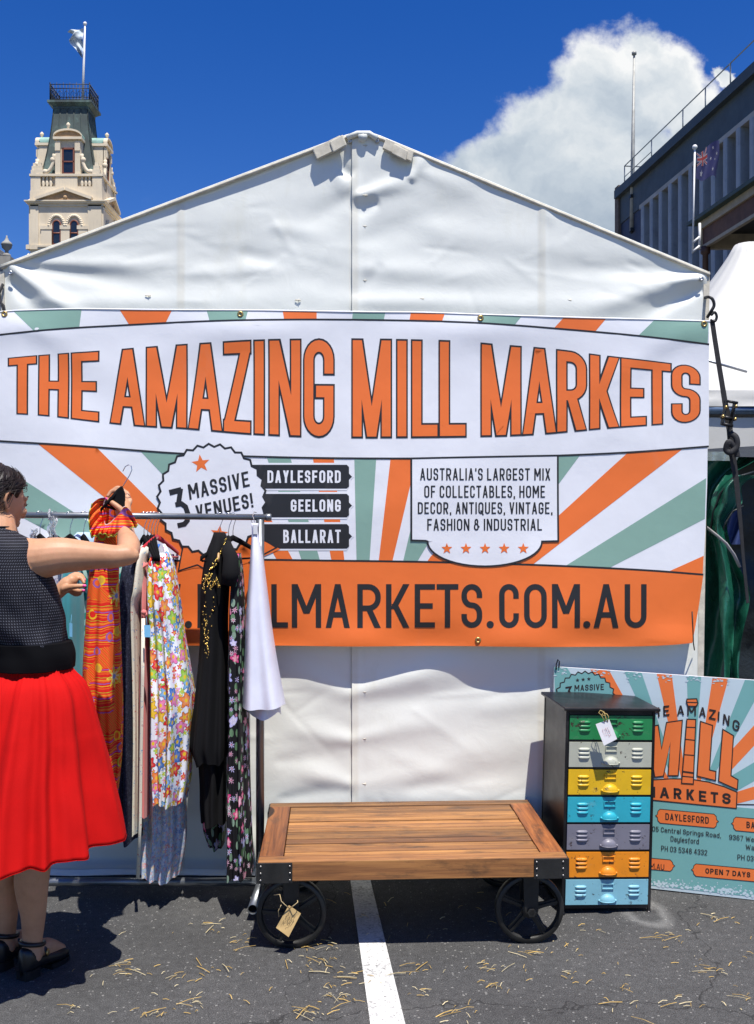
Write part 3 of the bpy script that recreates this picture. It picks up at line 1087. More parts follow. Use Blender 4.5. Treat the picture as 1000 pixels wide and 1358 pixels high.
def build_banner():
    A = Art(9.0)
    top = smooth_pts([(-12, 417), (5, 413), (40, 411), (100, 409), (200, 410), (318, 411), (470, 413), (560, 414), (637, 417), (740, 420), (850, 423), (941, 426)], 60)
    right = [(940, 440), (939, 560), (938, 640), (936, 700), (933, 750), (928, 800), (923, 830), (918, 853)]
    bottom = smooth_pts([(-12, 853), (100, 855), (300, 856), (470, 857), (640, 857), (760, 858), (850, 857), (918, 853)], 40)[::-1]
    outline = top + right + bottom
    A.poly(outline, 0, BW)
    # sun rays: the strip above the heading band, then the field below
    hu = [(-12, 447), (0, 445), (100, 435), (250, 427), (360, 424.5), (470, 424), (580, 426.5), (700, 433), (830, 444), (940, 457)]
    hl = [(-12, 584), (0, 585), (100, 591), (250, 602), (400, 607), (545, 608), (640, 607), (740, 604), (840, 599.5), (940, 592)]
    bl = [(-12, 766), (0, 763), (100, 752), (200, 745), (300, 742), (450, 743.5), (560, 745), (640, 747), (720, 749.5), (800, 753), (870, 757), (933, 762)]
    ty = lambda x: sinterp(x, top)
    for c, a, b, e, f in ((BG, 18, 62, 108, 80), (BO, 158, 170, 228, 220), (BG, 274, 278, 329, 326), (BO, 375, 377, 420, 420), (BG, 468, 467, 511, 509),
                          (BO, 545, 543, 590, 586), (BG, 640, 633, 692, 682), (BO, 748, 735, 804, 790), (BG, 862, 848, 934, 926)):
        n = 6
        up = [(lerp(a, e, i / n), ty(lerp(a, e, i / n)) + 0.6) for i in range(n + 1)]
        if c == BG and a == 18:
            up = [(lerp(18, 108, i / n), ty(lerp(18, 108, i / n)) + 0.6) for i in range(n + 1)]
            dn = [(105, 436), (48, 441)]
        elif a == 862:
            dn = [(938, sinterp(938, hu)), (846, sinterp(846, hu))]
            up = [(lerp(868, 939, i / n), ty(lerp(868, 939, i / n)) + 0.6) for i in range(n + 1)]
        else:
            dn = [(f + (f - e) * 0.2, sinterp(f, hu) + 2), (b + (b - a) * 0.2, sinterp(b, hu) + 2)]
        A.poly(up + dn, 1, c)
    for c, pts in (
        (BO, [(50, 588), (129, 594), (213, 678), (290, 752), (258, 752), (137, 658)]),
        (BG, [(-12, 608), (26, 633), (95, 677), (213, 752), (150, 752), (54, 699), (-12, 664)]),
        (BO, [(-12, 725), (60, 752), (-12, 775)]),
        (BG, [(187, 599), (245, 602), (300, 690), (260, 690), (222, 636)]),
        (BG, [(354, 606), (385, 606), (425, 745), (401, 745)]),
        (BO, [(415, 607), (442.6, 607), (457, 745), (440, 745)]),
        (BG, [(470, 607), (499, 608), (490, 746), (473, 746)]),
        (BO, [(518, 608), (545, 608), (545, 640), (520, 746), (502, 746)]),
        (BG, [(545, 700), (580, 700), (552, 747), (534, 747)]),
        (BO, [(571, 738), (610, 700), (640, 748), (582, 748), (565, 747)]),
        (BO, [(290, 607), (316, 607), (390, 745), (369, 745)]),
        (BG, [(735, 604), (770, 603), (742, 641), (735, 648)]),
        (BO, [(834, 599), (907, 594), (700, 754), (662, 754), (741, 684)]),
        (BG, [(936.5, 634), (935, 688), (806, 754), (746, 753)]),
        (BO, [(933.5, 737), (932, 764), (872, 764)]),
    ):
        A.poly(pts, 1, c)
    # heading band
    band = smooth_pts(hu, 60) + smooth_pts(hl, 60)[::-1]
    A.poly(band, 2, BW)
    A.line(smooth_pts(hu, 60), 2.4, 3, BK)
    A.line(smooth_pts(hl, 60), 2.4, 3, BK)
    # bottom band
    A.poly(smooth_pts(bl, 50) + [(928, 800), (923, 830), (918, 852.6)] + bottom[1:], 2, BO)
    A.line(smooth_pts(bl, 50), 2.4, 3, BK)
    # heading letters
    tp = [(8, 476), (60, 471), (130, 466), (190, 461), (250, 457), (340, 452), (470, 450), (600, 453), (650, 457), (740, 464), (800, 472), (870, 480), (930, 487)]
    bt = [(8, 548), (60, 551), (130, 559), (190, 565), (250, 568.5), (340, 576), (440, 580), (520, 580), (620, 579), (690, 577), (740, 573.5), (800, 568), (870, 563), (930, 558.5)]

    def wp(x, y):                 # flat heading runs y = 0 (base) .. -100 (cap)
        k = -y / 100.0
        return (x, lerp(sinterp(x, bt), sinterp(x, tp), k))
    for ch, a, b in (('T', 12, 49), ('H', 52, 91), ('E', 95, 131), ('A', 146, 192), ('MM', 194, 248), ('A', 250, 295), ('Z', 296.5, 333), ('I', 337, 351), ('N', 357, 399), ('G', 403, 443),
                     ('MM', 467, 519), ('I', 525, 541), ('L', 546, 581), ('L', 582.5, 618), ('MM', 638, 691), ('A', 693, 738), ('R', 738.5, 778), ('K', 782, 821), ('E', 823, 857),
                     ('T', 853, 890), ('S', 890.5, 928)):
        A.glyph(ch, a, b, 0, -100, 13.5, 4, BK, wp, 1.1)
        A.glyph(ch, a, b, 0, -100, 13.5, 5, BO, wp, -0.9)
    # place-name plates
    for a, y0, y1, txt, tx in ((346, 616.5, 648, 'DAYLESFORD', 355), (350, 655, 686, 'GEELONG', 386), (352, 695, 727.5, 'BALLARAT', 376)):
        P = [(a - 12, y0), (460, y0), (463, y0 + 3), (463, (y0 + y1) / 2 - 4), (467, (y0 + y1) / 2), (463, (y0 + y1) / 2 + 4), (463, y1 - 3), (460, y1), (a - 12, y1)]
        A.poly([(x + (2.4 if 2 < i < 6 else 0), y + (-2.5 if i in (0, 1) else 2.5 if i in (7, 8) else 0)) for i, (x, y) in enumerate(P)], 2, BW)
        A.poly(P, 3, BK)
        A.text(txt, tx, 452, y1 - 7.5, y0 + 7.5, 2.7, 4, BW, 0.42)
    # rosette with ribbon tails
    for pts in ([(246, 716), (300, 716), (276, 752), (258, 753), (237, 758)], [(286, 752), (330, 708), (372, 728), (340, 742), (318, 750)]):
        A.poly(pts, 4, BO)
    A.line([(243, 724), (237, 757), (262, 749), (280, 759)], 1.8, 5, BK)
    A.line([(338, 706), (345, 712), (367, 726), (330, 746)], 1.8, 5, BK)
    ros = []
    n = 30
    for i in range(n * 2):
        a = 2 * PI * i / (n * 2) + 0.05
        r = 72.5 if i % 2 == 0 else 68.5
        ros.append((281 + r * math.cos(a), 662.5 + r * 1.02 * math.sin(a)))
    A.poly(ros, 5, BW)
    A.line(ros, 2.6, 6, BK, True)
    A.star(266.5, 615, 12.5, 6, BO, -0.12)
    A.star(291, 708, 12, 6, BO, 0.12)
    sl = 0.225

    def rot(x, y):
        return (x + (y - 664) * -0.14 * -1, y - (x - 251) * sl)

    def r3(x, y):
        return (x + (698 - y) * 0.05, y - (x - 236) * 0.2)
    for w_, pts in ((8.5, [(225, 653), (242, 653), (236, 674), (247, 676, 1), (250, 700, 1), (236, 701)]),):
        pp = rounded([(p[0] / 1.0, p[1] / 1.0) + tuple(p[2:]) for p in pts], False, (1.0, 1.0)) if False else [p[:2] for p in pts]
        A.line([(225, 653.5), (241, 649.5)], 7.5, 7, BK)
        A.line([(240, 648), (237, 669)], 6.5, 7, BK)
        A.line([(233, 669.5), (241, 668), (246.5, 672), (249.5, 681), (249, 690), (245, 695), (236, 697)], 6.5, 7, BK)
    A.text('MASSIVE', 252, 332, 663, 643, 2.9, 7, BK, 0.42, rot)
    A.text('VENUES!', 258, 333, 691, 672, 2.9, 7, BK, 0.42, rot)
    # shield with the blurb and five stars
    arc = [(643 + 76 * math.cos(t), 718 + 33 * math.sin(t)) for t in [PI * i / 24 for i in range(25)]]
    sh = [(545.5, 608), (740, 604), (740.5, 717.5), (722, 718)] + arc + [(564, 717), (545.5, 716.5)]
    A.poly(sh, 5, BW)
    A.line(sh, 2.4, 6, BK, True)
    for y0, y1, a, b, txt in ((637, 621, 557, 730, "AUSTRALIA'S LARGEST MIX"), (660, 644, 562.5, 723, 'OF COLLECTABLES, HOME'), (681.5, 666, 554, 733, 'DECOR, ANTIQUES, VINTAGE,'),
                              (703.5, 688, 566.5, 719, 'FASHION & INDUSTRIAL')):
        A.text(txt, a, b, y0, y1, 1.9, 7, BK, 0.48)
    for i in range(5):
        A.star(592.5 + i * 25.4, 727.5, 7.6, 7, BO)
    # web address
    for ch, a, b in (('W', 96, 148), ('W', 142, 192), ('W', 190, 240), ('.', 246, 254), ('M', 262, 301), ('I', 313, 320.5), ('L', 332, 354), ('L', 360, 382), ('M', 387, 426), ('A', 432, 464),
                     ('R', 474, 505), ('K', 512, 543), ('E', 550, 577), ('T', 579, 608), ('S', 612, 639.5), ('.', 646, 654), ('C', 662, 688), ('O', 695, 725), ('M', 732, 769),
                     ('.', 774, 782), ('A', 787, 820), ('U', 828, 857)):
        A.glyph(ch, a, b, 832.5, 774.5, 7.2 if ch != '.' else 8.0, 4, BK)
    o = A.build('banner', [M_BWHITE, M_BORANGE, M_BGREEN, M_BBLACK], bmap, None)
    tag(o, 'wide orange, white and green printed banner for The Amazing Mill Markets, tied across the marquee', 'banner')
    for x, y in ((7, 417), (319, 417), (637, 422.5), (933, 430), (634, 849)):
        m = MB()
        p = Vector(bmap(x, y, 2))
        m.lathe([(0.005, 0.003), (0.0125, 0.003), (0.0135, -.001), (0.010, -0.0045), (0.0055, -0.003)], p, 18, 'Y', closed_profile=True)
        m.build('eyelet', M_BRASS, o)
    # hem welded along the top edge, and the tie at the lower corner
    m = MB()
    m.tube([bmap(x, y + 0.5, 0) for x, y in top], 0.0035, 6)
    m.build('top_hem', M_BWHITE, o)
    m = MB()
    m.tube([bmap(918, 811, 3), Vector(bmap(919, 830, 4)), Vector(bmap(919.5, 852, 2))], 0.0025, 6)
    m.tube([bmap(919.5, 852, 2), W(921, 862, YT - .02)], 0.0025, 6)
    m.build('tie_cord', M_BLKWEB, o)
    return o


build_banner()

# ------------------------------------------------------------------ far buildings
M_RENDER = pmat('cream_render', (0.70, 0.60, 0.44), 0.8, var=0.07, scale=0.6, stain=(0.45, 0.34, 0.20), sscale=0.9, samt=0.45, slo=0.55, shi=0.8, bump=0.15, bscale=12, streak=0.25)
M_TAN = pmat('tan_pediment', (0.42, 0.27, 0.14), 0.85, var=0.15, scale=3)
M_COPPER = pmat('copper_roof', (0.050, 0.068, 0.062), 0.6, var=0.22, scale=0.9, stain=(0.20, 0.34, 0.29), sscale=0.8, samt=0.55, slo=0.5, shi=0.75, streak=0.4)
M_VERDI = pmat('verdigris', (0.27, 0.45, 0.38), 0.7, var=0.15, scale=2)
M_REDWOOD = pmat('red_brown_frame', (0.20, 0.065, 0.035), 0.55, var=0.1)
M_GLASS = pmat('dark_window_glass', (0.014, 0.018, 0.022), 0.12, spec=0.8, var=0.3, scale=1.5)
M_IRON = pmat('dark_cast_iron', (0.022, 0.026, 0.03), 0.5, 0.3)
M_WPAINT = pmat('white_paint', (0.75, 0.75, 0.74), 0.5, var=0.06)
M_GREYST = pmat('grey_stone', (0.30, 0.29, 0.26), 0.85, var=0.15, scale=2, bump=0.2, bscale=20, streak=0.4)


def build_tower():
    Y0 = 70.0
    s = Y0 / F
    cx = (84 - CX) * s
    hw = 48 * s                            # half width of the shaft
    cy = Y0 + hw
    Z = lambda py: CAMZ - (py - HY) * s * (1.0 if py > 228.2 else lerp(1.0, 1.018, min(1, (228 - py) / 90)))
    root = thing('clock_tower', (cx, cy, 0), 'cream rendered town hall tower with green copper mansard roof rising behind the marquee', 'tower')

    def sq(m, half, z0, z1, half1=None, mat=0):
        h1 = half if half1 is None else half1
        a = [(cx - half, cy - half, z0), (cx + half, cy - half, z0), (cx + half, cy + half, z0), (cx - half, cy + half, z0)]
        b = [(cx - h1, cy - h1, z1), (cx + h1, cy - h1, z1), (cx + h1, cy + h1, z1), (cx - h1, cy + h1, z1)]
        m.add(a + b, [(3, 2, 1, 0), (4, 5, 6, 7), (0, 1, 5, 4), (1, 2, 6, 5), (2, 3, 7, 6), (3, 0, 4, 7)], mat)
    R4 = [Matrix.Rotation(k * PI / 2, 3, 'Z') for k in range(4)]
    C = Vector((cx, cy, 0))

    def side(k, p):                         # local facade coords: x along the face, y out of it (negative = outwards), z height
        return C + R4[k] @ Vector((p[0], p[1], p[2])) if True else None

    def fbox(m, k, x0, x1, d0, d1, z0, z1, mat=0):
        """a box standing on face k of a square of half width hw: d = distance out from the shaft face"""
        c = Vector(((x0 + x1) / 2, -(hw + (d0 + d1) / 2), (z0 + z1) / 2))
        m.box(C + R4[k] @ c, (abs(x1 - x0), abs(d1 - d0), abs(z1 - z0)), R4[k], mat)
    X = lambda px: (px - 84) * s
    # shaft
    m = MB()
    sq(m, hw, 0, Z(265))
    for k in (0, 1, 3):
        for a, b in ((36.5, 47.5), (113.5, 131.5)):
            fbox(m, k, X(a), X(b), -0.02, 0.10, Z(322), Z(268))
        for a, b in ((50, 66), (76, 90), (99, 114)):          # impost blocks between the arches
            fbox(m, k, X(a), X(b), -0.02, 0.14, Z(301), Z(296))
            fbox(m, k, X(a + 1), X(b - 1), -0.02, 0.09, Z(322), Z(301))
        fbox(m, k, X(31), X(137), -0.02, 0.18, Z(328), Z(322))
        fbox(m, k, X(47), X(120), -0.02, 0.26, Z(325), Z(323))
        for c0 in (71.5, 95):                                  # arch mouldings
            pr = []
            for i in range(17):
                t = PI * i / 16
                pr.append((X(c0) + 10.5 * s * math.cos(t), Z(297) + 14.5 * s * math.sin(t)))
            for (xa, za), (xb, zb) in zip(pr, pr[1:]):
                p0, p1 = side(k, (xa, -(hw + .06), za)), side(k, (xb, -(hw + .06), zb))
                m.tube([p0, p1], 0.11, 6)
    m.build('shaft', M_RENDER, root)
    # paired arched windows on each face
    for k in (0, 1):
        for c0 in (71.5, 95):
            w = 5.6 * s
            zt, zb = Z(295), Z(321)
            prof = [(-w, zb), (w, zb)] + [(w * math.cos(PI * i / 12), zt + w * 1.05 * math.sin(PI * i / 12)) for i in range(13)]
            f = MB()
            f.prism([side(k, (X(c0) + x, -(hw + .02), z)) for x, z in prof], R4[k] @ Vector((0, -0.02, 0)))
            wo = f.build('window', M_GLASS, root)
            fr = MB()
            pts = [side(k, (X(c0) + x * .92, -(hw + .05), z)) for x, z in prof]
            fr.tube(pts + [pts[0]], 0.06, 6)
            fr.tube([side(k, (X(c0) - w, -(hw + .05), Z(306))), side(k, (X(c0) + w, -(hw + .05), Z(306)))], 0.06, 6)
            fr.build('frame', M_REDWOOD, wo)
    # main cornice and pediments
    m = MB()
    sq(m, hw + 0.10, Z(270), Z(267))
    sq(m, hw + 0.22, Z(267), Z(264.5), hw + 0.30)
    sq(m, hw + 0.36, Z(264.5), Z(262.8))
    m.build('cornice', M_RENDER, root)
    for k in (0, 1, 2, 3):
        m = MB()
        a = [(X(46), Z(262.5)), (X(119), Z(262.5)), (X(84), Z(250))]
        m.prism([side(k, (x, -(hw + .05), z)) for x, z in a], R4[k] @ Vector((0, -0.18, 0)), 1)
        for (p, q_) in ((a[0], a[2]), (a[2], a[1])):
            d = Vector((q_[0] - p[0], 0, q_[1] - p[1]))
            n = Vector((-d.z, 0, d.x)).normalized() * 0.20
            P = [Vector((p[0], 0, p[1])), Vector((q_[0], 0, q_[1])), Vector((q_[0], 0, q_[1])) + n, Vector((p[0], 0, p[1])) + n]
            m.prism([side(k, (v.x, -(hw + .04), v.z)) for v in P], R4[k] @ Vector((0, -0.42, 0)), 0)
        m.ball(side(k, (X(84), -(hw + .24), Z(259))), 0.16, 10, 1)
        m.build('pediment', [M_RENDER, M_TAN], root)
    # attic with balustrade
    m = MB()
    sq(m, hw + 0.02, Z(262.8), Z(249))
    sq(m, hw - 0.02, Z(249), Z(246))
    sq(m, hw - 0.32, Z(246), Z(229), hw - 0.32)
    m.build('attic', M_RENDER, root)
    for k in range(4):
        m = MB()
        for a, b in ((36.5, 49.5), (69.5, 99), (119, 131.5)):
            fbox(m, k, X(a), X(b), -0.30, -0.02, Z(246), Z(228.5))
        fbox(m, k, X(35), X(133), -0.34, 0.06, Z(229.5), Z(226.6))
        fbox(m, k, X(49.5), X(119), -0.26, -0.06, Z(246), Z(243))
        for c0 in (53.5, 58.5, 63.5, 105.5, 110.5, 115.5):
            b = side(k, (X(c0 - 0.6), -(hw - .16), Z(243)))
            h = Z(229.5) - Z(243)
            m.lathe([(0.10, 0), (0.07, .08 * h), (0.13, .32 * h), (0.10, .5 * h), (0.06, .75 * h), (0.11, h)], b, 10)
        m.build('balustrade', M_RENDER, root)
    # mansard
    hb, ht = 1.98, 1.22
    m = MB()
    zb, zt = Z(228), Z(139)
    n = 8
    for i in range(n):
        u0, u1 = i / n, (i + 1) / n
        f = lambda u: lerp(hb, ht, u) - 0.10 * math.sin(PI * u) + 0.0
        sq(m, f(u0), lerp(zb, zt, u0), lerp(zb, zt, u1), f(u1))
    for k in range(4):
        for q in (-1, -0.6, -0.2, 0.2, 0.6, 1):
            m.tube([C + R4[k] @ Vector((q * (lerp(hb, ht, u) - .1 * math.sin(PI * u)), -(lerp(hb, ht, u) - .1 * math.sin(PI * u)), lerp(zb, zt, u))) for u in [i / 8 for i in range(9)]], 0.045, 5)
    m.build('mansard_roof', M_COPPER, root)
    m = MB()
    sq(m, ht + .06, Z(141), Z(138))
    sq(m, ht + .10, Z(138), Z(134.5), ht + .34)
    sq(m, ht + .40, Z(134.5), Z(131.5))
    m.build('roof_platform', M_COPPER, root)
    # iron cresting
    for k in range(4):
        m = MB()
        hr = ht + .22
        z0, z1 = Z(131.5), Z(110)
        for z in (z0 + .1, lerp(z0, z1, .75), z1):
            m.tube([C + R4[k] @ Vector((-hr, -hr, z)), C + R4[k] @ Vector((hr, -hr, z))], 0.032, 5)
        for i in range(13):
            x = lerp(-hr, hr, i / 12)
            m.tube([C + R4[k] @ Vector((x, -hr, z0)), C + R4[k] @ Vector((x, -hr, z1 + (.06 if i % 2 else .14)))], 0.022 if 0 < i < 12 else 0.045, 5)
        for i in range(6):
            x = lerp(-hr, hr, (i + .5) / 6)
            m.tube([C + R4[k] @ Vector((x + .16 * math.cos(t), -hr, lerp(z0, z1, .38) + .26 * math.sin(t))) for t in [2 * PI * j / 10 for j in range(11)]], 0.018, 4)
        m.build('iron_railing', M_IRON, root)
    # dormers, one on each side: front with window, arched hood, scrolls
    for k in range(4):
        m = MB()
        df = 0.12                         # dormer face stands back from the shaft face by df

        def dbox(m, x0, x1, d0, d1, z0, z1, mat=0):
            fbox(m, k, x0, x1, d0, d1, z0, z1, mat)
        xl, xr = X(69), X(103)
        dbox(m, xl, xr, -1.9, -0.25, Z(227), Z(184))
        for a, b in ((69, 76), (95.5, 102.5)):
            dbox(m, X(a), X(b), -0.3, -0.08, Z(227), Z(186))
            dbox(m, X(a), X(b), -0.1, 0.0, Z(198), Z(189))
        dbox(m, X(66.5), X(105), -1.9, 0.06, Z(184.5), Z(181.5))
        ar = [(X(67) + (X(104.5) - X(67)) * (0.5 - 0.5 * math.cos(PI * i / 14)), Z(181.5) + 8.6 * s * math.sin(PI * i / 14)) for i in range(15)]
        m.prism([side(k, (x, -(hw - 0.25), z)) for x, z in ar], R4[k] @ Vector((0, -0.12, 0)), 1)
        for (xa, za), (xb, zb_) in zip(ar, ar[1:]):
            m.prism([side(k, (x, -(hw - 0.3), z)) for x, z in ((xa, za), (xb, zb_), (xb, zb_ + .13), (xa, za + .13))], R4[k] @ Vector((0, -0.34, 0)), 0)
            m.prism([side(k, (x, -(hw - 1.9), z)) for x, z in ((xa, za + .02), (xb, zb_ + .02), (xb, zb_ + .15), (xa, za + .15))], R4[k] @ Vector((0, -1.65, 0)), 2)
        m.lathe([(0.10, 0), (0.07, .18), (0.15, .30), (0.15, .42), (0.03, .55)], side(k, (X(86), -(hw - .2), Z(172.5))), 12)
        for sg in (-1, 1):                # volutes
            pts = []
            for i in range(14):
                t = i / 13
                pts.append(side(k, (X(86) + sg * lerp(18.5, 31, t ** 1.6) * s, -(hw - .12), lerp(Z(202), Z(224), 1 - (1 - t) ** 2.0))))
            m.tube(pts, 0.13, 8)
            m.ball(side(k, (X(86) + sg * 20.5 * s, -(hw - .12), Z(209))), 0.20, 10)
            m.ball(side(k, (X(86) + sg * 30.5 * s, -(hw - .12), Z(223.5))), 0.20, 10)
            xx = sg * 40 * s
            for z0, z1, w in ((Z(226.6), Z(221), .34), (Z(221), Z(216), .26), (Z(216), Z(212), .15)):
                m.box(side(k, (X(86) + xx - .1 * sg, -(hw - .22), (z0 + z1) / 2)), (w * 1.6, w * 1.3, z1 - z0), R4[k])
        dm = m.build('dormer', [M_RENDER, M_TAN, M_VERDI], root)
        g = MB()
        w0, w1 = X(78.5), X(93.8)
        fbox(g, k, w0, w1, -0.26, -0.22, Z(226), Z(195))
        fr = MB()
        for x0, x1, za, zb2 in ((w0 - .05, w0 + .07, Z(226), Z(194)), (w1 - .07, w1 + .05, Z(226), Z(194)), (w0, w1, Z(196), Z(194)), (w0, w1, Z(226.3), Z(224.6)), (w0, w1, Z(211.5), Z(210))):
            fbox(fr, k, x0, x1, -0.22, -0.14, za, zb2)
        wn = g.build('dormer_window', M_GLASS, dm)
        fr.build('window_frame', M_REDWOOD, dm)
    # pole
    m = MB()
    px0 = X(99)
    base = C + Vector((px0 * 1.02, -hw + 1.6, Z(131)))
    top = C + Vector((X(102.6), -hw + 1.6, Z(26) - 0.1))
    m.tube([base, base.lerp(top, .5), top], [0.10, 0.085, 0.06], 10)
    m.ball(top + Vector((0, 0, .1)), 0.14, 12)
    m.build('flagpole', M_WPAINT, root)
    # the lower building the tower stands on, mostly behind the marquee
    m = MB()
    m.bx(cx - 14, cx + 22, cy + 1.5, cy + 20, 0, Z(345))
    m.bx(cx - 14.4, cx + 22.4, cy + 1.1, cy + 20.4, Z(345), Z(341))
    m.build('main_block', M_RENDER, root)
    m = MB()
    c = side(0, (X(30), -(hw - .8), Z(341)))
    m.lathe([(0.62, 0), (0.62, .25), (0.40, .35), (0.42, .6), (0.25, .75), (0.2, 1.1), (0.05, 1.3)], c + Vector((0, 0, -.7)), 8)
    m.build('pinnacle', M_RENDER, root)
    root.scale = (1, 0.76, 1)
    # torn flag
    ft = MB()
    Yf = base.y
    sf = Yf / F

    def fl(u, v):
        # v along the pole (0 top .. 1 bottom), u away from the pole
        le = interp(v, [(0, 1.0), (.12, .62), (.3, 1.0), (.5, .84), (.75, .45), (1, .12)])
        x = top.x - .07 - u * le * 21 * sf
        z = top.z - 0.35 - v * 36 * sf - u * le * (2 - 9 * v) * sf * 0.8 - 3 * sf * u * u
        y = top.y + 0.22 * math.sin(u * 7 + v * 3) * u + 0.10 * math.sin(v * 11 + u * 4)
        return (x, y, z)
    ft.grid(fl, 24, 24)
    fm, t, b = mat_begin('torn_flag_cloth', 0.8)
    co = t.new('ShaderNodeTexCoord').outputs['Object']
    n = t.noise(co, 1.4, 4, 0.6)
    t.l.new(t.ramp(n, [(0.40, (0.62, 0.66, 0.66)), (0.55, (0.42, 0.50, 0.55)), (0.66, (0.06, 0.12, 0.30)), (0.72, (0.5, 0.55, 0.57))]), b.inputs['Base Color'])
    tag(ft.build('torn_flag', fm), 'tattered pale flag flying from the pole on top of the tower', 'flag')


build_tower()


def build_urn_building():
    Y0 = 34.0
    s = Y0 / F
    root = thing('stone_building', (Xat(-60, Y0), Y0, 0), 'weathered grey stone building with an urn on its parapet at the far left', 'building')
    m = MB()
    # the side we see runs away from us; parapet corner near px 27
    xr = Xat(24, Y0 + 4)
    zt = Zat(345, Y0 + 4)
    m.bx(xr - 12, xr - .3, Y0 - 12, Y0 + 4, 0, zt - .9)
    m.bx(xr - 12, xr - .05, Y0 - 12.2, Y0 + 4.2, zt - .9, zt - .6)
    m.bx(xr - 12, xr + .12, Y0 - 12.4, Y0 + 4.4, zt - .6, zt - .3)
    m.bx(xr - 12, xr - .1, Y0 - 12.1, Y0 + 4.1, zt - .3, zt)
    for i in range(18):
        m.bx(xr - .32, xr + .05, Y0 - 11 + i * .85, Y0 - 10.7 + i * .85, zt - 1.25, zt - .9)
    m.build('wall', M_GREYST, root, bevel=0.02)
    u = MB()
    c = Vector((Xat(9, Y0), Y0, Zat(340, Y0) - .25))
    k = s
    u.box(c + Vector((0, 0, 2 * k)), (15 * k, 15 * k, 12 * k))
    u.lathe([(5.5 * k, 8 * k), (5 * k, 12 * k), (2.4 * k, 14 * k), (2.2 * k, 17 * k), (6.2 * k, 21 * k), (6.6 * k, 24 * k), (7.4 * k, 25 * k), (6.2 * k, 27.5 * k), (3.4 * k, 30 * k), (2.4 * k, 31.5 * k), (2.0 * k, 33 * k), (1.0 * k, 35 * k), (0.9 * k, 37 * k)], c, 20)
    u.build('urn', M_GREYST, root)


build_urn_building()

M_CONC = pmat('blue_grey_concrete', (0.33, 0.37, 0.41), 0.75, var=0.1, scale=1.2, stain=(0.12, 0.13, 0.15), samt=0.4, streak=0.3)
M_FASCIA = pmat('dark_green_fascia', (0.055, 0.075, 0.085), 0.6, var=0.15, scale=1.0, streak=0.2)
M_NAVY = pmat('navy_wall', (0.022, 0.035, 0.075), 0.6, var=0.15, scale=0.8)
M_BRICKEND = pmat('brown_wall_end', (0.15, 0.115, 0.09), 0.85, var=0.2, scale=4)
M_SLATPANEL = pmat('beige_spandrel', (0.40, 0.39, 0.35), 0.7, var=0.15, scale=1.0)


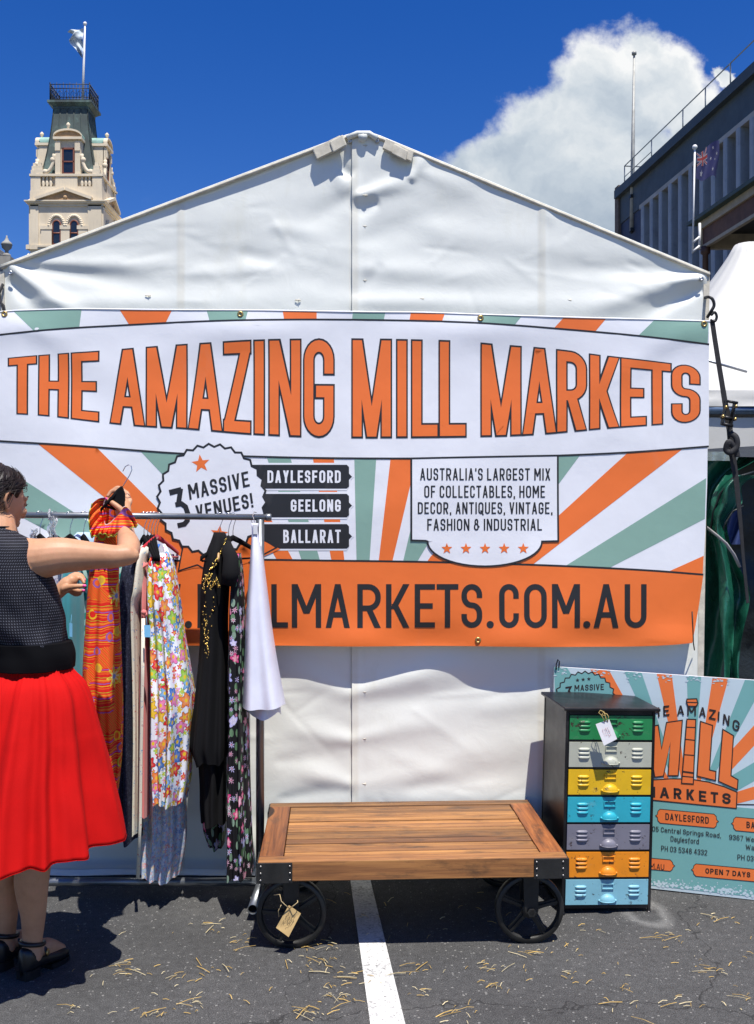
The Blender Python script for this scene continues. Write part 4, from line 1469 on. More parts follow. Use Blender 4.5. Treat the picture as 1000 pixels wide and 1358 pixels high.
def build_office():
    """long modern block running away on the right; facade line x = 18.5 - 0.12 y"""
    root = thing('office_block', (14, 44, 0), 'dark modern office block with tall blue-grey concrete fins and a rooftop railing', 'building')
    fx = lambda Y: 18.5 - 0.12 * Y
    ztop = 18.35
    d = Vector((-0.12, 1, 0)).normalized()
    nrm = Vector((-1, -0.12, 0)).normalized()      # out of the facade
    ang = math.atan2(-0.12, 1)
    R = Matrix.Rotation(math.atan2(0.12, 1), 3, 'Z')   # local y runs along the facade

    def bar(m, Y0, Y1, o0, o1, z0, z1, mat=0):
        Ym = (Y0 + Y1) / 2
        c = Vector((fx(Ym), Ym, 0)) + nrm * ((o0 + o1) / 2)
        c.z = (z0 + z1) / 2
        m.box(c, (abs(o1 - o0), abs(Y1 - Y0) * math.sqrt(1 + .0144), abs(z1 - z0)), R, mat)
    m = MB()
    bar(m, 20, 50, -12, -0.55, 0, ztop - 0.4)
    m.build('glazed_wall', M_GLASS, root)
    m = MB()
    bar(m, 19.5, 50.2, -12, 0.35, ztop - 0.42, ztop)
    bar(m, 19.5, 50.0, -12, 0.10, ztop - 1.75, ztop - 0.42)
    m.build('fascia', M_FASCIA, root)
    m = MB()
    bar(m, 19.5, 47.05, -0.5, 0.28, ztop - 1.95, ztop - 1.75)
    m.build('soffit_beam', M_SLATPANEL, root)
    m = MB()
    bar(m, 47.1, 50, -12, 0.05, 0, ztop - 1.75)
    m.build('end_bay', M_NAVY, root)
    m = MB()
    bar(m, 50, 50.5, -12, 0.2, 0, ztop + 0.25)
    m.build('end_wall', M_BRICKEND, root)
    i = 0
    Y = 46.65
    while Y > 21:
        f = MB()
        c = Vector((fx(Y), Y, 0)) + nrm * 0.02
        prof = [(-.5, -.11), (.26, -.17), (.30, -.10), (.30, .10), (.26, .17), (-.5, .11)]
        pts = [c + nrm * a + d * b for a, b in prof]
        f.prism(pts, (0, 0, ztop - 1.95))
        f.build('concrete_fin', M_CONC, root)
        if Y > 25:
            for z, h in ((ztop - 3.1, .9), (ztop - 6.8, .9)):
                g = MB()
                bar(g, Y - .88, Y - .17, -.5, -.42, z - (0.5 if i % 3 else 1.3), z + h)
                g.build('spandrel_panel', M_SLATPANEL if i % 2 == 0 and i < 8 else M_NAVY, root)
            g = MB()
            for z in (ztop - 4.4, ztop - 5.6, ztop - 8.2, ztop - 9.4):
                bar(g, Y - .88, Y - .55, -.48, -.40, z, z + .09)
                bar(g, Y - .50, Y - .17, -.48, -.40, z, z + .09)
            bar(g, Y - .55, Y - .50, -.49, -.39, 2, ztop - 2)
            g.build('window_bars', M_CONC, root)
        Y -= 1.035
        i += 1
    # rooftop railing
    m = MB()
    off = nrm * 0.1
    P = lambda Y, z: Vector((fx(Y), Y, z)) + off
    zr = ztop + 1.0
    for z in (zr,):
        m.tube([P(20, z), P(49.4, z)], 0.03, 6)
    m.tube([P(46.0, ztop + .45), P(49.4, ztop + .45)], 0.022, 6)
    Y = 49.4
    while Y > 20:
        m.tube([P(Y, ztop), P(Y, zr)], 0.028, 6)
        m.box(P(Y, ztop + .05), (.2, .2, .1))
        Y -= 2.15 if Y < 46 else 3.4
    m.tube([P(49.4, zr), P(49.4, zr) + Vector((6, .7, 0))], 0.03, 6)
    m.tube([P(46, ztop + .45), P(46, ztop)], 0.022, 6)
    m.build('roof_railing', pmat('galvanised_rail', (0.30, 0.33, 0.33), 0.5, 0.5), root)
    # little air conditioner frame hung on the fins
    m = MB()
    m.tube([W(947, 242, 40), W(952, 238, 40), W(952, 250, 40), W(947, 254, 40), W(947, 242, 40)], 0.035, 5)
    a, b = W(945.5, 241, 39.2), W(951.5, 252, 39.6)
    m.build('window_frame', M_WPAINT, root)
    # the bare mast bolted to the end of the block
    Yp = 48.4
    mast = thing('bare_mast', W(838, 305, Yp), 'tall bare grey mast clamped to the end of the office block', 'mast')
    m = MB()
    b0, t0 = W(838, 306, Yp), W(841, 73, Yp)
    m.tube([b0, b0.lerp(t0, .45), t0], [0.115, 0.10, 0.05], 10)
    m.lathe([(0.05, 0), (0.12, 0.02), (0.12, 0.14), (0.04, 0.2)], t0, 10)
    m.build('pole', pmat('weathered_grey_pole', (0.36, 0.36, 0.33), 0.6, 0.2, 0.2, 3), mast)
    for py in (261, 305):
        m = MB()
        c = W(839.5, py, Yp)
        m.box(c + Vector((.22, 0.1, 0)), (.6, .28, .24))
        m.box(c, (.32, .32, .16))
        m.build('clamp', M_IRON, mast)


build_office()

M_FLAGRED = pmat('flag_red', (0.24, 0.02, 0.02), 0.8)
M_FLAGWHITE = pmat('flag_white', (0.26, 0.26, 0.30), 0.8)
M_FLAGNAVY = pmat('flag_navy', (0.012, 0.016, 0.085), 0.8)


def build_verandah():
    Yf = 24.0
    root = thing('verandah_building', W(1010, 690, 20), 'old building with green-edged verandah roof and brown posts beyond the peaked tent', 'building')
    k = 0.12
    e0 = W(923, 292.5, Yf)
    ex = lambda Y: e0.x + k * (Yf - Y)

    def slab(m, Y0, Y1, dx0, dx1, z0, z1, mat=0):
        pts = []
        for Y in (Y0, Y1):
            pts.append((Y, ex(Y)))
        (ya, xa), (yb, xb) = pts
        v = [(xa + dx0, ya, z0), (xa + dx1, ya, z0), (xb + dx1, yb, z0), (xb + dx0, yb, z0), (xa + dx0, ya, z1), (xa + dx1, ya, z1), (xb + dx1, yb, z1), (xb + dx0, yb, z1)]
        m.add(v, [(3, 2, 1, 0), (4, 5, 6, 7), (0, 1, 5, 4), (1, 2, 6, 5), (2, 3, 7, 6), (3, 0, 4, 7)], mat)
    z = e0.z
    m = MB()
    slab(m, 12, Yf + .25, -.12, 5, z - .07, z + .02)
    m.build('verandah_roof', pmat('dark_green_gutter', (0.03, 0.06, 0.045), 0.5), root)
    m = MB()
    slab(m, 12, Yf + .02, 0.05, 0.16, z - .25, z - .07)
    slab(m, 12, Yf, 0.10, 0.2, z - .72, z - .64)
    slab(m, Yf - .12, Yf, 0.05, 3.2, z - .72, z - .07)
    m.build('cream_fascia', pmat('cream_paint', (0.42, 0.36, 0.26), 0.6, streak=0.2), root)
    m = MB()
    slab(m, 12, Yf - .02, 0.11, 0.17, z - .64, z - .25)
    m.build('brown_frieze', pmat('red_brown_paint', (0.11, 0.045, 0.025), 0.6, var=0.2), root)
    for px, Y in ((928, 23.8), (997, 18.8), (1080, 15.2)):
        m = MB()
        c = Vector((ex(Y) + .14, Y, 0))
        m.lathe([(0.09, 0), (0.085, z - 2.6), (0.12, z - 2.5), (0.12, z - 2.4), (0.085, z - 2.35), (0.07, z - .9), (0.12, z - .85), (0.12, z - .7)], c, 10)
        m.build('post', pmat('brown_post', (0.09, 0.045, 0.03), 0.6), root)
    m = MB()
    slab(m, 12, 24, 3.2, 8, 0, z - .1)
    m.build('wall', pmat('dark_brick', (0.10, 0.06, 0.045), 0.85, var=0.25, scale=5), root)
    m = MB()
    slab(m, 12, 24, 0.2, 3.2, z - .36, z - .30)
    m.build('soffit', M_IRON, root)
    # flag pole leaning off the corner, with its bracket
    Yp = 23.3
    fp = thing('flagpole', W(919, 335, Yp), 'slender white flagpole fixed by a bracket to the verandah corner', 'flagpole')
    m = MB()
    t0, b0 = W(921.5, 198, Yp), W(918.5, 336, Yp)
    m.tube([b0, t0], 0.022, 8)
    m.ball(t0 + Vector((0, 0, .05)), 0.062, 12)
    m.build('pole', M_WPAINT, fp)
    m = MB()
    for ya, yb in ((322, 314), (334, 326)):
        m.tube([W(918.6, ya, Yp), W(928, yb, Yp)], 0.03, 6)
    m.tube([W(928, 296, Yp), W(928, 330, Yp)], 0.03, 6)
    m.build('bracket', M_WPAINT, fp)
    # flag: printed cloth with canton and stars
    A = Art(0.06)
    wF, hF = 1.0, 0.62
    A.poly([(0, 0), (wF, 0), (wF, hF), (0, hF)], 0, 2)
    for (a, b, w_) in (((0, 0), (.5, .31), .055), ((0, .31), (.5, 0), .055)):
        A.line([a, b], w_, 1, 1)
        A.line([a, b], w_ * .4, 2, 0)
    A.line([(.25, 0), (.25, .31)], .10, 3, 1)
    A.line([(0, .155), (.5, .155)], .10, 3, 1)
    A.line([(.25, 0), (.25, .31)], .06, 4, 0)
    A.line([(0, .155), (.5, .155)], .06, 4, 0)
    for x, y, r in ((.25, .47, .085), (.75, .10, .04), (.65, .27, .04), (.86, .23, .04), (.75, .50, .045), (.80, .33, .025)):
        A.star(x, y, r, 3, 1)

    def fm(x, y, lay):
        u, v = x / wF, y / hF
        X = t0.x + .04 + u * 0.50 + 0.02 * math.sin(v * 5)
        Z = t0.z - .10 - v * 0.58 - 0.10 * math.sin(u * 2.2) * (v - .7) + 0.20 * u * (1 - 0.9 * v) - 0.05 * math.sin(u * 6)
        Yy = Yp - 0.10 * math.sin(u * 8 + v * 2) * u - lay * 0.0015
        return (X, Yy, Z)
    o = A.build('national_flag', [M_FLAGRED, M_FLAGWHITE, M_FLAGNAVY], fm, None)
    tag(o, 'navy national flag with union cross corner and white stars on the white pole', 'flag')


build_verandah()

# ------------------------------------------------------------------ the tents on the right
M_TENT2 = vinyl_mat('peaked_tent_cloth', (0.54, 0.535, 0.50), 0.55, 0.25)


def build_peaked():
    yc, hs = 7.6, 1.62
    xc = Xat(992, yc)
    ze, za = Zat(521, yc - hs), Zat(325, yc)
    root = thing('peaked_tent', (xc, yc, 0), 'white pagoda tent with a tall pointed roof beside the marquee', 'tent')
    m = MB()
    rings, n, seg = [], 26, 64
    for i in range(n + 1):
        u = i / n
        r = 0.10 + (hs - 0.10) * (u ** 1.15 * 0.75 + 0.25 * u)
        z = za - (za - ze) * (1 - (1 - u) ** 1.45)
        ring = []
        for j in range(seg):
            a = 2 * PI * j / seg + PI / 4
            c, s_ = math.cos(a), math.sin(a)
            k = 1.0 / max(abs(c), abs(s_))
            k = lerp(1.0, k, min(1, u * 1.6))
            w = 1 + 0.02 * math.sin(a * 16) * (1 - u) + 0.006 * math.sin(a * 9 + 4 * u)
            ring.append((xc + r * k * c * w, yc + r * k * s_ * w, z))
        rings.append(ring)
    m.rings(rings, True, True, False)
    m.build('roof', M_TENT2, root)
    m = MB()
    for sx, sy, ex_, ey in ((-1, -1, 1, -1), (1, -1, 1, 1), (1, 1, -1, 1), (-1, 1, -1, -1)):
        def fn(u, v, sx=sx, sy=sy, ex_=ex_, ey=ey):
            x, y = xc + lerp(sx, ex_, u) * (hs + .012), yc + lerp(sy, ey, u) * (hs + .012)
            b = .012 * noise.noise(Vector((u * 14, v * 2, sx + sy * 3)))
            return (x + b, y + b - .015 * v * (1 if sy == -1 and ey == -1 else 0), ze + .015 - v * .10)
        m.grid(fn, 40, 4)
    m.build('valance', M_TENT2, root)
    m = MB()
    for sx, sy, ex_, ey in ((-1, -1, 1, -1), (-1, 1, -1, -1), (1, -1, 1, 1)):
        def fn(u, v, sx=sx, sy=sy, ex_=ex_, ey=ey):
            b = .018 * noise.fractal(Vector((u * 5, v * 3, sx + sy * 3)), 1, 2, 3)
            return (xc + lerp(sx, ex_, u) * (hs - .008) + b * .5, yc + lerp(sy, ey, u) * (hs - .008) + b * .5, (ze - .16) * (1 - v) + .01)
        m.grid(fn, 40, 24)
    m.build('wall', M_TENT2, root)
    m = MB()
    for sx, sy, ex_, ey in ((-1, -1, 1, -1), (-1, 1, -1, -1)):
        a = Vector((xc + sx * (hs + .0), yc + sy * (hs + .0), ze - .105))
        b = Vector((xc + ex_ * (hs + .0), yc + ey * (hs + .0), ze - .105))
        m.tube([a, b], 0.026, 8)
    m.build('eave_beam', pmat('blue_grey_steel', (0.13, 0.19, 0.28), 0.4, 0.6), root)
    # a thin guy stick lying on its roof
    s = MB()
    a, b = W(938, 478, 5.55), W(990, 493, 5.75)
    s.tube([a, b], 0.007, 6)
    s.tube([a, W(900, 468, 5.6)], 0.007, 6)
    s.build('guy_rod', M_ALU, root)


build_peaked()

M_NYLON = pmat('green_nylon', (0.012, 0.10, 0.062), 0.30, var=0.25, scale=5, bump=0.45, bscale=14, bdist=0.02, coat=0.3)
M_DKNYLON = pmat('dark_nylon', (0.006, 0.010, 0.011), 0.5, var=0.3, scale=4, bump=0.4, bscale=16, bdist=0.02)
M_SILVERN = pmat('silver_nylon', (0.35, 0.40, 0.38), 0.25, 0.5, var=0.2, scale=6, bump=0.4, bscale=20, bdist=0.01)


def build_green_tent():
    Yg = 4.75
    root = thing('green_tent', (Xat(985, Yg), Yg + .6, 0), 'dark green nylon tent with open flap beside the marquee', 'tent')
    xl = Xat(926, Yg)
    # inner dark body
    m = MB()

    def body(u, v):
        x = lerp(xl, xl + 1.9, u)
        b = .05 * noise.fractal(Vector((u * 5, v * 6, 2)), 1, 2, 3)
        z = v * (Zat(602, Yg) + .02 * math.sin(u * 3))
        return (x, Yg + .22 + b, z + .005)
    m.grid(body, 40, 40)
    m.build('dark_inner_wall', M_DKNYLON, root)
    # the outer green skin: left of a curved opening
    edge = [(600, 1020), (612, 1000), (626, 975), (650, 953), (668, 948), (684, 944), (700, 946), (720, 958), (745, 966), (770, 973), (790, 973), (820, 968), (850, 966), (897, 956), (1100, 950)]
    m = MB()

    def skin(u, v):
        py = lerp(606, 1150, v)
        r = sinterp(py, edge)
        l = 905
        px = lerp(l, r, u)
        k = noise.fractal(Vector((u * 2.2 + 3, py * 0.012, 4)), 1, 2, 3)
        pleat = 0.05 * math.sin(u * 9 + py * .006) * u
        y = Yg + .02 * k - pleat - 0.06 * math.exp(-((u - 1) / .1) ** 2)
        p = W(px, py, y)
        return p
    m.grid(skin, 46, 60)
    m.build('flysheet', M_NYLON, root)
    m = MB()

    def roof(u, v):
        px = lerp(905, 1120, u)
        py = lerp(606, 588 - 0.06 * (px - 940), v)
        p = W(px, py, Yg - .08 + v * .1)
        p.y += .02 * noise.noise(Vector((u * 12, v * 3, 0))) + v * .5
        return p
    m.grid(roof, 40, 8)
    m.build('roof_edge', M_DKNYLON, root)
    m = MB()
    m.grid(lambda u, v: W(lerp(925, 982 - 5 * v, u), lerp(599, 611, v) + (6 * max(0, u - .75)) * (1 - v), Yg - .16 + .015 * math.sin(u * 12)), 20, 4)
    m.build('reflective_strip', M_SILVERN, root)
    # pulled-back door panel, hanging in folds
    m = MB()
    lft = [(628, 962), (660, 944), (700, 945), (745, 952), (800, 954), (860, 958), (900, 961), (1100, 965)]
    rgt = [(628, 1010), (642, 985), (668, 984), (686, 967), (700, 964), (740, 975), (780, 993), (800, 994), (840, 985), (880, 980), (900, 980), (1100, 985)]

    def door(u, v):
        py = lerp(630, 1150, v)
        px = lerp(sinterp(py, lft), sinterp(py, rgt), u)
        f = .05 * math.sin(u * 7 + py * .012) + .03 * noise.fractal(Vector((u * 3, py * .02, 8)), 1, 2, 3)
        return W(px, py, Yg - .12 + f)
    m.grid(door, 24, 70)
    m.build('door_panel', M_NYLON, root)
    m = MB()
    m.tube([W(938, 700, Yg - .06), W(952, 711, Yg - .2), W(963, 721, Yg - .22), W(973, 735, Yg - .22), W(981, 752, Yg - .2)], 0.008, 6, flat=((0, 0, 1), 0.35))
    m.build('tie_strap', pmat('grey_tape', (0.28, 0.27, 0.28), 0.7), root)
    m = MB()
    pts = [W(1000, 626, Yg - .16), W(972, 634, Yg - .16), W(955, 655, Yg - .14), W(946, 680, Yg - .1), W(941, 710, Yg - .08)]
    m.tube(pts, 0.0055, 6)
    pts = [W(986, 671, Yg - .2), W(972, 678, Yg - .2), W(963, 692, Yg - .2), W(959, 702, Yg - .2)]
    m.tube(pts, 0.004, 6)
    m.build('seam_piping', M_DKNYLON, root)
    # blue lining showing through the gap
    m = MB()
    m.grid(lambda u, v: W(lerp(960, 984, u), lerp(672, 722, v), Yg + .06 + .02 * math.sin(u * 9 + v * 5)), 12, 16)
    m.build('lining', pmat('blue_lining', (0.03, 0.05, 0.16), 0.6), root)
    m = MB()
    m.box(W(931, 808, Yg - .05), (.012, .004, .055))
    m.build('maker_tag', pmat('yellow_tag', (0.6, 0.5, 0.02), 0.6), root)


build_green_tent()


def spl(P, sub=6):
    n = len(P)
    ks = list(range(n))
    return [Vector([sinterp(i / sub, list(zip(ks, [p[a] for p in P]))) for a in range(3)]) for i in range((n - 1) * sub + 1)]


def build_ratchet():
    Y1 = 4.10
    root = thing('ratchet_strap', W(945, 420, Y1), 'black ratchet strap hooked near the banner corner, hanging beside the peaked tent', 'strap')
    h = MB()
    h.tube(spl([W(938, 421, Y1 + .02), W(943, 413, Y1), W(947, 405, Y1), W(945, 397, Y1), W(940, 394, Y1 + .01), W(934, 395, Y1 + .05)]), 0.0065, 8)
    h.tube(spl([W(943, 418, Y1), W(947.5, 414, Y1), W(950.5, 419, Y1), W(949, 425, Y1), W(945, 426, Y1), W(942, 424, Y1)]), 0.0058, 8)
    h.build('hook', M_BLKMETAL, root)
    s = MB()
    P = [(944.5, 424), (948, 448), (953, 480), (958, 510), (962, 535), (965, 552), (968, 570), (971, 600), (977, 640), (982, 690), (986, 740), (992, 800)]
    wd = [6.2, 6.2, 6.4, 6.6, 7, 8.5, 8, 9, 7, 5, 4, 4]
    pts = [W(x, y, Y1 + .002 * i) for i, (x, y) in enumerate(P)]
    ru = MB()
    for i in range(len(P) - 1):
        a, b = pts[i], pts[i + 1]
        d = (b - a).normalized()
        n = Vector((-d.z, 0, d.x))
        wa, wb = wd[i] / 2 / F * Y1, wd[i + 1] / 2 / F * Y1
        s.prism([a + n * wa, b + n * wb, b - n * wb, a - n * wa], (0, .004, 0))
    s.build('webbing', M_BLKWEB, root)
    b = MB()
    c = W(966, 548, Y1 - .015)
    R = Matrix.Rotation(rad(10), 3, 'Y')
    for sx in (-.018, .018):
        b.box(c + R @ Vector((sx, 0, 0)), (.004, .035, .10), R)
    b.tube([c + R @ Vector((-.028, 0, -.02)), c + R @ Vector((.03, 0, -.02))], 0.009, 10)
    b.tube([c + R @ Vector((-.024, -.02, .045)), c + R @ Vector((.024, -.02, .045))], 0.006, 8)
    b.tube([c + R @ Vector((-.024, -.01, -.05)), c + R @ Vector((.024, -.01, -.05))], 0.007, 8)
    b.build('ratchet_buckle', M_BLKMETAL, root)
    for dx, dz in ((.026, -.022), (-.02, .02), (.02, .03), (-.026, -.02)):
        b = MB()
        b.ball(c + R @ Vector((dx, -.02, dz)), 0.0075, 8)
        b.build('rivet', M_BRASS, root)
    k = MB()
    k.tube(spl([W(968, 574, Y1 - .01), W(976, 580, Y1 - .02), W(977, 592, Y1 - .02), W(969, 600, Y1 - .02), W(963, 596, Y1 - .015), W(967, 586, Y1 - .022), W(976, 597, Y1 - .012), W(978, 606, Y1 - .01)]), .0075, 8, flat=((0, 1, 0), 1.7))
    k.build('strap_knot', M_BLKWEB, root)


build_ratchet()
# a dark strap looped round the left corner of the marquee frame
m = MB()
m.tube([W(4, 377, 4.13), W(-1, 388, 4.12), W(1, 400, 4.11), W(5, 413, 4.10), W(2, 432, 4.09), W(-6, 446, 4.09)], 0.010, 8, flat=((0, 1, 0), 0.5))
m.tube([W(-2, 398, 4.11), W(5, 405, 4.10), W(7, 416, 4.09)], 0.005, 6)
tag(m.build('tie_strap', M_BLKWEB), 'short black tie strap at the left top corner of the banner', 'strap')

# ------------------------------------------------------------------ wood and iron cart
def wood_mat(name, tint=(1, 1, 1), dark=1.0):
    m, t, b = mat_begin(name, 0.55)
    uv = t.new('ShaderNodeUVMap').outputs[0]
    isl = t.new('ShaderNodeNewGeometry').outputs['Random Per Island']
    off = t.comb(t.m('MULTIPLY', isl, 37.0), t.m('MULTIPLY', isl, 91.0), 0)
    p = t.vm('ADD', uv, off)
    grain = t.noise(t.vm('MULTIPLY', p, (3.5, 85, 1)), 1.0, 6, 0.65, 0.6)
    ring = t.noise(t.vm('MULTIPLY', p, (1.2, 22, 1)), 1.0, 3, 0.5, 1.2)
    k = t.m('ADD', t.m('MULTIPLY', grain, 0.55), t.m('MULTIPLY', ring, 0.45))
    c = t.ramp(k, [(0.28, (0.055, 0.022, 0.008)), (0.45, (0.21, 0.088, 0.025)), (0.58, (0.36, 0.165, 0.046)), (0.75, (0.52, 0.28, 0.092))])
    sc = t.m('ADD', t.m('MULTIPLY', isl, 1.0), 0.42)
    c = t.vm('SCALE', c, scale=sc)
    c = t.vm('MULTIPLY', c, tuple(0.98 * x for x in tint))
    red = t.m('GREATER_THAN', t.m('FRACT', t.m('MULTIPLY', isl, 7.31)), 0.72)
    c = t.mix(t.m('MULTIPLY', red, 0.3), c, (0.25, 0.095, 0.035))
    st = t.noise(t.vm('MULTIPLY', p, (5, 14, 1)), 1.0, 6, 0.7)
    sk = t.new('ShaderNodeMapRange', {'Value': st, 'From Min': 0.52, 'From Max': 0.70, 'To Max': 0.85}).outputs[0]
    c = t.mix(sk, c, (0.035, 0.022, 0.013))
    cr = t.noise(t.vm('MULTIPLY', p, (2.2, 120, 1)), 1.0, 4, 0.6)
    ck = t.new('ShaderNodeMapRange', {'Value': cr, 'From Min': 0.66, 'From Max': 0.72, 'To Max': 0.8}).outputs[0]
    c = t.mix(ck, c, (0.03, 0.018, 0.01))
    t.l.new(c, b.inputs['Base Color'])
    h = t.m('SUBTRACT', t.m('MULTIPLY', grain, 0.6), t.m('MULTIPLY', ck, 0.5))
    t.l.new(t.new('ShaderNodeBump', {'Strength': 0.5, 'Distance': 0.003, 'Height': h}).outputs[0], b.inputs['Normal'])
    b.inputs['Coat Weight'].default_value = 0.12
    b.inputs['Coat Roughness'].default_value = 0.35
    return m


M_WOOD = wood_mat('reclaimed_timber')
M_WOODR = wood_mat('red_reclaimed_timber', (0.85, 0.62, 0.55))
M_CARTIRON = pmat('black_cast_iron', (0.024, 0.024, 0.023), 0.42, 0.3, 0.3, 14, bump=0.35, bscale=110, stain=(0.06, 0.028, 0.012), sscale=9, samt=0.4, slo=0.6, shi=0.8)
M_BOLT = pmat('steel_bolt', (0.42, 0.40, 0.37), 0.35, 0.9)
M_KRAFT = pmat('kraft_card', (0.48, 0.33, 0.14), 0.85, var=0.08, scale=40)
M_TWINE = pmat('twine', (0.50, 0.38, 0.20), 0.9)
M_CARD = pmat('white_card', (0.74, 0.73, 0.74), 0.8, var=0.03)
M_INK = pmat('ink', (0.03, 0.02, 0.02), 0.8)
M_INKRED = pmat('red_ink', (0.42, 0.07, 0.06), 0.8)


def build_cart():
    zt, th = 0.330, 0.070
    W_, D_ = 1.072, 0.70
    L = Vector((Xat(342, 3.358), 3.358, 0))
    Rr = Vector((Xat(752, 3.408), 3.408, 0))
    ang = math.atan2(Rr.y - L.y, Rr.x - L.x)
    root = thing('wooden_cart', (0, 0, 0), 'low reclaimed timber cart with black iron wheels standing before the marquee', 'cart')
    # local frame: x along the front edge, y away from the viewer
    rnd = random.Random(3)
    m = MB()
    eb = 0.085
    # end boards
    for x0, x1 in ((0.0, eb), (W_ - eb, W_)):
        m.bx(x0 + .001, x1 - .001, 0.055, D_ - 0.055, zt - 0.040, zt + 0.001, 1)
    # long planks
    ws = [rnd.uniform(.050, .085) for _ in range(13)]
    k = (D_ - 0.112) / sum(ws)
    y = 0.056
    for w in ws:
        w *= k
        dz = rnd.uniform(-.0035, .0015)
        m.bx(eb + .0015, W_ - eb - .0015, y + .0024, y + w - .0024, zt - 0.038, zt + dz, 0)
        y += w
    # front and back beams
    m.bx(0, W_, 0, 0.054, zt - th, zt, 0)
    m.bx(0, W_, D_ - 0.054, D_, zt - th, zt, 0)
    for x0 in (0.003, W_ - 0.045):
        m.bx(x0, x0 + .042, 0.056, D_ - .056, zt - th, zt - .042, 0)
    m.bx(.1, W_ - .1, 0.06, D_ - .06, zt - .052, zt - .043, 0)
    m.build('deck', [M_WOOD, M_WOODR], root, bevel=0.003)
    # corner irons with bolts
    for sx in (0, 1):
        for sy in (0, 1):
            c = MB()
            t_ = 0.005
            bw = 0.118
            x0, x1 = (-t_, bw) if sx == 0 else (W_ - bw, W_ + t_)
            y0, y1 = (-t_, -0.0003) if sy == 0 else (D_ + .0003, D_ + t_)
            c.bx(x0, x1, y0, y1, zt - th - .004, zt - .004)
            xs = (-t_, -.0003) if sx == 0 else (W_ + .0003, W_ + t_)
            ys = (-t_ * .98, bw) if sy == 0 else (D_ - bw, D_ + t_ * .98)
            c.bx(xs[0], xs[1], ys[0], ys[1], zt - th - .0035, zt - .0045)
            o = c.build('corner_iron', M_CARTIRON, root, bevel=0.0012)
            bo = MB()
            for fx in (0.12, 0.93) if sx == 0 else (0.07, 0.82):
                for fz in (.16, .5, .84):
                    p = Vector((lerp(x0, x1, fx), y0 - .0008 if sy == 0 else y1, zt - th + fz * th - .003))
                    bo.lathe([(0.0036, 0), (0.0032, -.0022 if sy == 0 else .0022), (0.001, -.0032 if sy == 0 else .0032)], p, 10, 'Y')
            bo.build('bolt', M_BOLT, o)
    # wheels in their forks
    r = 0.122
    for sx, xc in ((0, 0.112), (1, W_ - 0.118)):
        for sy, yc in ((0, 0.085), (1, D_ - 0.085)):
            w = MB()
            sgn = -1 if sy == 0 else 1
            # rim: outer tread ring with flanges
            w.lathe([(r - .016, -.017), (r - .004, -.017), (r, -.013), (r, .013), (r - .004, .017), (r - .016, .017), (r - .017, .006), (r - .021, .004), (r - .021, -.004), (r - .017, -.006)], (xc, yc, r), 56, 'Y', closed_profile=True)
            w.lathe([(0.009, -.026), (0.026, -.026), (0.030, -.020), (0.030, .020), (0.026, .026), (0.009, .026)], (xc, yc, r), 24, 'Y', closed_profile=True)
            for i in range(5):
                a = 2 * PI * i / 5 + (0.22 if sx else 0.55)
                d = Vector((math.cos(a), 0, math.sin(a)))
                n = Vector((-d.z, 0, d.x))
                c0 = Vector((xc, yc, r))
                pts = []
                for q, wd in ((0.024, .0125), (0.06, .0095), (r - .018, .012)):
                    pts.append((c0 + d * q, wd))
                # I-section: flat web plus raised spine
                for (p, wd), (p2, wd2) in zip(pts, pts[1:]):
                    w.prism([p + n * wd - Vector((0, .004, 0)), p2 + n * wd2 - Vector((0, .004, 0)), p2 - n * wd2 - Vector((0, .004, 0)), p - n * wd - Vector((0, .004, 0))], (0, .008, 0))
                w.prism([c0 + d * .024 + n * .0035 - Vector((0, .013, 0)), c0 + d * (r - .018) + n * .0035 - Vector((0, .009, 0)), c0 + d * (r - .018) - n * .0035 - Vector((0, .009, 0)), c0 + d * .024 - n * .0035 - Vector((0, .013, 0))], (0, .018, 0))
            w.build('wheel', M_CARTIRON, root)
            f = MB()
            for yy in (-.036, .036):
                hw = .0285
                prof = [(-hw, zt - th - .003), (hw, zt - th - .003), (hw * .86, r + .012)] + [(hw * .86 * math.cos(t), r + .012 - hw * .95 * math.sin(t)) for t in [PI * i / 10 for i in range(1, 10)]] + [(-hw * .86, r + .012)]
                f.prism([(xc + x, yc + yy - .004, z) for x, z in prof], (0, .008, 0))
            f.bx(xc - .045, xc + .045, yc - .042, yc + .042, zt - th - .010, zt - th - .001)
            f.tube([(xc, yc - .05, r), (xc, yc + .05, r)], 0.010, 12)
            f.lathe([(0.016, -.050), (0.016, -.043), (0.010, -.040)], (xc, yc, r), 6, 'Y', smooth=False)
            f.lathe([(0.016, .050), (0.016, .043), (0.010, .040)], (xc, yc, r), 6, 'Y', smooth=False)
            f.build('wheel_fork', M_CARTIRON, root, bevel=0.001)
    root.location = L
    root.rotation_euler = (0, 0, ang)
    return root


build_cart()


def scribble(m, c, ux, uy, nl, w, h, nrm, mat=0, seed=1, th=0.0007):
    """small handwritten strokes on a card: c centre, ux/uy unit axes, nrm outward"""
    rn = random.Random(seed)
    for i in range(nl):
        v = (0.5 - (i + .5) / nl) * h
        x = -w / 2 + rn.uniform(0, .15) * w
        end = w / 2 - rn.uniform(0, .3) * w
        pts = []
        while x < end:
            pts.append(c + ux * x + uy * (v + rn.uniform(-.35, .35) * h / nl) + nrm * .0012)
            x += w * rn.uniform(.025, .05)
            if rn.random() < .16 and len(pts) > 2:
                m.tube(pts, th, 4, mat)
                pts = []
                x += w * .05
        if len(pts) > 2:
            m.tube(pts, th, 4, mat)


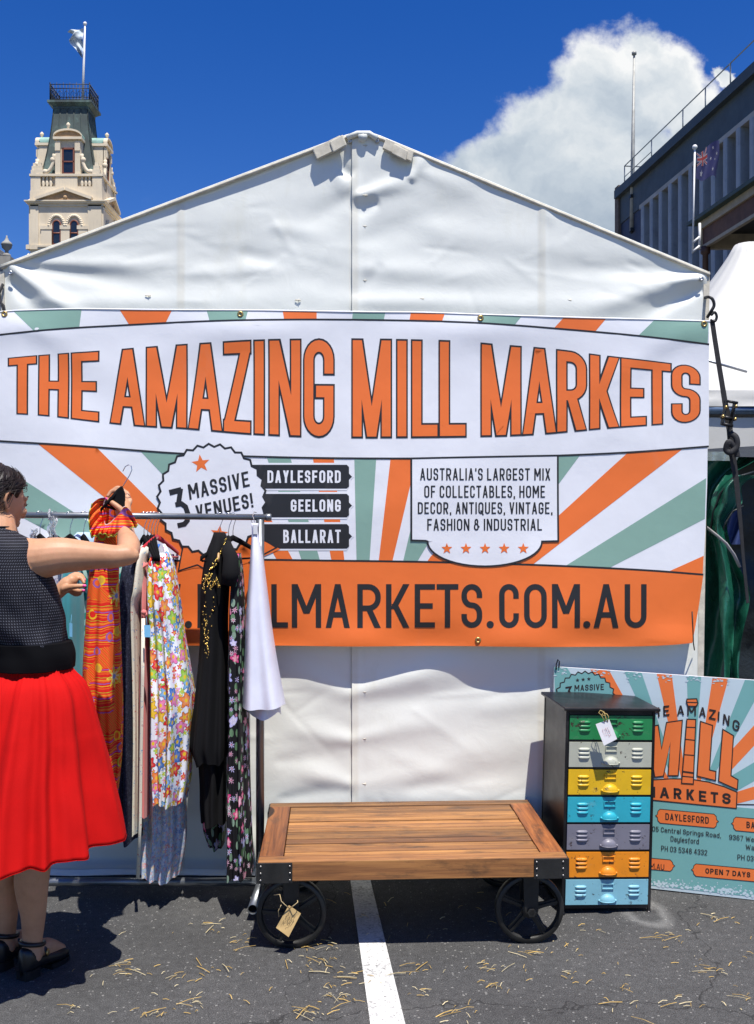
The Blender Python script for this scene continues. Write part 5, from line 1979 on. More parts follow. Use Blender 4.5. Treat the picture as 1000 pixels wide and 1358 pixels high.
def build_cart_tag():
    Y = 3.385
    t = thing('price_tag', W(383, 1200, Y), 'brown card price tag tied with twine to the cart wheel fork', 'tag')
    P = [W(383, 1200.5, Y), W(399, 1211.5, Y), W(383.5, 1239.5, Y), W(366.5, 1228.5, Y)]
    P[2].y -= .02
    P[3].y -= .012
    m = MB()
    m.prism(P, (0, .0012, 0))
    card = m.build('card', M_KRAFT, t)
    c = sum(P, Vector()) / 4
    uy = (P[0] - P[3]).normalized()
    ux = (P[1] - P[0]).normalized()
    n = ux.cross(uy).normalized()
    if n.y > 0:
        n = -n
    k = MB()
    scribble(k, c + uy * .004, (P[0] - P[3]).normalized(), -(P[1] - P[0]).normalized(), 6, .072, .036, n, 0, 4, 0.0005)
    k.build('handwriting', M_INK, t)
    s = MB()
    h = W(384, 1205, Y - .003)
    s.tube([W(363, 1187, Y - .01), W(371, 1186, Y - .012), W(373, 1195, Y - .02), W(377, 1199, Y - .02), h], 0.0016, 6)
    s.tube([h, W(390, 1200.5, Y - .02), W(395, 1196.5, Y - .015), W(394, 1192, Y + .03)], 0.0016, 6)
    s.tube([W(373, 1200, Y - .005), W(369, 1208, Y - .003), W(370, 1216, Y)], 0.0011, 6)
    s.build('twine', M_TWINE, t)


build_cart_tag()

# ------------------------------------------------------------------ the cabinet of coloured drawers
M_CABMETAL = pmat('dark_worn_steel', (0.022, 0.022, 0.024), 0.36, 0.6, 0.3, 5, bump=0.12, bscale=70, stain=(0.12, 0.11, 0.11), sscale=5, samt=0.4, slo=0.5, shi=0.72, streak=0.0)


def enamel(name, col, rough=0.40):
    m, t, b = mat_begin(name, rough)
    co = t.new('ShaderNodeTexCoord').outputs['Object']
    big = t.noise(co, 9, 5, 0.6)
    c = t.ramp(big, [(0.25, tuple(x * 0.80 for x in col)), (0.7, col), (0.9, tuple(min(1, x * 1.1 + .02) for x in col))])
    pale = t.noise(t.vm('MULTIPLY', co, (14, 14, 30)), 1.0, 6, 0.7)
    c = t.mix(t.new('ShaderNodeMapRange', {'Value': pale, 'From Min': 0.58, 'From Max': 0.8, 'To Max': 0.22}).outputs[0], c, (0.55, 0.52, 0.45))
    ch = t.noise(co, 46, 6, 0.75)
    wide = t.noise(co, 12, 3, 0.6)
    k = t.m('ADD', ch, t.m('MULTIPLY', t.m('SUBTRACT', wide, 0.5), 0.5))
    kk = t.new('ShaderNodeMapRange', {'Value': k, 'From Min': 0.625, 'From Max': 0.675}).outputs[0]
    c = t.mix(kk, c, (0.045, 0.025, 0.015))
    t.l.new(c, b.inputs['Base Color'])
    t.l.new(t.new('ShaderNodeBump', {'Strength': 0.4, 'Distance': 0.002, 'Height': t.m('SUBTRACT', t.m('MULTIPLY', big, .5), kk)}).outputs[0], b.inputs['Normal'])
    return m


def build_cabinet():
    Yc = 3.735
    w, d, h = 0.350, 0.325, 0.79
    root = thing('drawer_cabinet', (0, 0, 0), 'tall dark steel cabinet with seven brightly painted drawers beside the cart', 'cabinet')
    # local: x 0..w along the front, y 0..d back, z up
    fz0 = 0.035
    m = MB()
    t_ = 0.012
    for x in (0, w - t_):
        for y in (0.0, d - t_):
            m.bx(x, x + t_, y, y + t_, 0.012, h - .012)
            m.lathe([(0.010, 0), (0.012, .004), (0.010, .010), (0.005, .014)], (x + t_ / 2, y + t_ / 2, 0), 10)
    m.bx(0.002, .008, t_ + .001, d - t_ - .001, fz0, h - .013)
    m.bx(w - .008, w - .002, t_ + .001, d - t_ - .001, fz0, h - .013)
    m.bx(t_ + .001, w - t_ - .001, d - .010, d - .004, fz0, h - .013)
    m.bx(.003, w - .003, .003, d - .003, fz0 - .010, fz0 - .001)
    n = 7
    ph = (h - .022 - fz0) / n
    for i in range(1, n):
        z = fz0 + ph * i
        m.bx(t_ + .0005, w - t_ - .0005, 0.001, 0.04, z - .0045, z + .0045)
    m.bx(t_ + .0005, w - t_ - .0005, 0.001, 0.04, h - .030, h - .0125)
    m.bx(t_ + .0005, w - t_ - .0005, 0.0012, 0.04, fz0 - .012, fz0 + .004)
    m.build('carcass', M_CABMETAL, root, bevel=0.002)
    m = MB()
    m.bx(-.012, w + .014, -.016, d + .012, h - .012, h)
    m.build('top_panel', M_CABMETAL, root, bevel=0.003)
    cols = [('pale_blue_enamel', (0.22, 0.48, 0.58), 'pale blue'), ('orange_enamel', (0.82, 0.27, 0.012), 'orange'), ('grey_enamel', (0.19, 0.185, 0.225), 'grey'),
            ('turquoise_enamel', (0.030, 0.40, 0.50), 'turquoise'), ('yellow_enamel', (0.76, 0.46, 0.012), 'yellow'), ('cream_enamel', (0.46, 0.47, 0.38), 'cream'), ('green_enamel', (0.018, 0.22, 0.07), 'green')]
    for i, (nm, c, cn) in enumerate(cols):
        mt = enamel(nm, c)
        z0 = fz0 + ph * i + (.0050 if i else .0045)
        z1 = fz0 + ph * (i + 1) - (.0050 if i < 6 else .0085)
        dr = MB()
        x0, x1 = t_ + .002, w - t_ - .002
        dr.bx(x0, x1, -.004, .30, z0, z1)
        zc = (z0 + z1) / 2
        hh = z1 - z0
        for xc in (x0 + .058, x1 - .056):
            for k in (-1, 0, 1):
                zz = zc + .006 + k * .0155
                # pressed louvre: half-round rib with rounded ends, open below
                rings = []
                for q in range(9):
                    u = q / 8
                    e = math.sqrt(max(0.0, 1 - (abs(u - .5) * 2) ** 4)) * .95 + .05
                    x = xc + (u - .5) * .046
                    rings.append([(x, -.0042, zz + .0052 * e), (x, -.0042 - .0036 * e, zz + .0030 * e), (x, -.0042 - .0062 * e, zz - .0012 * e), (x, -.0042 - .0058 * e, zz - .0042 * e), (x, -.0042, zz - .0046 * e)])
                dr.rings(rings, True, True, True, 0, True)
        o = dr.build('drawer', mt, root, bevel=0.0012)
        o['label'] = cn + ' drawer'
        # label holder: a little pressed frame
        lh = MB()
        xm = w / 2 + .002
        za, zb = zc + .012, zc + .033
        zb = min(zb, z1 - .006)
        for a, b, c0, c1 in ((xm - .023, xm + .023, zb - .003, zb), (xm - .023, xm + .023, za, za + .003), (xm - .023, xm - .020, za + .003, zb - .003), (xm + .020, xm + .023, za + .003, zb - .003)):
            lh.bx(a, b, -.0085, -.0042, c0, c1)
        lh.build('label_holder', mt, o, bevel=0.0008)
        # cup pull: quarter-sphere hood with a lip
        hd = MB()
        rings = []
        R_ = .029
        zc2 = zc - .034
        D_, H_ = .016, .026
        hood = lambda s, t: (xm + R_ * math.cos(s), -.0045 - D_ * math.sin(s) * math.sin(t), zc2 + H_ * math.sin(s) * math.cos(t))
        for a in range(9):
            rings.append([hood(PI * b / 16, PI / 2 * a / 8) for b in range(17)])
        hd.rings(rings, False, False, False, 0, True)
        hd.tube([hood(PI * b / 16, 0) for b in range(17)], .0022, 6)
        hd.tube([hood(PI * b / 16, PI / 2) for b in range(17)], .0018, 6)
        for sx in (-1, 1):
            hd.ball((xm + sx * (R_ + .003), -.006, zc2 + .003), .0048, 8)
        hd.build('handle', mt, o)
    p = W(744, 1205, Yc)
    root.location = (Xat(743.5, Yc), Yc - .01, 0)
    root.rotation_euler = (0, rad(1.5), rad(5.0))
    return root


cab = build_cabinet()


def build_cab_tag():
    Y = 3.69
    t = thing('paper_tag', W(803, 955, Y), 'white paper price tag hung by gold cord on the green drawer', 'tag')
    P = [W(790, 960.5, Y), W(808, 954, Y - .006), W(818.5, 980, Y - .014), W(801, 989, Y - .010)]
    m = MB()
    m.prism(P, (0, .0009, 0))
    m.build('card', M_CARD, t)
    c = sum(P, Vector()) / 4
    ux = (P[2] - P[1]).normalized()
    uy = (P[1] - P[0]).normalized()
    n = ux.cross(uy).normalized()
    n = -n if n.y > 0 else n
    k = MB()
    scribble(k, c + ux * .004, ux, uy, 4, .045, .028, n, 0, 9, 0.0004)
    k.build('handwriting', M_INKRED, t)
    s = MB()
    for x0, y0 in ((796, 942), (800, 945)):
        a = W(x0 + 6, 957.5, Y - .006)
        s.tube([a, W(x0 + 2, 949, Y - .01), W(x0 - 2, y0 + 3, Y - .008), W(x0, y0, Y), W(x0 + 5, y0 + 2, Y - .008), W(x0 + 7, 950, Y - .012), a], 0.0013, 6)
    s.build('cord', pmat('gold_cord', (0.55, 0.40, 0.14), 0.6), t)


build_cab_tag()

# ------------------------------------------------------------------ the sign board leaning behind the cabinet
M_SWHITE = print_mat('board_pale', (0.56, 0.67, 0.71), 0.35, 0.03)
M_STEAL = print_mat('board_teal', (0.185, 0.42, 0.40), 0.35, 0.03)
M_SORANGE = print_mat('board_orange', (0.86, 0.195, 0.045), 0.35, 0.03)
M_SBLACK = print_mat('board_black', (0.03, 0.02, 0.018), 0.4, 0.03)


def build_board():
    B1 = Vector((Xat(862, 3.98), 3.98, 0.0))
    B2 = Vector((Xat(1000, 3.865), 3.865, 0.0))
    B1.z = Zat(1178, 3.98)
    B2.z = Zat(1193.5, 3.865)
    T1 = W(735, 884, 4.115)
    nrm = (B2 - B1).cross(T1 - B1).normalized()
    if nrm.y > 0:
        nrm = -nrm
    cam0 = Vector((0, 0, CAMZ))

    def mp(px, py, lay):
        d = Vector(((px - CX) / F, 1, -(py - HY) / F))
        t = (B1 - cam0).dot(nrm) / d.dot(nrm)
        return cam0 + d * t + nrm * (lay * .00035)
    A = Art(60.0)
    a_, b_ = (735, 884), (1000, 902)
    RX = 1078
    ty = lambda x: 884 + (x - 735) * 18 / 265
    by = lambda x: 1178 + (x - 862) * 15.5 / 138
    WH, TE, OR, BK_ = 0, 1, 2, 3
    L0 = 728
    A.poly([(735, ty(735)), (RX, ty(RX)), (RX + 2, by(RX + 2)), (L0, by(L0))], 0, WH, False)
    # rays from a centre behind the chimney
    C0 = (916, 1085)
    rays = [(OR, 690, 884, 700, 900), (OR, 783, 887.3, 808, 889), (TE, 828, 890.3, 851, 892), (OR, 871, 893.2, 891, 894.6), (TE, 911, 895.9, 930, 897.2), (OR, 945, 898.3, 966, 899.7), (TE, 988, 901.2, 1015, 903),
            ]
    for c, x0, y0, x1, y1 in rays[1:]:
        A.poly([(x0, ty(x0) + .4), (x1, ty(x1) + .4), (lerp(x1, C0[0], .93), lerp(y1, C0[1], .93)), (lerp(x0, C0[0], .93), lerp(y0, C0[1], .93))], 1, c, False)
    A.poly([(735, ty(735) + .4), (752, ty(752) + .4), (880, 1075), (736, 930)], 1, TE, False)
    for c, pts in ((OR, [(1000, 962), (RX, 885), (RX, 930), (1000, 989), (960, 1032), (958, 1008)]), (TE, [(1000, 1011), (RX, 962), (RX, 1000), (1000, 1036), (958, 1060), (958, 1036)]),
                   (OR, [(1000, 1043), (RX, 1012), (RX, 1040), (985, 1064), (958, 1070), (958, 1056)])):
        A.poly(pts, 1, c, False)
    # lower teal field with its ragged pale foot
    A.poly([(L0, 1062 - 130 * .085), (866, 1061), (RX, 1079), (RX + 2, by(RX + 2) - 4), (L0, by(L0) - 4)], 2, TE, False)
    A.line([(866, 1061), (930, 1066), (1000, 1067), (RX, 1074)], 1.4, 3, BK_)
    rn = random.Random(5)
    for i in range(260):
        x = rn.uniform(862, 1070)
        hgt = abs(rn.gauss(0, 5.5)) * (1.0 if x > 880 else .7)
        r = rn.uniform(.5, 1.9) * (1.25 if hgt < 6 else .7)
        y = by(x) - 4.5 - hgt
        A.poly([(x + r * math.cos(t) * rn.uniform(.6, 1.4), y + r * math.sin(t) * rn.uniform(.5, 1.2)) for t in [k * PI / 3 for k in range(6)]], 3, WH, False)
    for x0, x1, c in ((736, 752, TE), (783, 808, OR), (828, 851, TE), (871, 891, OR), (911, 930, TE), (945, 966, OR)):
        for i in range(14):
            x = rn.uniform(x0, x1)
            y = ty(x) + abs(rn.gauss(0, 5)) + .6
            r = rn.uniform(.5, 1.6)
            A.poly([(x + 1.6 * r * math.cos(t) * rn.uniform(.6, 1.4), y + .7 * r * math.sin(t) * rn.uniform(.5, 1.2)) for t in [k * PI / 3 for k in range(6)]], 3, WH, False)
    # badge at upper left, half hidden by the cabinet
    ros = []
    for i in range(56):
        a = 2 * PI * i / 56
        r = 42 if i % 2 == 0 else 39
        ros.append((776 + r * math.cos(a), 932 + r * math.sin(a)))
    A.poly(ros, 4, TE, False)
    A.line(ros, 1.4, 5, BK_, True)
    for x, y in ((766, 902), (773.5, 901), (781, 900.3)):
        A.star(x, y, 2.8, 6, BK_)
    A.text('MASSIVE', 762, 801, 916.5, 908.5, 1.3, 6, BK_, .45, lambda x, y: (x, y - (x - 762) * .045))
    A.line([(750, 912), (757, 911), (754, 917)], 2.4, 6, BK_)
    A.line([(754, 916), (757, 919), (756, 924)], 2.4, 6, BK_)
    # THE AMAZING on an arch
    arc = [(840, 954), (860, 953), (880, 949), (905, 948), (930, 950), (955, 957), (980, 971)]
    for ch, x0, x1, h, sk in (('T', 849, 858, 12.5, -.16), ('H', 863, 875, 13, -.14), ('E', 880, 888, 13.5, -.1), ('A', 898, 907.5, 13, -.03), ('M', 911.5, 923, 12.5, .02), ('A', 927, 936, 13, .1), ('Z', 940, 949, 13, .16), ('I', 951.5, 954, 13, .18), ('N', 958.5, 967, 13.5, .25), ('G', 971, 980, 14, .33)):
        A.glyph(ch, x0, x1, 0, -h, 2.1, 6, BK_, lambda x, y, c=(x0 + x1) / 2, sk=sk: (x - sk * y * .3, y + sinterp(c, arc) + (x - c) * sk * 1.2 + .5))
    # MILL in big outlined letters, the chimney standing for its I
    def outl(pts, w=1.5, lay=5):
        A.poly(pts, lay, OR, False)
        A.line(pts, w, lay + 1, BK_, True)
    outl([(850, 966), (873, 961.5), (877.5, 993), (884, 958), (905, 955), (899.5, 1028.5), (886, 1028.5), (889, 985), (880, 1029), (868.5, 1030.5), (862, 990), (862, 1031), (848, 1032)])
    outl([(911, 953.5), (922.8, 954), (919.5, 1039.5), (904, 1038.5)], lay=7)
    outl([(911, 927), (924, 926.5), (925.5, 933), (923, 936.5), (912.5, 936.2), (910.5, 931)], lay=7)
    A.line([(911, 931), (925, 931.5)], 1.2, 9, BK_)
    for (x0, y0), (x1, y1), w in (((910, 964), (922.5, 964.5), 1.2), ((908.8, 980), (921.7, 981.5), 1.2), ((907.5, 1000.5), (921, 1001.5), 1.2), ((906, 1023), (920.5, 1025), 2.2), ((905, 1029), (920, 1030.5), 1.2)):
        A.line([(x0, y0), (x1, y1)], w, 9, BK_)
    outl([(929, 956.5), (945, 962), (941, 1021), (949.5, 1023), (949, 1035), (924.5, 1029)])
    outl([(958.5, 967), (972.8, 975.5), (969.5, 1028.5), (978.8, 1034), (977.8, 1047), (953, 1036)])
    # ribbon MARKETS
    outl([(850, 1035), (868, 1034), (890, 1032.5), (915, 1033), (940, 1037), (960, 1043), (977.5, 1050.5), (976.5, 1072), (866, 1061), (848, 1060)], lay=4)
    ar2 = [(850, 1056), (866, 1057.3), (886, 1058.6), (901, 1059.5), (917, 1061), (932, 1063), (950, 1064.8), (969, 1066.5)]
    for ch, x0, x1 in (('M', 857, 869), ('A', 875, 887.5), ('R', 893.5, 904), ('K', 910.5, 921), ('E', 927, 936.8), ('T', 942.5, 952.5), ('S', 958, 969)):
        A.glyph(ch, x0, x1, 0, -14.3, 3.1, 6, BK_, lambda x, y: (x, y + sinterp(x, ar2)))
    # plates and addresses
    def plate(x0, x1, y0, y1, sl, txt, a, b, t=1.35):
        f = lambda x, y: (x, y + (x - x0) * sl)
        ym = (y0 + y1) / 2
        pts = [(x0 + 4, y0), (x1 - 4, y0), (x1 - 1, y0 + 3), (x1 - .5, ym - 2), (x1 + 2, ym), (x1 - .5, ym + 2), (x1 - 1, y1 - 3), (x1 - 4, y1), (x0 + 4, y1), (x0 + 1, y1 - 3), (x0 + .5, ym + 2), (x0 - 2, ym), (x0 + .5, ym - 2), (x0 + 1, y0 + 3)]
        pts = [f(*p) for p in pts]
        A.poly(pts, 4, OR, False)
        A.line(pts, .8, 5, BK_, True)
        if txt:
            A.text(txt, a, b, y1 - 5, y0 + 4.5, t, 6, BK_, .45, f)
    plate(871.5, 951, 1072.5, 1091, .092, 'DAYLESFORD', 882.5, 940)
    plate(972, 1045, 1083, 1101, .092, 'BALLARAT', 990, 1036)
    plate(800, 893, 1132, 1147, .092, None, 0, 0)
    plate(919, 1040, 1145, 1161.5, .092, 'OPEN 7 DAYS', 935.5, 995)
    sl = .10
    f = lambda x, y: (x, y + (x - 865) * sl)
    for txt, a, b, y0, h in (('105 Central Springs Road,', 862, 956, 1102, 6.6), ('Daylesford', 889.5, 927, 1113, 7.2), ('PH 03 5348 4332', 877, 938, 1127, 7.2), ('M.AU', 862, 881, 1152, 7.5)):
        A.text(txt, a, b, y0, y0 - h, .85, 6, BK_, .5, f)
    A.text('9367 Wes', 967, 1004.5, 1103, 1096.2, 0.85, 6, BK_, .5, f)
    A.text('Wa', 989, 1000.5, 1114, 1107, 0.85, 6, BK_, .5, f)
    A.text('PH 03', 978, 999.5, 1128.5, 1121.5, 0.85, 6, BK_, .5, f)
    o = A.build('sign_board', [M_SWHITE, M_STEAL, M_SORANGE, M_SBLACK], mp, None)
    tag(o, 'teal, white and orange Mill Markets sign board leaning behind the drawer cabinet', 'sign')
    # its real thickness
    m = MB()
    pts = [mp(735, ty(735), -2), mp(RX, ty(RX), -2), mp(RX + 2, by(RX + 2), -2), mp(L0, by(L0), -2)]
    m.prism(pts, -nrm * .012)
    m.build('backing_board', M_CARD, o)
    h = MB()
    p = mp(740, 884, 6)
    h.tube([p + Vector((-.006, 0, -.012)), p + Vector((-.008, -.004, .008)), p + Vector((.0, 0, .03)), p + Vector((.006, .0, .022)), p + Vector((.004, -.003, -.004))], .0028, 8)
    h.build('hanging_hook', M_BLKMETAL, o)


build_board()

# ------------------------------------------------------------------ straw on the ground
def build_straw():
    rn = random.Random(11)
    m = MB()
    pts = []
    spots = [(280, 1232, 10), (150, 1282, 6), (175, 1292, 8), (235, 1300, 8), (290, 1290, 7), (320, 1255, 8), (250, 1335, 12), (200, 1350, 8), (430, 1255, 14), (425, 1280, 16), (440, 1325, 18), (410, 1345, 16),
             (465, 1300, 10), (545, 1290, 6), (560, 1320, 6), (650, 1285, 9), (660, 1310, 9), (705, 1268, 7), (760, 1270, 6), (770, 1295, 8), (780, 1235, 4), (905, 1245, 8), (935, 1288, 12), (900, 1330, 8), (955, 1217, 7), (880, 1240, 4), (830, 1310, 6), (600, 1340, 7), (980, 1320, 5), (90, 1340, 5)]
    for x, y, n in spots:
        base = rn.uniform(-.6, .6)
        for _ in range(max(3, int(n * 1.05))):
            pts.append((x + rn.gauss(0, 13), y + rn.gauss(0, 5), rn.uniform(.006, .03) if rn.random() < .72 else rn.uniform(.03, .085), base + rn.gauss(0, .5)))
    for _ in range(80):
        pts.append((rn.uniform(-20, 1020), rn.uniform(1225, 1365), rn.uniform(.005, .03), rn.uniform(0, PI)))
    for _ in range(10):
        pts.append((rn.uniform(-20, 1020), rn.uniform(1240, 1420), rn.uniform(.02, .08), rn.uniform(0, PI)))
    for _ in range(16):
        pts.append((rn.uniform(430, 690), rn.uniform(1175, 1240), rn.uniform(.015, .05), rn.uniform(0, PI)))
    for px, py, L, a in pts:
        if py < 1200 and (px < 430 or px > 700):
            continue
        p = ground(px, min(py, 1430), 0.0)
        d = Vector((math.cos(a), math.sin(a), 0)) * L / 2
        n = Vector((-math.sin(a), math.cos(a), 0))
        bend = n * rn.gauss(0, .012) * L
        z0, z1 = rn.uniform(.003, .006), rn.uniform(.003, .012)
        w = rn.uniform(.0006, .0014)
        A_, B_, C_ = p - d + Vector((0, 0, z0)), p + bend + Vector((0, 0, max(z0, z1) + .001)), p + d + Vector((0, 0, z1))
        m.tube([A_, B_, C_], [w, w, w * .8], 5, rn.choice((0, 0, 1)), smooth=False)
    m1 = pmat('straw_gold', (0.50, 0.33, 0.095), 0.55, var=0.25, scale=30, island=0.6)
    m2 = pmat('straw_pale', (0.62, 0.52, 0.30), 0.55, var=0.2, scale=30, island=0.5)
    tag(m.build('straw_litter', [m1, m2]), 'loose golden straw scattered over the asphalt', kind='stuff')
    # pale scuff of dust by the cabinet foot is part of the ground's own wear


build_straw()

# ------------------------------------------------------------------ the clothes rack
YR = 3.90
ZR = Zat(685.5, YR)
M_PIPE = pmat('grey_steel_pipe', (0.20, 0.215, 0.23), 0.36, 0.75, 0.12, 14, bump=0.08, bscale=60)


def build_rack():
    root = thing('clothes_rack', (Xat(345, YR), YR, 0), 'grey steel pipe clothes rail carrying dresses in front of the marquee', 'clothes rack')
    m = MB()
    m.tube([W(-190, 681, YR), W(358, 686, YR)], 0.0125, 20)
    m.build('top_rail', M_PIPE, root)
    for px in (345, -165):
        m = MB()
        m.tube([Vector((Xat(px, YR), YR, 0.07)), Vector((Xat(px, YR), YR, ZR - .010))], 0.0165, 18)
        m.tube([Vector((Xat(px, YR), YR, 0.9)), Vector((Xat(px, YR), YR, 0.93))], 0.019, 18)
        m.build('upright', M_PIPE, root)
        f = MB()
        zf = 0.045
        xf = Xat(px, YR)
        f.rings([[Vector((xf + r * math.cos(a), y, zf + r * math.sin(a))) for a in [2 * PI * i / 20 for i in range(20)]] for y, r in ((3.665, .0165), (3.663, .019), (4.12, .019), (4.12, .0165))], True, False, False)
        f.rings([[Vector((xf + .0165 * math.cos(a), y, zf + .0165 * math.sin(a))) for a in [2 * PI * i / 20 for i in range(20)]] for y in (3.665, 4.12)], True, False, False)
        f.tube([Vector((xf, YR, zf)), Vector((xf, YR, .12))], .020, 16)
        f.build('foot', M_PIPE, root)
    m = MB()
    m.tube([Vector((Xat(-165, YR), YR, .062)), Vector((Xat(345, YR), YR, .062))], 0.0165, 18)
    m.build('base_rail', M_PIPE, root)
    m = MB()
    m.lathe([(.0135, -.016), (.0145, -.014), (.0145, .004), (.012, .006), (.001, .006)], W(358, 686, YR), 16, 'X')
    m.build('end_cap', M_PIPE, root)


build_rack()

# ------------------------------------------------------------------ cloth prints
def cloth(name, rough=0.85):
    m, t, b = mat_begin(name, rough)
    uv = t.new('ShaderNodeUVMap').outputs[0]
    b.inputs['Sheen Weight'].default_value = 0.0
    b.inputs['Specular IOR Level'].default_value = 0.25
    wv = t.noise(uv, 900, 2, 0.6)
    t.l.new(t.new('ShaderNodeBump', {'Strength': 0.25, 'Distance': 0.001, 'Height': wv}).outputs[0], b.inputs['Normal'])
    return m, t, b, uv


def flower_layer(t, uv, base, scale, palette, petals=5, R=0.42, deep=0.32, centre=(0.75, 0.5, 0.02), thresh=0.0, outline=None, seed=0.0, rnd=1.0, pale=0.35):
    """lay one scatter of flowers over a base colour socket"""
    p = t.vm('ADD', uv, (seed, seed * 1.7, 0))
    vo = t.new('ShaderNodeTexVoronoi', {'Vector': p, 'Scale': scale, 'Randomness': rnd}, voronoi_dimensions='2D')
    cs = t.sep(vo.outputs['Color'])
    d = t.vm('SUBTRACT', t.vm('SCALE', p, scale=scale), t.vm('SCALE', vo.outputs['Position'], scale=scale))
    ds = t.sep(d)
    ang = t.m('ARCTAN2', ds[1], ds[0])
    a = t.m('COSINE', t.m('ADD', t.m('MULTIPLY', ang, float(petals)), t.m('MULTIPLY', cs[1], 6.28)))
    rad_ = t.m('MULTIPLY', R, t.m('ADD', 1 - deep, t.m('MULTIPLY', a, deep)))
    rad_ = t.m('MULTIPLY', rad_, t.m('ADD', 0.7, t.m('MULTIPLY', cs[2], 0.45)))
    r = vo.outputs['Distance']
    on = t.m('GREATER_THAN', cs[1], thresh)
    n = len(palette)
    col = t.ramp(cs[0], [(i / n, c) for i, c in enumerate(palette)], 'CONSTANT')
    if outline is not None:
        base = t.mix(t.m('MULTIPLY', on, t.m('LESS_THAN', r, t.m('ADD', rad_, 0.045))), base, outline)
    # petals shade towards a darker throat, as printed
    col2 = t.mix(t.m('MULTIPLY', t.m('LESS_THAN', r, t.m('MULTIPLY', rad_, 0.62)), pale), col, (0.9, 0.85, 0.75))
    c = t.mix(t.m('MULTIPLY', on, t.m('LESS_THAN', r, rad_)), base, col2)
    if centre is not None:
        c = t.mix(t.m('MULTIPLY', on, t.m('LESS_THAN', r, R * 0.24)), c, centre)
    return c


def rgbv(t, c):
    n = t.new('ShaderNodeRGB')
    n.outputs[0].default_value = (c[0], c[1], c[2], 1)
    return n.outputs[0]


def print_flower_power():
    m, t, b, uv = cloth('flower_power_print')
    c = rgbv(t, (0.72, 0.74, 0.80))
    c = flower_layer(t, uv, c, 36, [(0.62, 0.42, 0.02), (0.10, 0.22, 0.55), (0.30, 0.50, 0.06), (0.65, 0.28, 0.50), (0.60, 0.03, 0.03)], 5, 0.52, 0.26, (0.65, 0.45, 0.02), 0.0, None, 3.0, 0.9, 0.1)
    c = flower_layer(t, uv, c, 19, [(0.62, 0.02, 0.02), (0.05, 0.16, 0.50), (0.72, 0.45, 0.01), (0.70, 0.18, 0.40), (0.28, 0.50, 0.05), (0.72, 0.20, 0.04), (0.16, 0.36, 0.62)], 5, 0.56, 0.22, (0.75, 0.5, 0.02), 0.12, (0.06, 0.05, 0.10), 0.0, 0.85, 0.12)
    t.l.new(c, b.inputs['Base Color'])
    return m


def print_ditsy():
    m, t, b, uv = cloth('ditsy_floral_print')
    n = t.noise(uv, 30, 3, 0.6)
    c = t.ramp(n, [(0.35, (0.32, 0.42, 0.58)), (0.6, (0.55, 0.60, 0.66))])
    c = flower_layer(t, uv, c, 90, [(0.60, 0.20, 0.22), (0.12, 0.20, 0.45), (0.62, 0.50, 0.30), (0.65, 0.62, 0.66), (0.20, 0.36, 0.34)], 4, 0.5, 0.3, None, 0.1, None, 1.0)
    c = flower_layer(t, uv, c, 48, [(0.66, 0.16, 0.18), (0.70, 0.34, 0.40), (0.10, 0.18, 0.46), (0.70, 0.55, 0.28)], 5, 0.42, 0.3, (0.7, 0.6, 0.3), 0.45, None, 0.0)
    t.l.new(c, b.inputs['Base Color'])
    return m


def print_black_floral():
    m, t, b, uv = cloth('black_rose_print', 0.7)
    c = rgbv(t, (0.008, 0.008, 0.010))
    p = t.vm('MULTIPLY', t.vm('ADD', uv, (0.3, 0.1, 0)), (1.0, 0.55, 1))
    leaf = t.new('ShaderNodeTexVoronoi', {'Vector': p, 'Scale': 42.0}, voronoi_dimensions='2D')
    ls = t.sep(leaf.outputs['Color'])
    c = t.mix(t.m('MULTIPLY', t.m('GREATER_THAN', ls[0], 0.5), t.m('LESS_THAN', leaf.outputs['Distance'], 0.36)), c, t.ramp(ls[1], [(0, (0.05, 0.13, 0.05)), (0.5, (0.13, 0.24, 0.13)), (0.8, (0.22, 0.32, 0.24))]))
    c = flower_layer(t, uv, c, 30, [(0.55, 0.28, 0.42), (0.42, 0.40, 0.68), (0.60, 0.45, 0.55)], 7, 0.38, 0.4, (0.5, 0.1, 0.2), 0.55, None, 2.0)
    c = flower_layer(t, uv, c, 17, [(0.60, 0.05, 0.20), (0.38, 0.40, 0.72), (0.66, 0.22, 0.36), (0.52, 0.50, 0.78)], 5, 0.40, 0.22, None, 0.40, None, 0.0)
    n = t.noise(uv, 150, 5, 0.7, 1.5)
    c = t.mix(t.new('ShaderNodeMapRange', {'Value': n, 'From Min': 0.52, 'From Max': 0.68, 'To Max': 0.55}).outputs[0], c, t.vm('MULTIPLY', c, (0.35, 0.25, 0.4)))
    t.l.new(c, b.inputs['Base Color'])
    return m


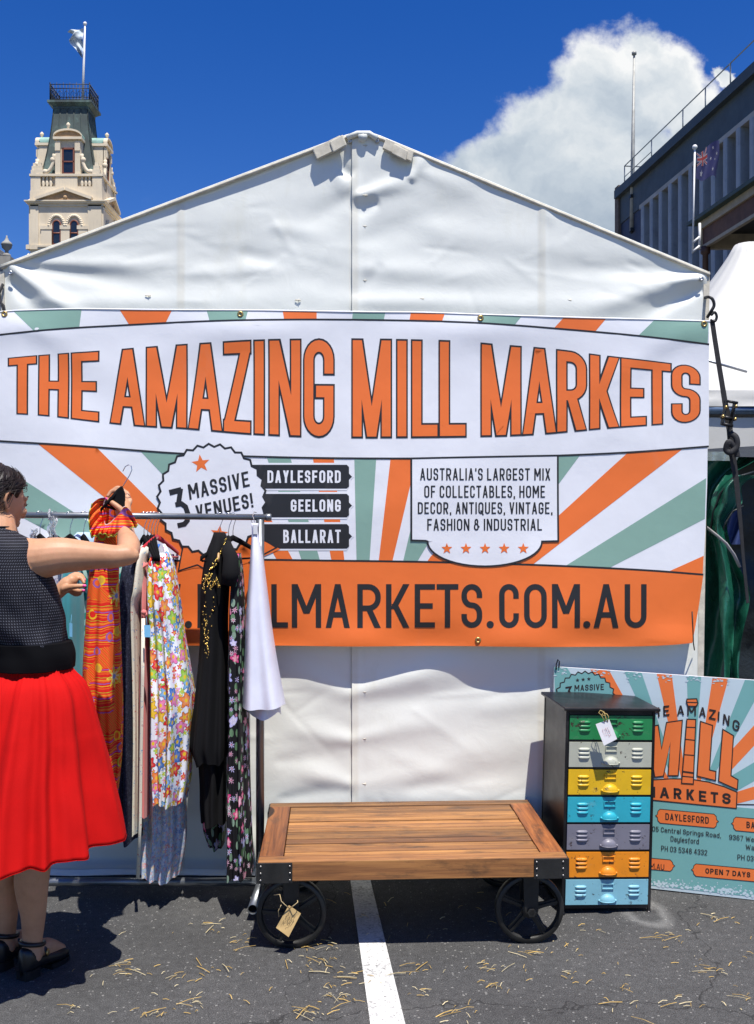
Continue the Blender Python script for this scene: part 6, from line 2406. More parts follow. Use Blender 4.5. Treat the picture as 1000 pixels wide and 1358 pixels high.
def print_red_folk():
    m, t, b, uv = cloth('orange_red_folk_print')
    s = t.sep(uv)
    wob = t.m('MULTIPLY', t.m('SUBTRACT', t.noise(uv, 11, 3, 0.5), 0.5), 0.03)
    v = t.m('ADD', s[1], wob)
    f = t.m('FRACT', t.m('MULTIPLY', v, 20.0))
    R, O, Y, P, G = (0.66, 0.018, 0.012), (0.78, 0.12, 0.018), (0.75, 0.46, 0.02), (0.28, 0.10, 0.36), (0.38, 0.50, 0.03)
    c = t.ramp(f, [(0, R), (.16, O), (.24, R), (.34, Y), (.39, R), (.48, P), (.55, R), (.62, O), (.72, Y), (.75, O), (.82, R), (.90, G), (.94, R)], 'CONSTANT')
    blk = t.new('ShaderNodeTexVoronoi', {'Vector': uv, 'Scale': 13.0}, voronoi_dimensions='2D', distance='CHEBYCHEV')
    bs = t.sep(blk.outputs['Color'])
    f2 = t.m('FRACT', t.m('MULTIPLY', t.m('ADD', s[0], s[1]), 55.0))
    c2 = t.ramp(f2, [(0, O), (.3, R), (.5, Y), (.6, R), (.8, O)], 'CONSTANT')
    c = t.mix(t.m('GREATER_THAN', bs[0], 0.68), c, c2)
    vo = t.new('ShaderNodeTexVoronoi', {'Vector': uv, 'Scale': 17.0}, voronoi_dimensions='2D')
    vs = t.sep(vo.outputs['Color'])
    on = t.m('GREATER_THAN', vs[1], 0.45)
    c = t.mix(t.m('MULTIPLY', on, t.m('LESS_THAN', vo.outputs['Distance'], 0.30)), c, t.ramp(vs[0], [(0, Y), (.3, (0.22, 0.20, 0.55)), (.5, Y), (.7, G), (.85, P)], 'CONSTANT'))
    c = t.mix(t.m('MULTIPLY', on, t.m('LESS_THAN', vo.outputs['Distance'], 0.19)), c, t.ramp(vs[2], [(0, O), (.4, (0.6, 0.35, 0.05)), (.7, R)], 'CONSTANT'))
    c = flower_layer(t, uv, c, 7.5, [(0.60, 0.36, 0.03), (0.34, 0.24, 0.08)], 8, 0.28, 0.38, (0.2, 0.22, 0.4), 0.62, (0.75, 0.5, 0.05), 5.0)
    t.l.new(c, b.inputs['Base Color'])
    return m


def print_stripes(name, c1, c2, n, ang=0.25):
    m, t, b, uv = cloth(name)
    s = t.sep(uv)
    wob = t.m('MULTIPLY', t.m('SUBTRACT', t.noise(uv, 6, 4, 0.6), 0.5), 0.16)
    f = t.m('FRACT', t.m('MULTIPLY', t.m('ADD', t.m('ADD', s[1], t.m('MULTIPLY', s[0], ang)), wob), n))
    t.l.new(t.ramp(f, [(0, c1), (0.50, c1), (0.55, c2), (0.95, c2), (1.0, c1)]), b.inputs['Base Color'])
    return m


def print_speckle(name, base, spots, scale, lo=0.55, hi=0.6):
    m, t, b, uv = cloth(name)
    n = t.noise(uv, scale, 4, 0.65, 0.8)
    k = t.new('ShaderNodeMapRange', {'Value': n, 'From Min': lo, 'From Max': hi}).outputs[0]
    big = t.noise(uv, scale * 0.35, 2, 0.5, out=1)
    sc = t.ramp(t.sep(big)[0], [(0, spots[0]), (.5, spots[len(spots) // 2]), (.6, spots[-1])], 'CONSTANT')
    t.l.new(t.mix(k, base, sc), b.inputs['Base Color'])
    return m


def print_dots(name, base, dot, pitch, r):
    m, t, b, uv = cloth(name, 0.75)
    p = t.vm('SCALE', uv, scale=1.0 / pitch)
    s = t.sep(p)
    # staggered rows
    row = t.m('FLOOR', s[1])
    x = t.m('ADD', s[0], t.m('MULTIPLY', t.m('MODULO', row, 2.0), 0.5))
    dx = t.m('SUBTRACT', t.m('FRACT', x), 0.5)
    dy = t.m('SUBTRACT', t.m('FRACT', s[1]), 0.5)
    d = t.m('SQRT', t.m('ADD', t.m('MULTIPLY', dx, dx), t.m('MULTIPLY', dy, dy)))
    t.l.new(t.mix(t.m('LESS_THAN', d, r), base, dot), b.inputs['Base Color'])
    return m


def plain(name, col, rough=0.85, sheen=0.2, spec=0.3, bump=0.25):
    m, t, b, uv = cloth(name, rough)
    n = t.noise(uv, 9, 5, 0.6)
    t.l.new(t.ramp(n, [(0.3, tuple(x * 0.88 for x in col)), (0.7, col)]), b.inputs['Base Color'])
    b.inputs['Sheen Weight'].default_value = sheen
    b.inputs['Specular IOR Level'].default_value = spec
    return m


M_FP, M_DITSY, M_BFLOR, M_FOLK = print_flower_power(), print_ditsy(), print_black_floral(), print_red_folk()
M_TEALST = print_stripes('teal_white_tie_dye', (0.010, 0.30, 0.255), (0.42, 0.60, 0.56), 17)
M_TEAL = plain('teal_cotton', (0.045, 0.27, 0.32))
M_LACE = print_speckle('navy_lace', (0.012, 0.014, 0.028), [(0.045, 0.05, 0.085), (0.02, 0.02, 0.04), (0.07, 0.08, 0.12)], 130, 0.48, 0.6)
M_CREAM = print_speckle('cream_print', (0.66, 0.63, 0.52), [(0.10, 0.30, 0.50), (0.5, 0.12, 0.10), (0.30, 0.32, 0.34)], 85, 0.60, 0.64)
M_CORAL = plain('coral_cotton', (0.66, 0.20, 0.19))
M_BLACK = plain('black_cotton', (0.008, 0.008, 0.009), 0.9, 0.0, 0.15)
M_SATIN = plain('white_satin', (0.72, 0.73, 0.83), 0.28, 0.0, 0.6)
M_LILAC = print_speckle('white_purple_print', (0.66, 0.66, 0.74), [(0.25, 0.16, 0.40), (0.5, 0.04, 0.08), (0.2, 0.3, 0.5)], 40, 0.55, 0.58)
M_PURPLE = plain('purple_cotton', (0.10, 0.02, 0.11))
M_PALEBLUE = plain('pale_blue_cotton', (0.42, 0.55, 0.74))
M_GOLD = pmat('gold_sequin', (0.72, 0.48, 0.12), 0.25, 1.0, 0.3, 60)
M_VELVET = plain('black_velvet', (0.008, 0.008, 0.009), 0.95, 0.0, 0.1)
M_REDVELV = plain('red_velvet', (0.42, 0.012, 0.025), 0.85, 0.1)
M_WIRE = pmat('chrome_wire', (0.55, 0.56, 0.58), 0.2, 1.0)
M_BEECH = pmat('beech_wood', (0.55, 0.33, 0.14), 0.5, var=0.12, scale=20)
M_CLIP = pmat('white_plastic', (0.72, 0.73, 0.74), 0.35)


def drape(m, rows, Y0, nfold=5, amp=0.10, seed=0, n=72, mat=0, close_top=True, inward=0.85, yskew=0.0):
    """a hanging tube of cloth. rows: (py, left px, right px, half depth m). Fold amplitude grows downwards."""
    rn = random.Random(seed)
    ph = [rn.uniform(0, 6.28) for _ in range(6)]
    py0, py1 = rows[0][0], rows[-1][0]
    N = 46
    Lp = [(r[0], r[1]) for r in rows]
    Rp = [(r[0], r[2]) for r in rows]
    Dp = [(r[0], r[3]) for r in rows]
    rings, uvs = [], []
    for i in range(N + 1):
        py = lerp(py0, py1, i / N)
        g = i / N
        a = amp * (0.25 + 0.75 * g)
        l, r_, dp = sinterp(py, Lp), sinterp(py, Rp), sinterp(py, Dp)
        cx, hx = (l + r_) / 2 + 1.6 * g * noise.noise(Vector((g * 3.2, seed * 1.7, 0.5))), max((r_ - l) / 2, 0.6)
        z = Zat(py, Y0)
        ring, uvr = [], []
        per = 0
        prev = None
        for j in range(n + 1):
            th = 2 * PI * (j % n) / n
            f = a * (0.6 * math.cos(nfold * th + ph[0] + 0.8 * math.sin(g * 2 + ph[1])) + 0.4 * math.cos((nfold * 2 - 1) * th + ph[2] + g * 1.5) + 0.25 * math.sin((nfold + 3) * th + ph[3] - g))
            kx = 1 + f * 0.35
            ky = 1 + f * 1.9
            x = Xat(cx, Y0) + hx / F * Y0 * math.cos(th) * kx
            y = Y0 + dp * math.sin(th) * ky + yskew * (math.cos(th)) * dp
            zz = z + (0.014 * noise.noise(Vector((math.cos(th) * 1.5, math.sin(th) * 1.5, seed + .3))) + 0.005 * math.sin(nfold * th + ph[0])) * max(0.0, (g - .8) / .2) + 0.004 * noise.noise(Vector((th * 2, g * 5, seed)))
            p = Vector((x, y, zz))
            if prev is not None:
                per += math.hypot(p.x - prev.x, p.y - prev.y)
            prev = p
            uvr.append((per, z))
            if j < n:
                ring.append(p)
        # unwrapped metric coordinates: centre on the front seam
        uvs.append([(u - per * .75, v) for u, v in uvr])
        rings.append(ring)
    m.rings(rings, True, close_top, False, mat, True, uvs)
    return rings


def tube_uv(m, pts, r, seg=10, mat=0, flat=None):
    """cloth strip / sleeve with metric coordinates"""
    o = len(m.f)
    m.tube(pts, r, seg, mat, True, False, True, flat)
    for k in range(o, len(m.f)):
        m.uv[k] = [((m.v[i].x + m.v[i].y * .7), m.v[i].z) for i in m.f[k]]


# hangers: wire hook + slim velvet body
def hanger_mesh(m_body, m_hook, span=0.40, drop=0.085, r=0.005):
    pts = [Vector((0, 0, 0))]
    h = []
    for i in range(10):                       # hook over the rail, centre of rail at origin
        a = rad(-30) + rad(215) * i / 9
        h.append(Vector((0.0165 * math.cos(a), 0, 0.0165 * math.sin(a))))
    h = h[::-1]
    stem = [Vector((0.0165 * math.cos(rad(-30)), 0, 0.0165 * math.sin(rad(-30)))), Vector((0.004, 0, -.035)), Vector((0, 0, -.055)), Vector((0, 0, -.085))]
    m_hook.tube(h + stem[1:], 0.0015, 6)
    b = Vector((0, 0, -.083))
    m_body.ball(b, (.008, .008, .010), 8)
    L, R = Vector((0, -span / 2, -.083 - drop)), Vector((0, span / 2, -.083 - drop))

    def arm(e):
        return [b, b.lerp(e, .25) + Vector((0, 0, .006)), b.lerp(e, .6) + Vector((0, 0, .010)), e + Vector((0, 0, .012)), e]
    m_body.tube(arm(L), [r * 1.4, r * 1.3, r * 1.1, r, r * .9], 8, flat=((1, 0, 0), 1.7))
    m_body.tube(arm(R), [r * 1.4, r * 1.3, r * 1.1, r, r * .9], 8, flat=((1, 0, 0), 1.7))
    m_body.tube([L + Vector((0, .004, 0)), R - Vector((0, .004, 0))], r * .8, 8)


def make_hanger(mat, name='clothes_hanger'):
    t = thing(name)
    b, h = MB(), MB()
    hanger_mesh(b, h)
    b.build('hanger_body', mat, t, local=True)
    h.build('hook', M_WIRE, t, local=True)
    return t


HG = 'hangers along the clothes rail'
proto = {}


def put_hanger(px, mat, yaw, label, swing=0.0):
    if mat.name not in proto:
        o = proto[mat.name] = make_hanger(mat)
    else:
        o = copy_tree(proto[mat.name])
    py = lerp(681, 686, (px + 190) / 548)
    o.location = W(px, py, YR)
    o.rotation_euler = (swing, 0, rad(yaw))
    tag(o, label, 'hanger', HG)
    return o


put_hanger(53, M_VELVET, 40, 'black velvet hanger nearest the woman\'s face on the rail')
put_hanger(72, M_VELVET, 46, 'black velvet hanger beside the clear plastic wrapper')
put_hanger(93, M_VELVET, 42, 'black velvet hanger just above the woman\'s raised upper arm')
put_hanger(111, M_VELVET, 30, 'black velvet hanger holding the pale blue garment')
put_hanger(191, M_VELVET, 24, 'black velvet hanger holding the navy lace dress, leftmost of the bunched hangers')
put_hanger(196, M_VELVET, 22, 'black velvet hanger holding the cream printed top')
put_hanger(200.5, M_VELVET, 20, 'black velvet hanger holding the coral dress')
put_hanger(204.5, M_VELVET, 18, 'black velvet hanger last before the red one, over the long ditsy floral dress')
put_hanger(208.5, M_REDVELV, -14, 'crimson velvet hanger holding the flower print dress')
put_hanger(291, M_BEECH, 8, 'pale wooden hanger inside the black top with gold beading')
put_hanger(303, M_VELVET, 14, 'black velvet hanger behind the black top, left of the bare one')
put_hanger(309, M_VELVET, -28, 'black velvet hanger holding the long black rose-print dress')

GG = 'garments hanging on the rail'


def garment(name, label, cat, rows, Y0, mat, extra=None, **kw):
    m = MB()
    drape(m, rows, Y0, **kw)
    if extra:
        extra(m)
    o = m.build(name, mat if isinstance(mat, list) else [mat], None, recalc=False)
    tag(o, label, cat, GG)
    return o


garment('printed_top', 'white top with purple and red print behind the woman\'s hand', 'top', [(716, 50, 75, .08), (740, 46, 92, .14), (800, 44, 94, .15), (870, 46, 96, .14), (1000, 46, 96, .14)], 4.0, M_LILAC, seed=2)
garment('teal_dress', 'plain teal dress beside the woman\'s waist', 'dress', [(730, 92, 104, .10), (780, 86, 112, .13), (860, 88, 112, .13), (1000, 84, 114, .14), (1050, 84, 116, .14)], 3.86, M_TEAL, seed=3)
garment('pale_blue_top', 'pale blue top showing above the woman\'s arm', 'top', [(706, 104, 118, .06), (716, 98, 124, .12), (760, 96, 126, .14), (860, 98, 128, .13)], 4.02, M_PALEBLUE, seed=4)
garment('tie_dye_dress', 'teal and white tie-dye dress behind the orange held dress', 'dress', [(722, 112, 166, .10), (760, 106, 172, .13), (830, 104, 174, .13), (905, 103, 172, .13), (990, 106, 172, .13), (1060, 108, 170, .12)], 3.97, M_TEALST, seed=5, nfold=7)
garment('lace_dress', 'dark navy lace dress hanging right of the orange held dress', 'dress', [(733, 172, 190, .09), (752, 166, 192, .13), (800, 160, 190, .14), (818, 159, 188, .14), (860, 165, 186, .14), (950, 164, 186, .15), (1105, 162, 188, .15)], 3.84, M_LACE, seed=6)


def cream_extra(m):
    tube_uv(m, [W(190, 820, 3.70), W(189, 900, 3.69), W(187, 1000, 3.70), W(186, 1090, 3.70), W(183, 1165, 3.70)], [.0075, .007, .0065, .006, .007], 8, 0, ((1, 0, 0), .3))
    tube_uv(m, [W(186, 733, 3.82), W(190, 727, 3.80), W(196, 728, 3.80), W(192, 737, 3.79), W(187, 735, 3.80)], .013, 10)


garment('cream_top', 'cream printed top with a long dangling tie', 'top', [(726, 188, 199, .06), (745, 184, 197, .09), (785, 180, 195, .11), (786.5, 179, 194, .11), (800, 178, 189, .10), (870, 180, 188, .09), (960, 182, 189, .09), (1098, 181, 190, .09)], 3.82, M_CREAM, cream_extra, seed=7)


def coral_extra(m):
    tube_uv(m, [W(188, 742, 3.77), W(191, 752, 3.76), W(195, 748, 3.77)], .008, 8)
    for i in range(6):
        m.ball(W(191 + (i % 3) * 4, 812 + (i // 3) * 8 + (i % 2) * 3, 3.72 + .004 * i), (.012, .012, .011), 8)


garment('coral_dress', 'narrow coral pink dress with gathered waist', 'dress', [(742, 189, 200, .06), (770, 190, 201, .08), (806, 190, 204, .10), (830, 191, 202, .10), (900, 189, 202, .11), (1000, 190, 202, .11), (1077, 190, 201, .11)], 3.84, M_CORAL, coral_extra, seed=8)
garment('ditsy_dress', 'long blue and pink ditsy floral dress below the flower print', 'dress', [(740, 200, 222, .06), (800, 198, 232, .08), (890, 194, 240, .09), (1000, 193, 244, .10), (1080, 192, 246, .10), (1120, 191, 246, .10), (1158, 191, 240, .10)], 3.88, M_DITSY, seed=9, nfold=8, amp=.14)
garment('purple_top', 'dark purple top edging out behind the flower print dress', 'top', [(735, 216, 230, .06), (770, 214, 233, .08), (800, 214, 236, .08), (840, 214, 232, .08)], 4.05, M_PURPLE, seed=21)


def fp_extra(m):
    for pts in ([(203, 748), (204, 735), (208, 726), (211, 722)], [(222, 742), (221, 732), (219, 726), (217, 722)]):
        tube_uv(m, [W(x, y, 3.76 + .02 * i) for i, (x, y) in enumerate(pts)], [.010, .009, .008, .006], 8, 0, ((1, 0, 0), .5))


garment('flower_dress', 'white dress covered in bright multicoloured cartoon flowers', 'dress', [(734, 202, 225, .06), (750, 197, 231, .09), (800, 197, 239, .12), (832, 200, 243, .12), (870, 200, 249, .13), (928, 202, 257, .15), (985, 203, 255, .15), (1030, 206, 252, .15), (1056, 208, 248, .15)], 3.80, M_FP, fp_extra, seed=10, nfold=7, amp=.15)


def build_black_top():
    m = MB()
    drape(m, [(706, 284, 298, .05), (716, 281, 303, .07), (735, 274, 306, .10), (775, 268, 304, .12), (815, 267, 302, .12), (860, 266, 302, .12), (920, 261, 302, .13), (985, 253, 302, .14), (1004, 258, 301, .13)], 3.82, 5, .10, 12, close_top=True)
    # sleeve on the viewer's side
    tube_uv(m, [W(300, 722, 3.76), W(306, 740, 3.71), W(306, 760, 3.69), W(302, 776, 3.69)], [.020, .030, .033, .030], 14)
    # longer layer beneath
    drape(m, [(980, 262, 300, .10), (1030, 266, 300, .10), (1088, 268, 299, .10)], 3.84, 5, .12, 13, close_top=False)
    o = m.build('beaded_top', [M_BLACK], None, recalc=False)
    tag(o, 'long black top with gold beading down its front', 'top', GG)
    g = MB()
    rn = random.Random(4)
    path = [(300, 714), (297, 722), (290, 738), (280, 752), (276, 775), (277, 800), (275, 830), (274, 850), (277, 866), (279, 880)]
    for i in range(230):
        t = rn.random()
        y = lerp(712, 882, t)
        x = sinterp(y, [(p[1], p[0]) for p in path])
        w = 1.2 if y < 748 else 5.5 * (1 - abs((y - 800) / 110)) + 1.5
        x += rn.gauss(0, w * .5)
        g.ball(W(x, y, 3.700 if y > 740 else 3.735), rn.uniform(.0018, .0042), 6)
    for i in range(70):
        x = rn.uniform(270, 292)
        y = 774 + 4 * math.sin(x * .5) + rn.gauss(0, 2)
        g.ball(W(x, y, 3.698), rn.uniform(.0018, .0036), 6)
    g.build('gold_beading', M_GOLD, o)
    return o


build_black_top()
garment('black_rose_dress', 'long black maxi dress with pink and lilac roses', 'dress', [(734, 313, 319, .05), (760, 309, 322, .09), (800, 306, 324, .11), (900, 304, 328, .12), (1000, 303, 331, .12), (1100, 302, 334, .13), (1154, 301, 336, .13)], 3.80, M_BFLOR, seed=14, nfold=6, amp=.12)
garment('black_rose_wrap', 'short dark wrap with rose print peeping under the black top', 'wrap', [(1060, 276, 300, .08), (1090, 270, 300, .09), (1118, 278, 298, .09)], 3.93, M_BFLOR, seed=15)


def build_satin():
    m = MB()
    drape(m, [(694, 333, 343, .012), (704, 334, 342, .014), (740, 332, 349, .05), (800, 328, 357, .08), (870, 325, 367, .10), (934, 322, 379, .12)], 3.76, 3, .085, 16)
    drape(m, [(900, 330, 368, .08), (946, 328, 373, .09)], 3.79, 3, .09, 17, close_top=False)
    o = m.build('white_satin_skirt', [M_SATIN], None, recalc=False)
    tag(o, 'white satin flared skirt clipped at the end of the rail', 'skirt', GG)
    h = thing('clip_hanger', W(338, 686, YR), 'chrome clip hanger with white clip gripping the satin skirt', 'hanger', HG)
    k = MB()
    k.tube([W(340, 680, YR), W(337, 679, YR - .018), W(335, 684, YR - .03), W(338, 692, YR - .08), W(338, 697, YR - .13)], .0015, 6)
    k.tube([W(333, 690, YR - .1), W(337, 700, YR - .13), W(338, 703, YR - .14)], .0015, 6)
    k.build('hook', M_WIRE, h)
    k = MB()
    k.box(W(338.5, 702, 3.742), (.017, .012, .042))
    k.build('clip', M_CLIP, h, bevel=.003)


build_satin()
# clear wrapper and price labels
m = MB()
m.grid(lambda u, v: W(64 + 11 * u + 2 * math.sin(v * 9), 684 + 34 * v, YR - .03 + .02 * math.sin(u * 9 + v * 4) + .01 * noise.noise(Vector((u * 8, v * 8, 0)))), 14, 24)
m.tube([W(65.5, 690, YR - .02), W(65, 680, YR - .02), W(66, 676, YR)], .005, 8)
m.grid(lambda u, v: W(40 + 9 * u + 1.5 * math.sin(v * 7), 703 + 14 * v - 5 * abs(u - .5), YR - .05 + .02 * math.sin(u * 11 + v * 5)), 12, 12)
pl = pmat('clear_plastic_film', (0.80, 0.80, 0.82), 0.12, trans=0.75, bump=0.5, bscale=40, bdist=0.01)
tag(m.build('plastic_wrapper', pl), 'crumpled clear plastic wrapper hooked over the rail', 'wrapper')
m = MB()
P = [W(191, 829, 3.66), W(199, 829, 3.66), W(199.5, 845, 3.655), W(191.5, 845, 3.655)]
m.prism(P, (0, .001, 0))
m.tube([P[0].lerp(P[1], .5), W(194, 818, 3.70)], .0006, 4)
tag(m.build('swing_tag', pmat('sky_blue_card', (0.16, 0.45, 0.72), 0.7)), 'sky blue swing tag hanging on the coral dress', 'tag')
m = MB()
P = [W(92, 826, 3.66), W(96, 827, 3.66), W(96, 845, 3.66), W(92, 844, 3.66)]
m.prism(P, (0, .001, 0))
m.tube([P[0].lerp(P[1], .5), W(95, 815, 3.72)], .0006, 4)
tag(m.build('swing_tag', MATS['sky_blue_card']), 'pale blue swing tag hanging on the plain teal dress', 'tag')

# ------------------------------------------------------------------ the woman
def skin_mat():
    m, t, b = mat_begin('skin', 0.48)
    co = t.new('ShaderNodeTexCoord').outputs['Object']
    n = t.noise(co, 9, 6, 0.7)
    c = t.ramp(n, [(0.3, (0.42, 0.205, 0.110)), (0.52, (0.52, 0.275, 0.155)), (0.75, (0.60, 0.285, 0.175))])
    f = t.noise(co, 95, 4, 0.6)
    c = t.mix(t.new('ShaderNodeMapRange', {'Value': f, 'From Min': 0.62, 'From Max': 0.74, 'To Max': 0.28}).outputs[0], c, (0.33, 0.14, 0.075))
    t.l.new(c, b.inputs['Base Color'])
    b.inputs['Subsurface Weight'].default_value = 0.06
    b.inputs['Subsurface Radius'].default_value = (0.010, 0.004, 0.002)
    b.inputs['Subsurface Scale'].default_value = 1.0
    b.inputs['Specular IOR Level'].default_value = 0.35
    t.l.new(t.new('ShaderNodeBump', {'Strength': 0.25, 'Distance': 0.001, 'Height': t.noise(co, 450, 3, 0.6)}).outputs[0], b.inputs['Normal'])
    return m


def hair_mat():
    m, t, b = mat_begin('dark_brown_hair', 0.46)
    uv = t.new('ShaderNodeUVMap').outputs[0]
    n = t.noise(t.vm('MULTIPLY', uv, (75, 4, 1)), 1.0, 4, 0.6, 0.4)
    c = t.ramp(n, [(0.3, (0.004, 0.002, 0.002)), (0.6, (0.013, 0.005, 0.004)), (0.8, (0.040, 0.013, 0.010))])
    b.inputs['Specular IOR Level'].default_value = 0.35
    t.l.new(c, b.inputs['Base Color'])
    t.l.new(t.new('ShaderNodeBump', {'Strength': 0.7, 'Distance': 0.004, 'Height': n}).outputs[0], b.inputs['Normal'])
    return m


M_SKIN = skin_mat()
M_HAIR = hair_mat()
M_NAIL = pmat('pink_nail', (0.85, 0.10, 0.35), 0.25)
M_DOT = print_dots('navy_dotted_cotton', (0.006, 0.0065, 0.011), (0.105, 0.11, 0.135), 0.0090, 0.21)
M_REDCLOTH = plain('red_cotton', (0.52, 0.004, 0.0035), 0.85, 0.0, 0.15)
M_BELT = plain('black_waistband', (0.004, 0.004, 0.005), 0.9, 0.0, 0.1)
M_SHOE = pmat('black_leather', (0.011, 0.011, 0.012), 0.34, var=0.2, scale=20, bump=0.25, bscale=140)
M_LASH = pmat('dark_lash', (0.012, 0.008, 0.007), 0.7)

YW = 3.22
HEADING = rad(33)                                   # turned this far from straight-away towards the right
FWD = Vector((math.sin(HEADING), math.cos(HEADING), 0))
SIDE = Vector((math.cos(HEADING), -math.sin(HEADING), 0))


def remeshed(mb, voxel, name, mats, parent, smooth_it=6, smooth_f=0.5):
    """overlapping closed shapes fused into one continuous skin"""
    o = mb.build(name + '_rough', mats, parent)
    md = o.modifiers.new('R', 'REMESH')
    md.mode = 'VOXEL'
    md.voxel_size = voxel
    md.use_smooth_shade = True
    s = o.modifiers.new('S', 'SMOOTH')
    s.factor = smooth_f
    s.iterations = smooth_it
    bpy.context.view_layer.update()
    dg = bpy.context.evaluated_depsgraph_get()
    me = bpy.data.meshes.new_from_object(o.evaluated_get(dg))
    me.name = name
    bpy.data.objects.remove(o)
    me.materials.clear()
    me.materials.append(mats)
    for p in me.polygons:
        p.use_smooth = True
    n = bpy.data.objects.new(name, me)
    COL.objects.link(n)
    n.parent = parent
    return n


def limb(m, pts, rs, sub=6, seg=16):
    """tapered limb through joints with a smooth curve"""
    P, R = [], []
    n = len(pts)
    ts = list(range(n))
    for i in range(n - 1):
        for k in range(sub):
            t = i + k / sub
            P.append(Vector([sinterp(t, list(zip(ts, [p[a] for p in pts]))) for a in range(3)]))
            R.append(sinterp(t, list(zip(ts, rs))))
    P.append(Vector(pts[-1]))
    R.append(rs[-1])
    m.tube(P, R, seg, 0, True, True)


def oval_rings(rows, n=48, fold=None):
    """rows: (z, centre px, Y, half lateral, half depth, extra forward) turned with the body"""
    rings, uvs = [], []
    Z0 = [r[0] for r in rows]
    out = []
    N = 40
    key = lambda k: [(r[0], r[k]) for r in sorted(rows)]
    zs = [lerp(min(Z0), max(Z0), i / N) for i in range(N + 1)]
    for z in zs:
        cx, Y, a, b = (sinterp(z, key(k)) for k in (1, 2, 3, 4))
        C = Vector((Xat(cx, YW), Y, z))
        ring, uv = [], []
        for j in range(n + 1):
            th = 2 * PI * (j % n) / n
            ct, st = math.cos(th), math.sin(th)
            e = 0.86
            ct2, st2 = math.copysign(abs(ct) ** e, ct), math.copysign(abs(st) ** e, st)
            k = fold(z, th) if fold else 0.0
            p = C + SIDE * (a * ct2 + k * ct) + FWD * (b * st2 + k * st)
            if j < n:
                ring.append(p)
            uv.append((th * (a + b) / 2 * 1.05, z))
        rings.append(ring)
        uvs.append(uv)
    return rings, uvs


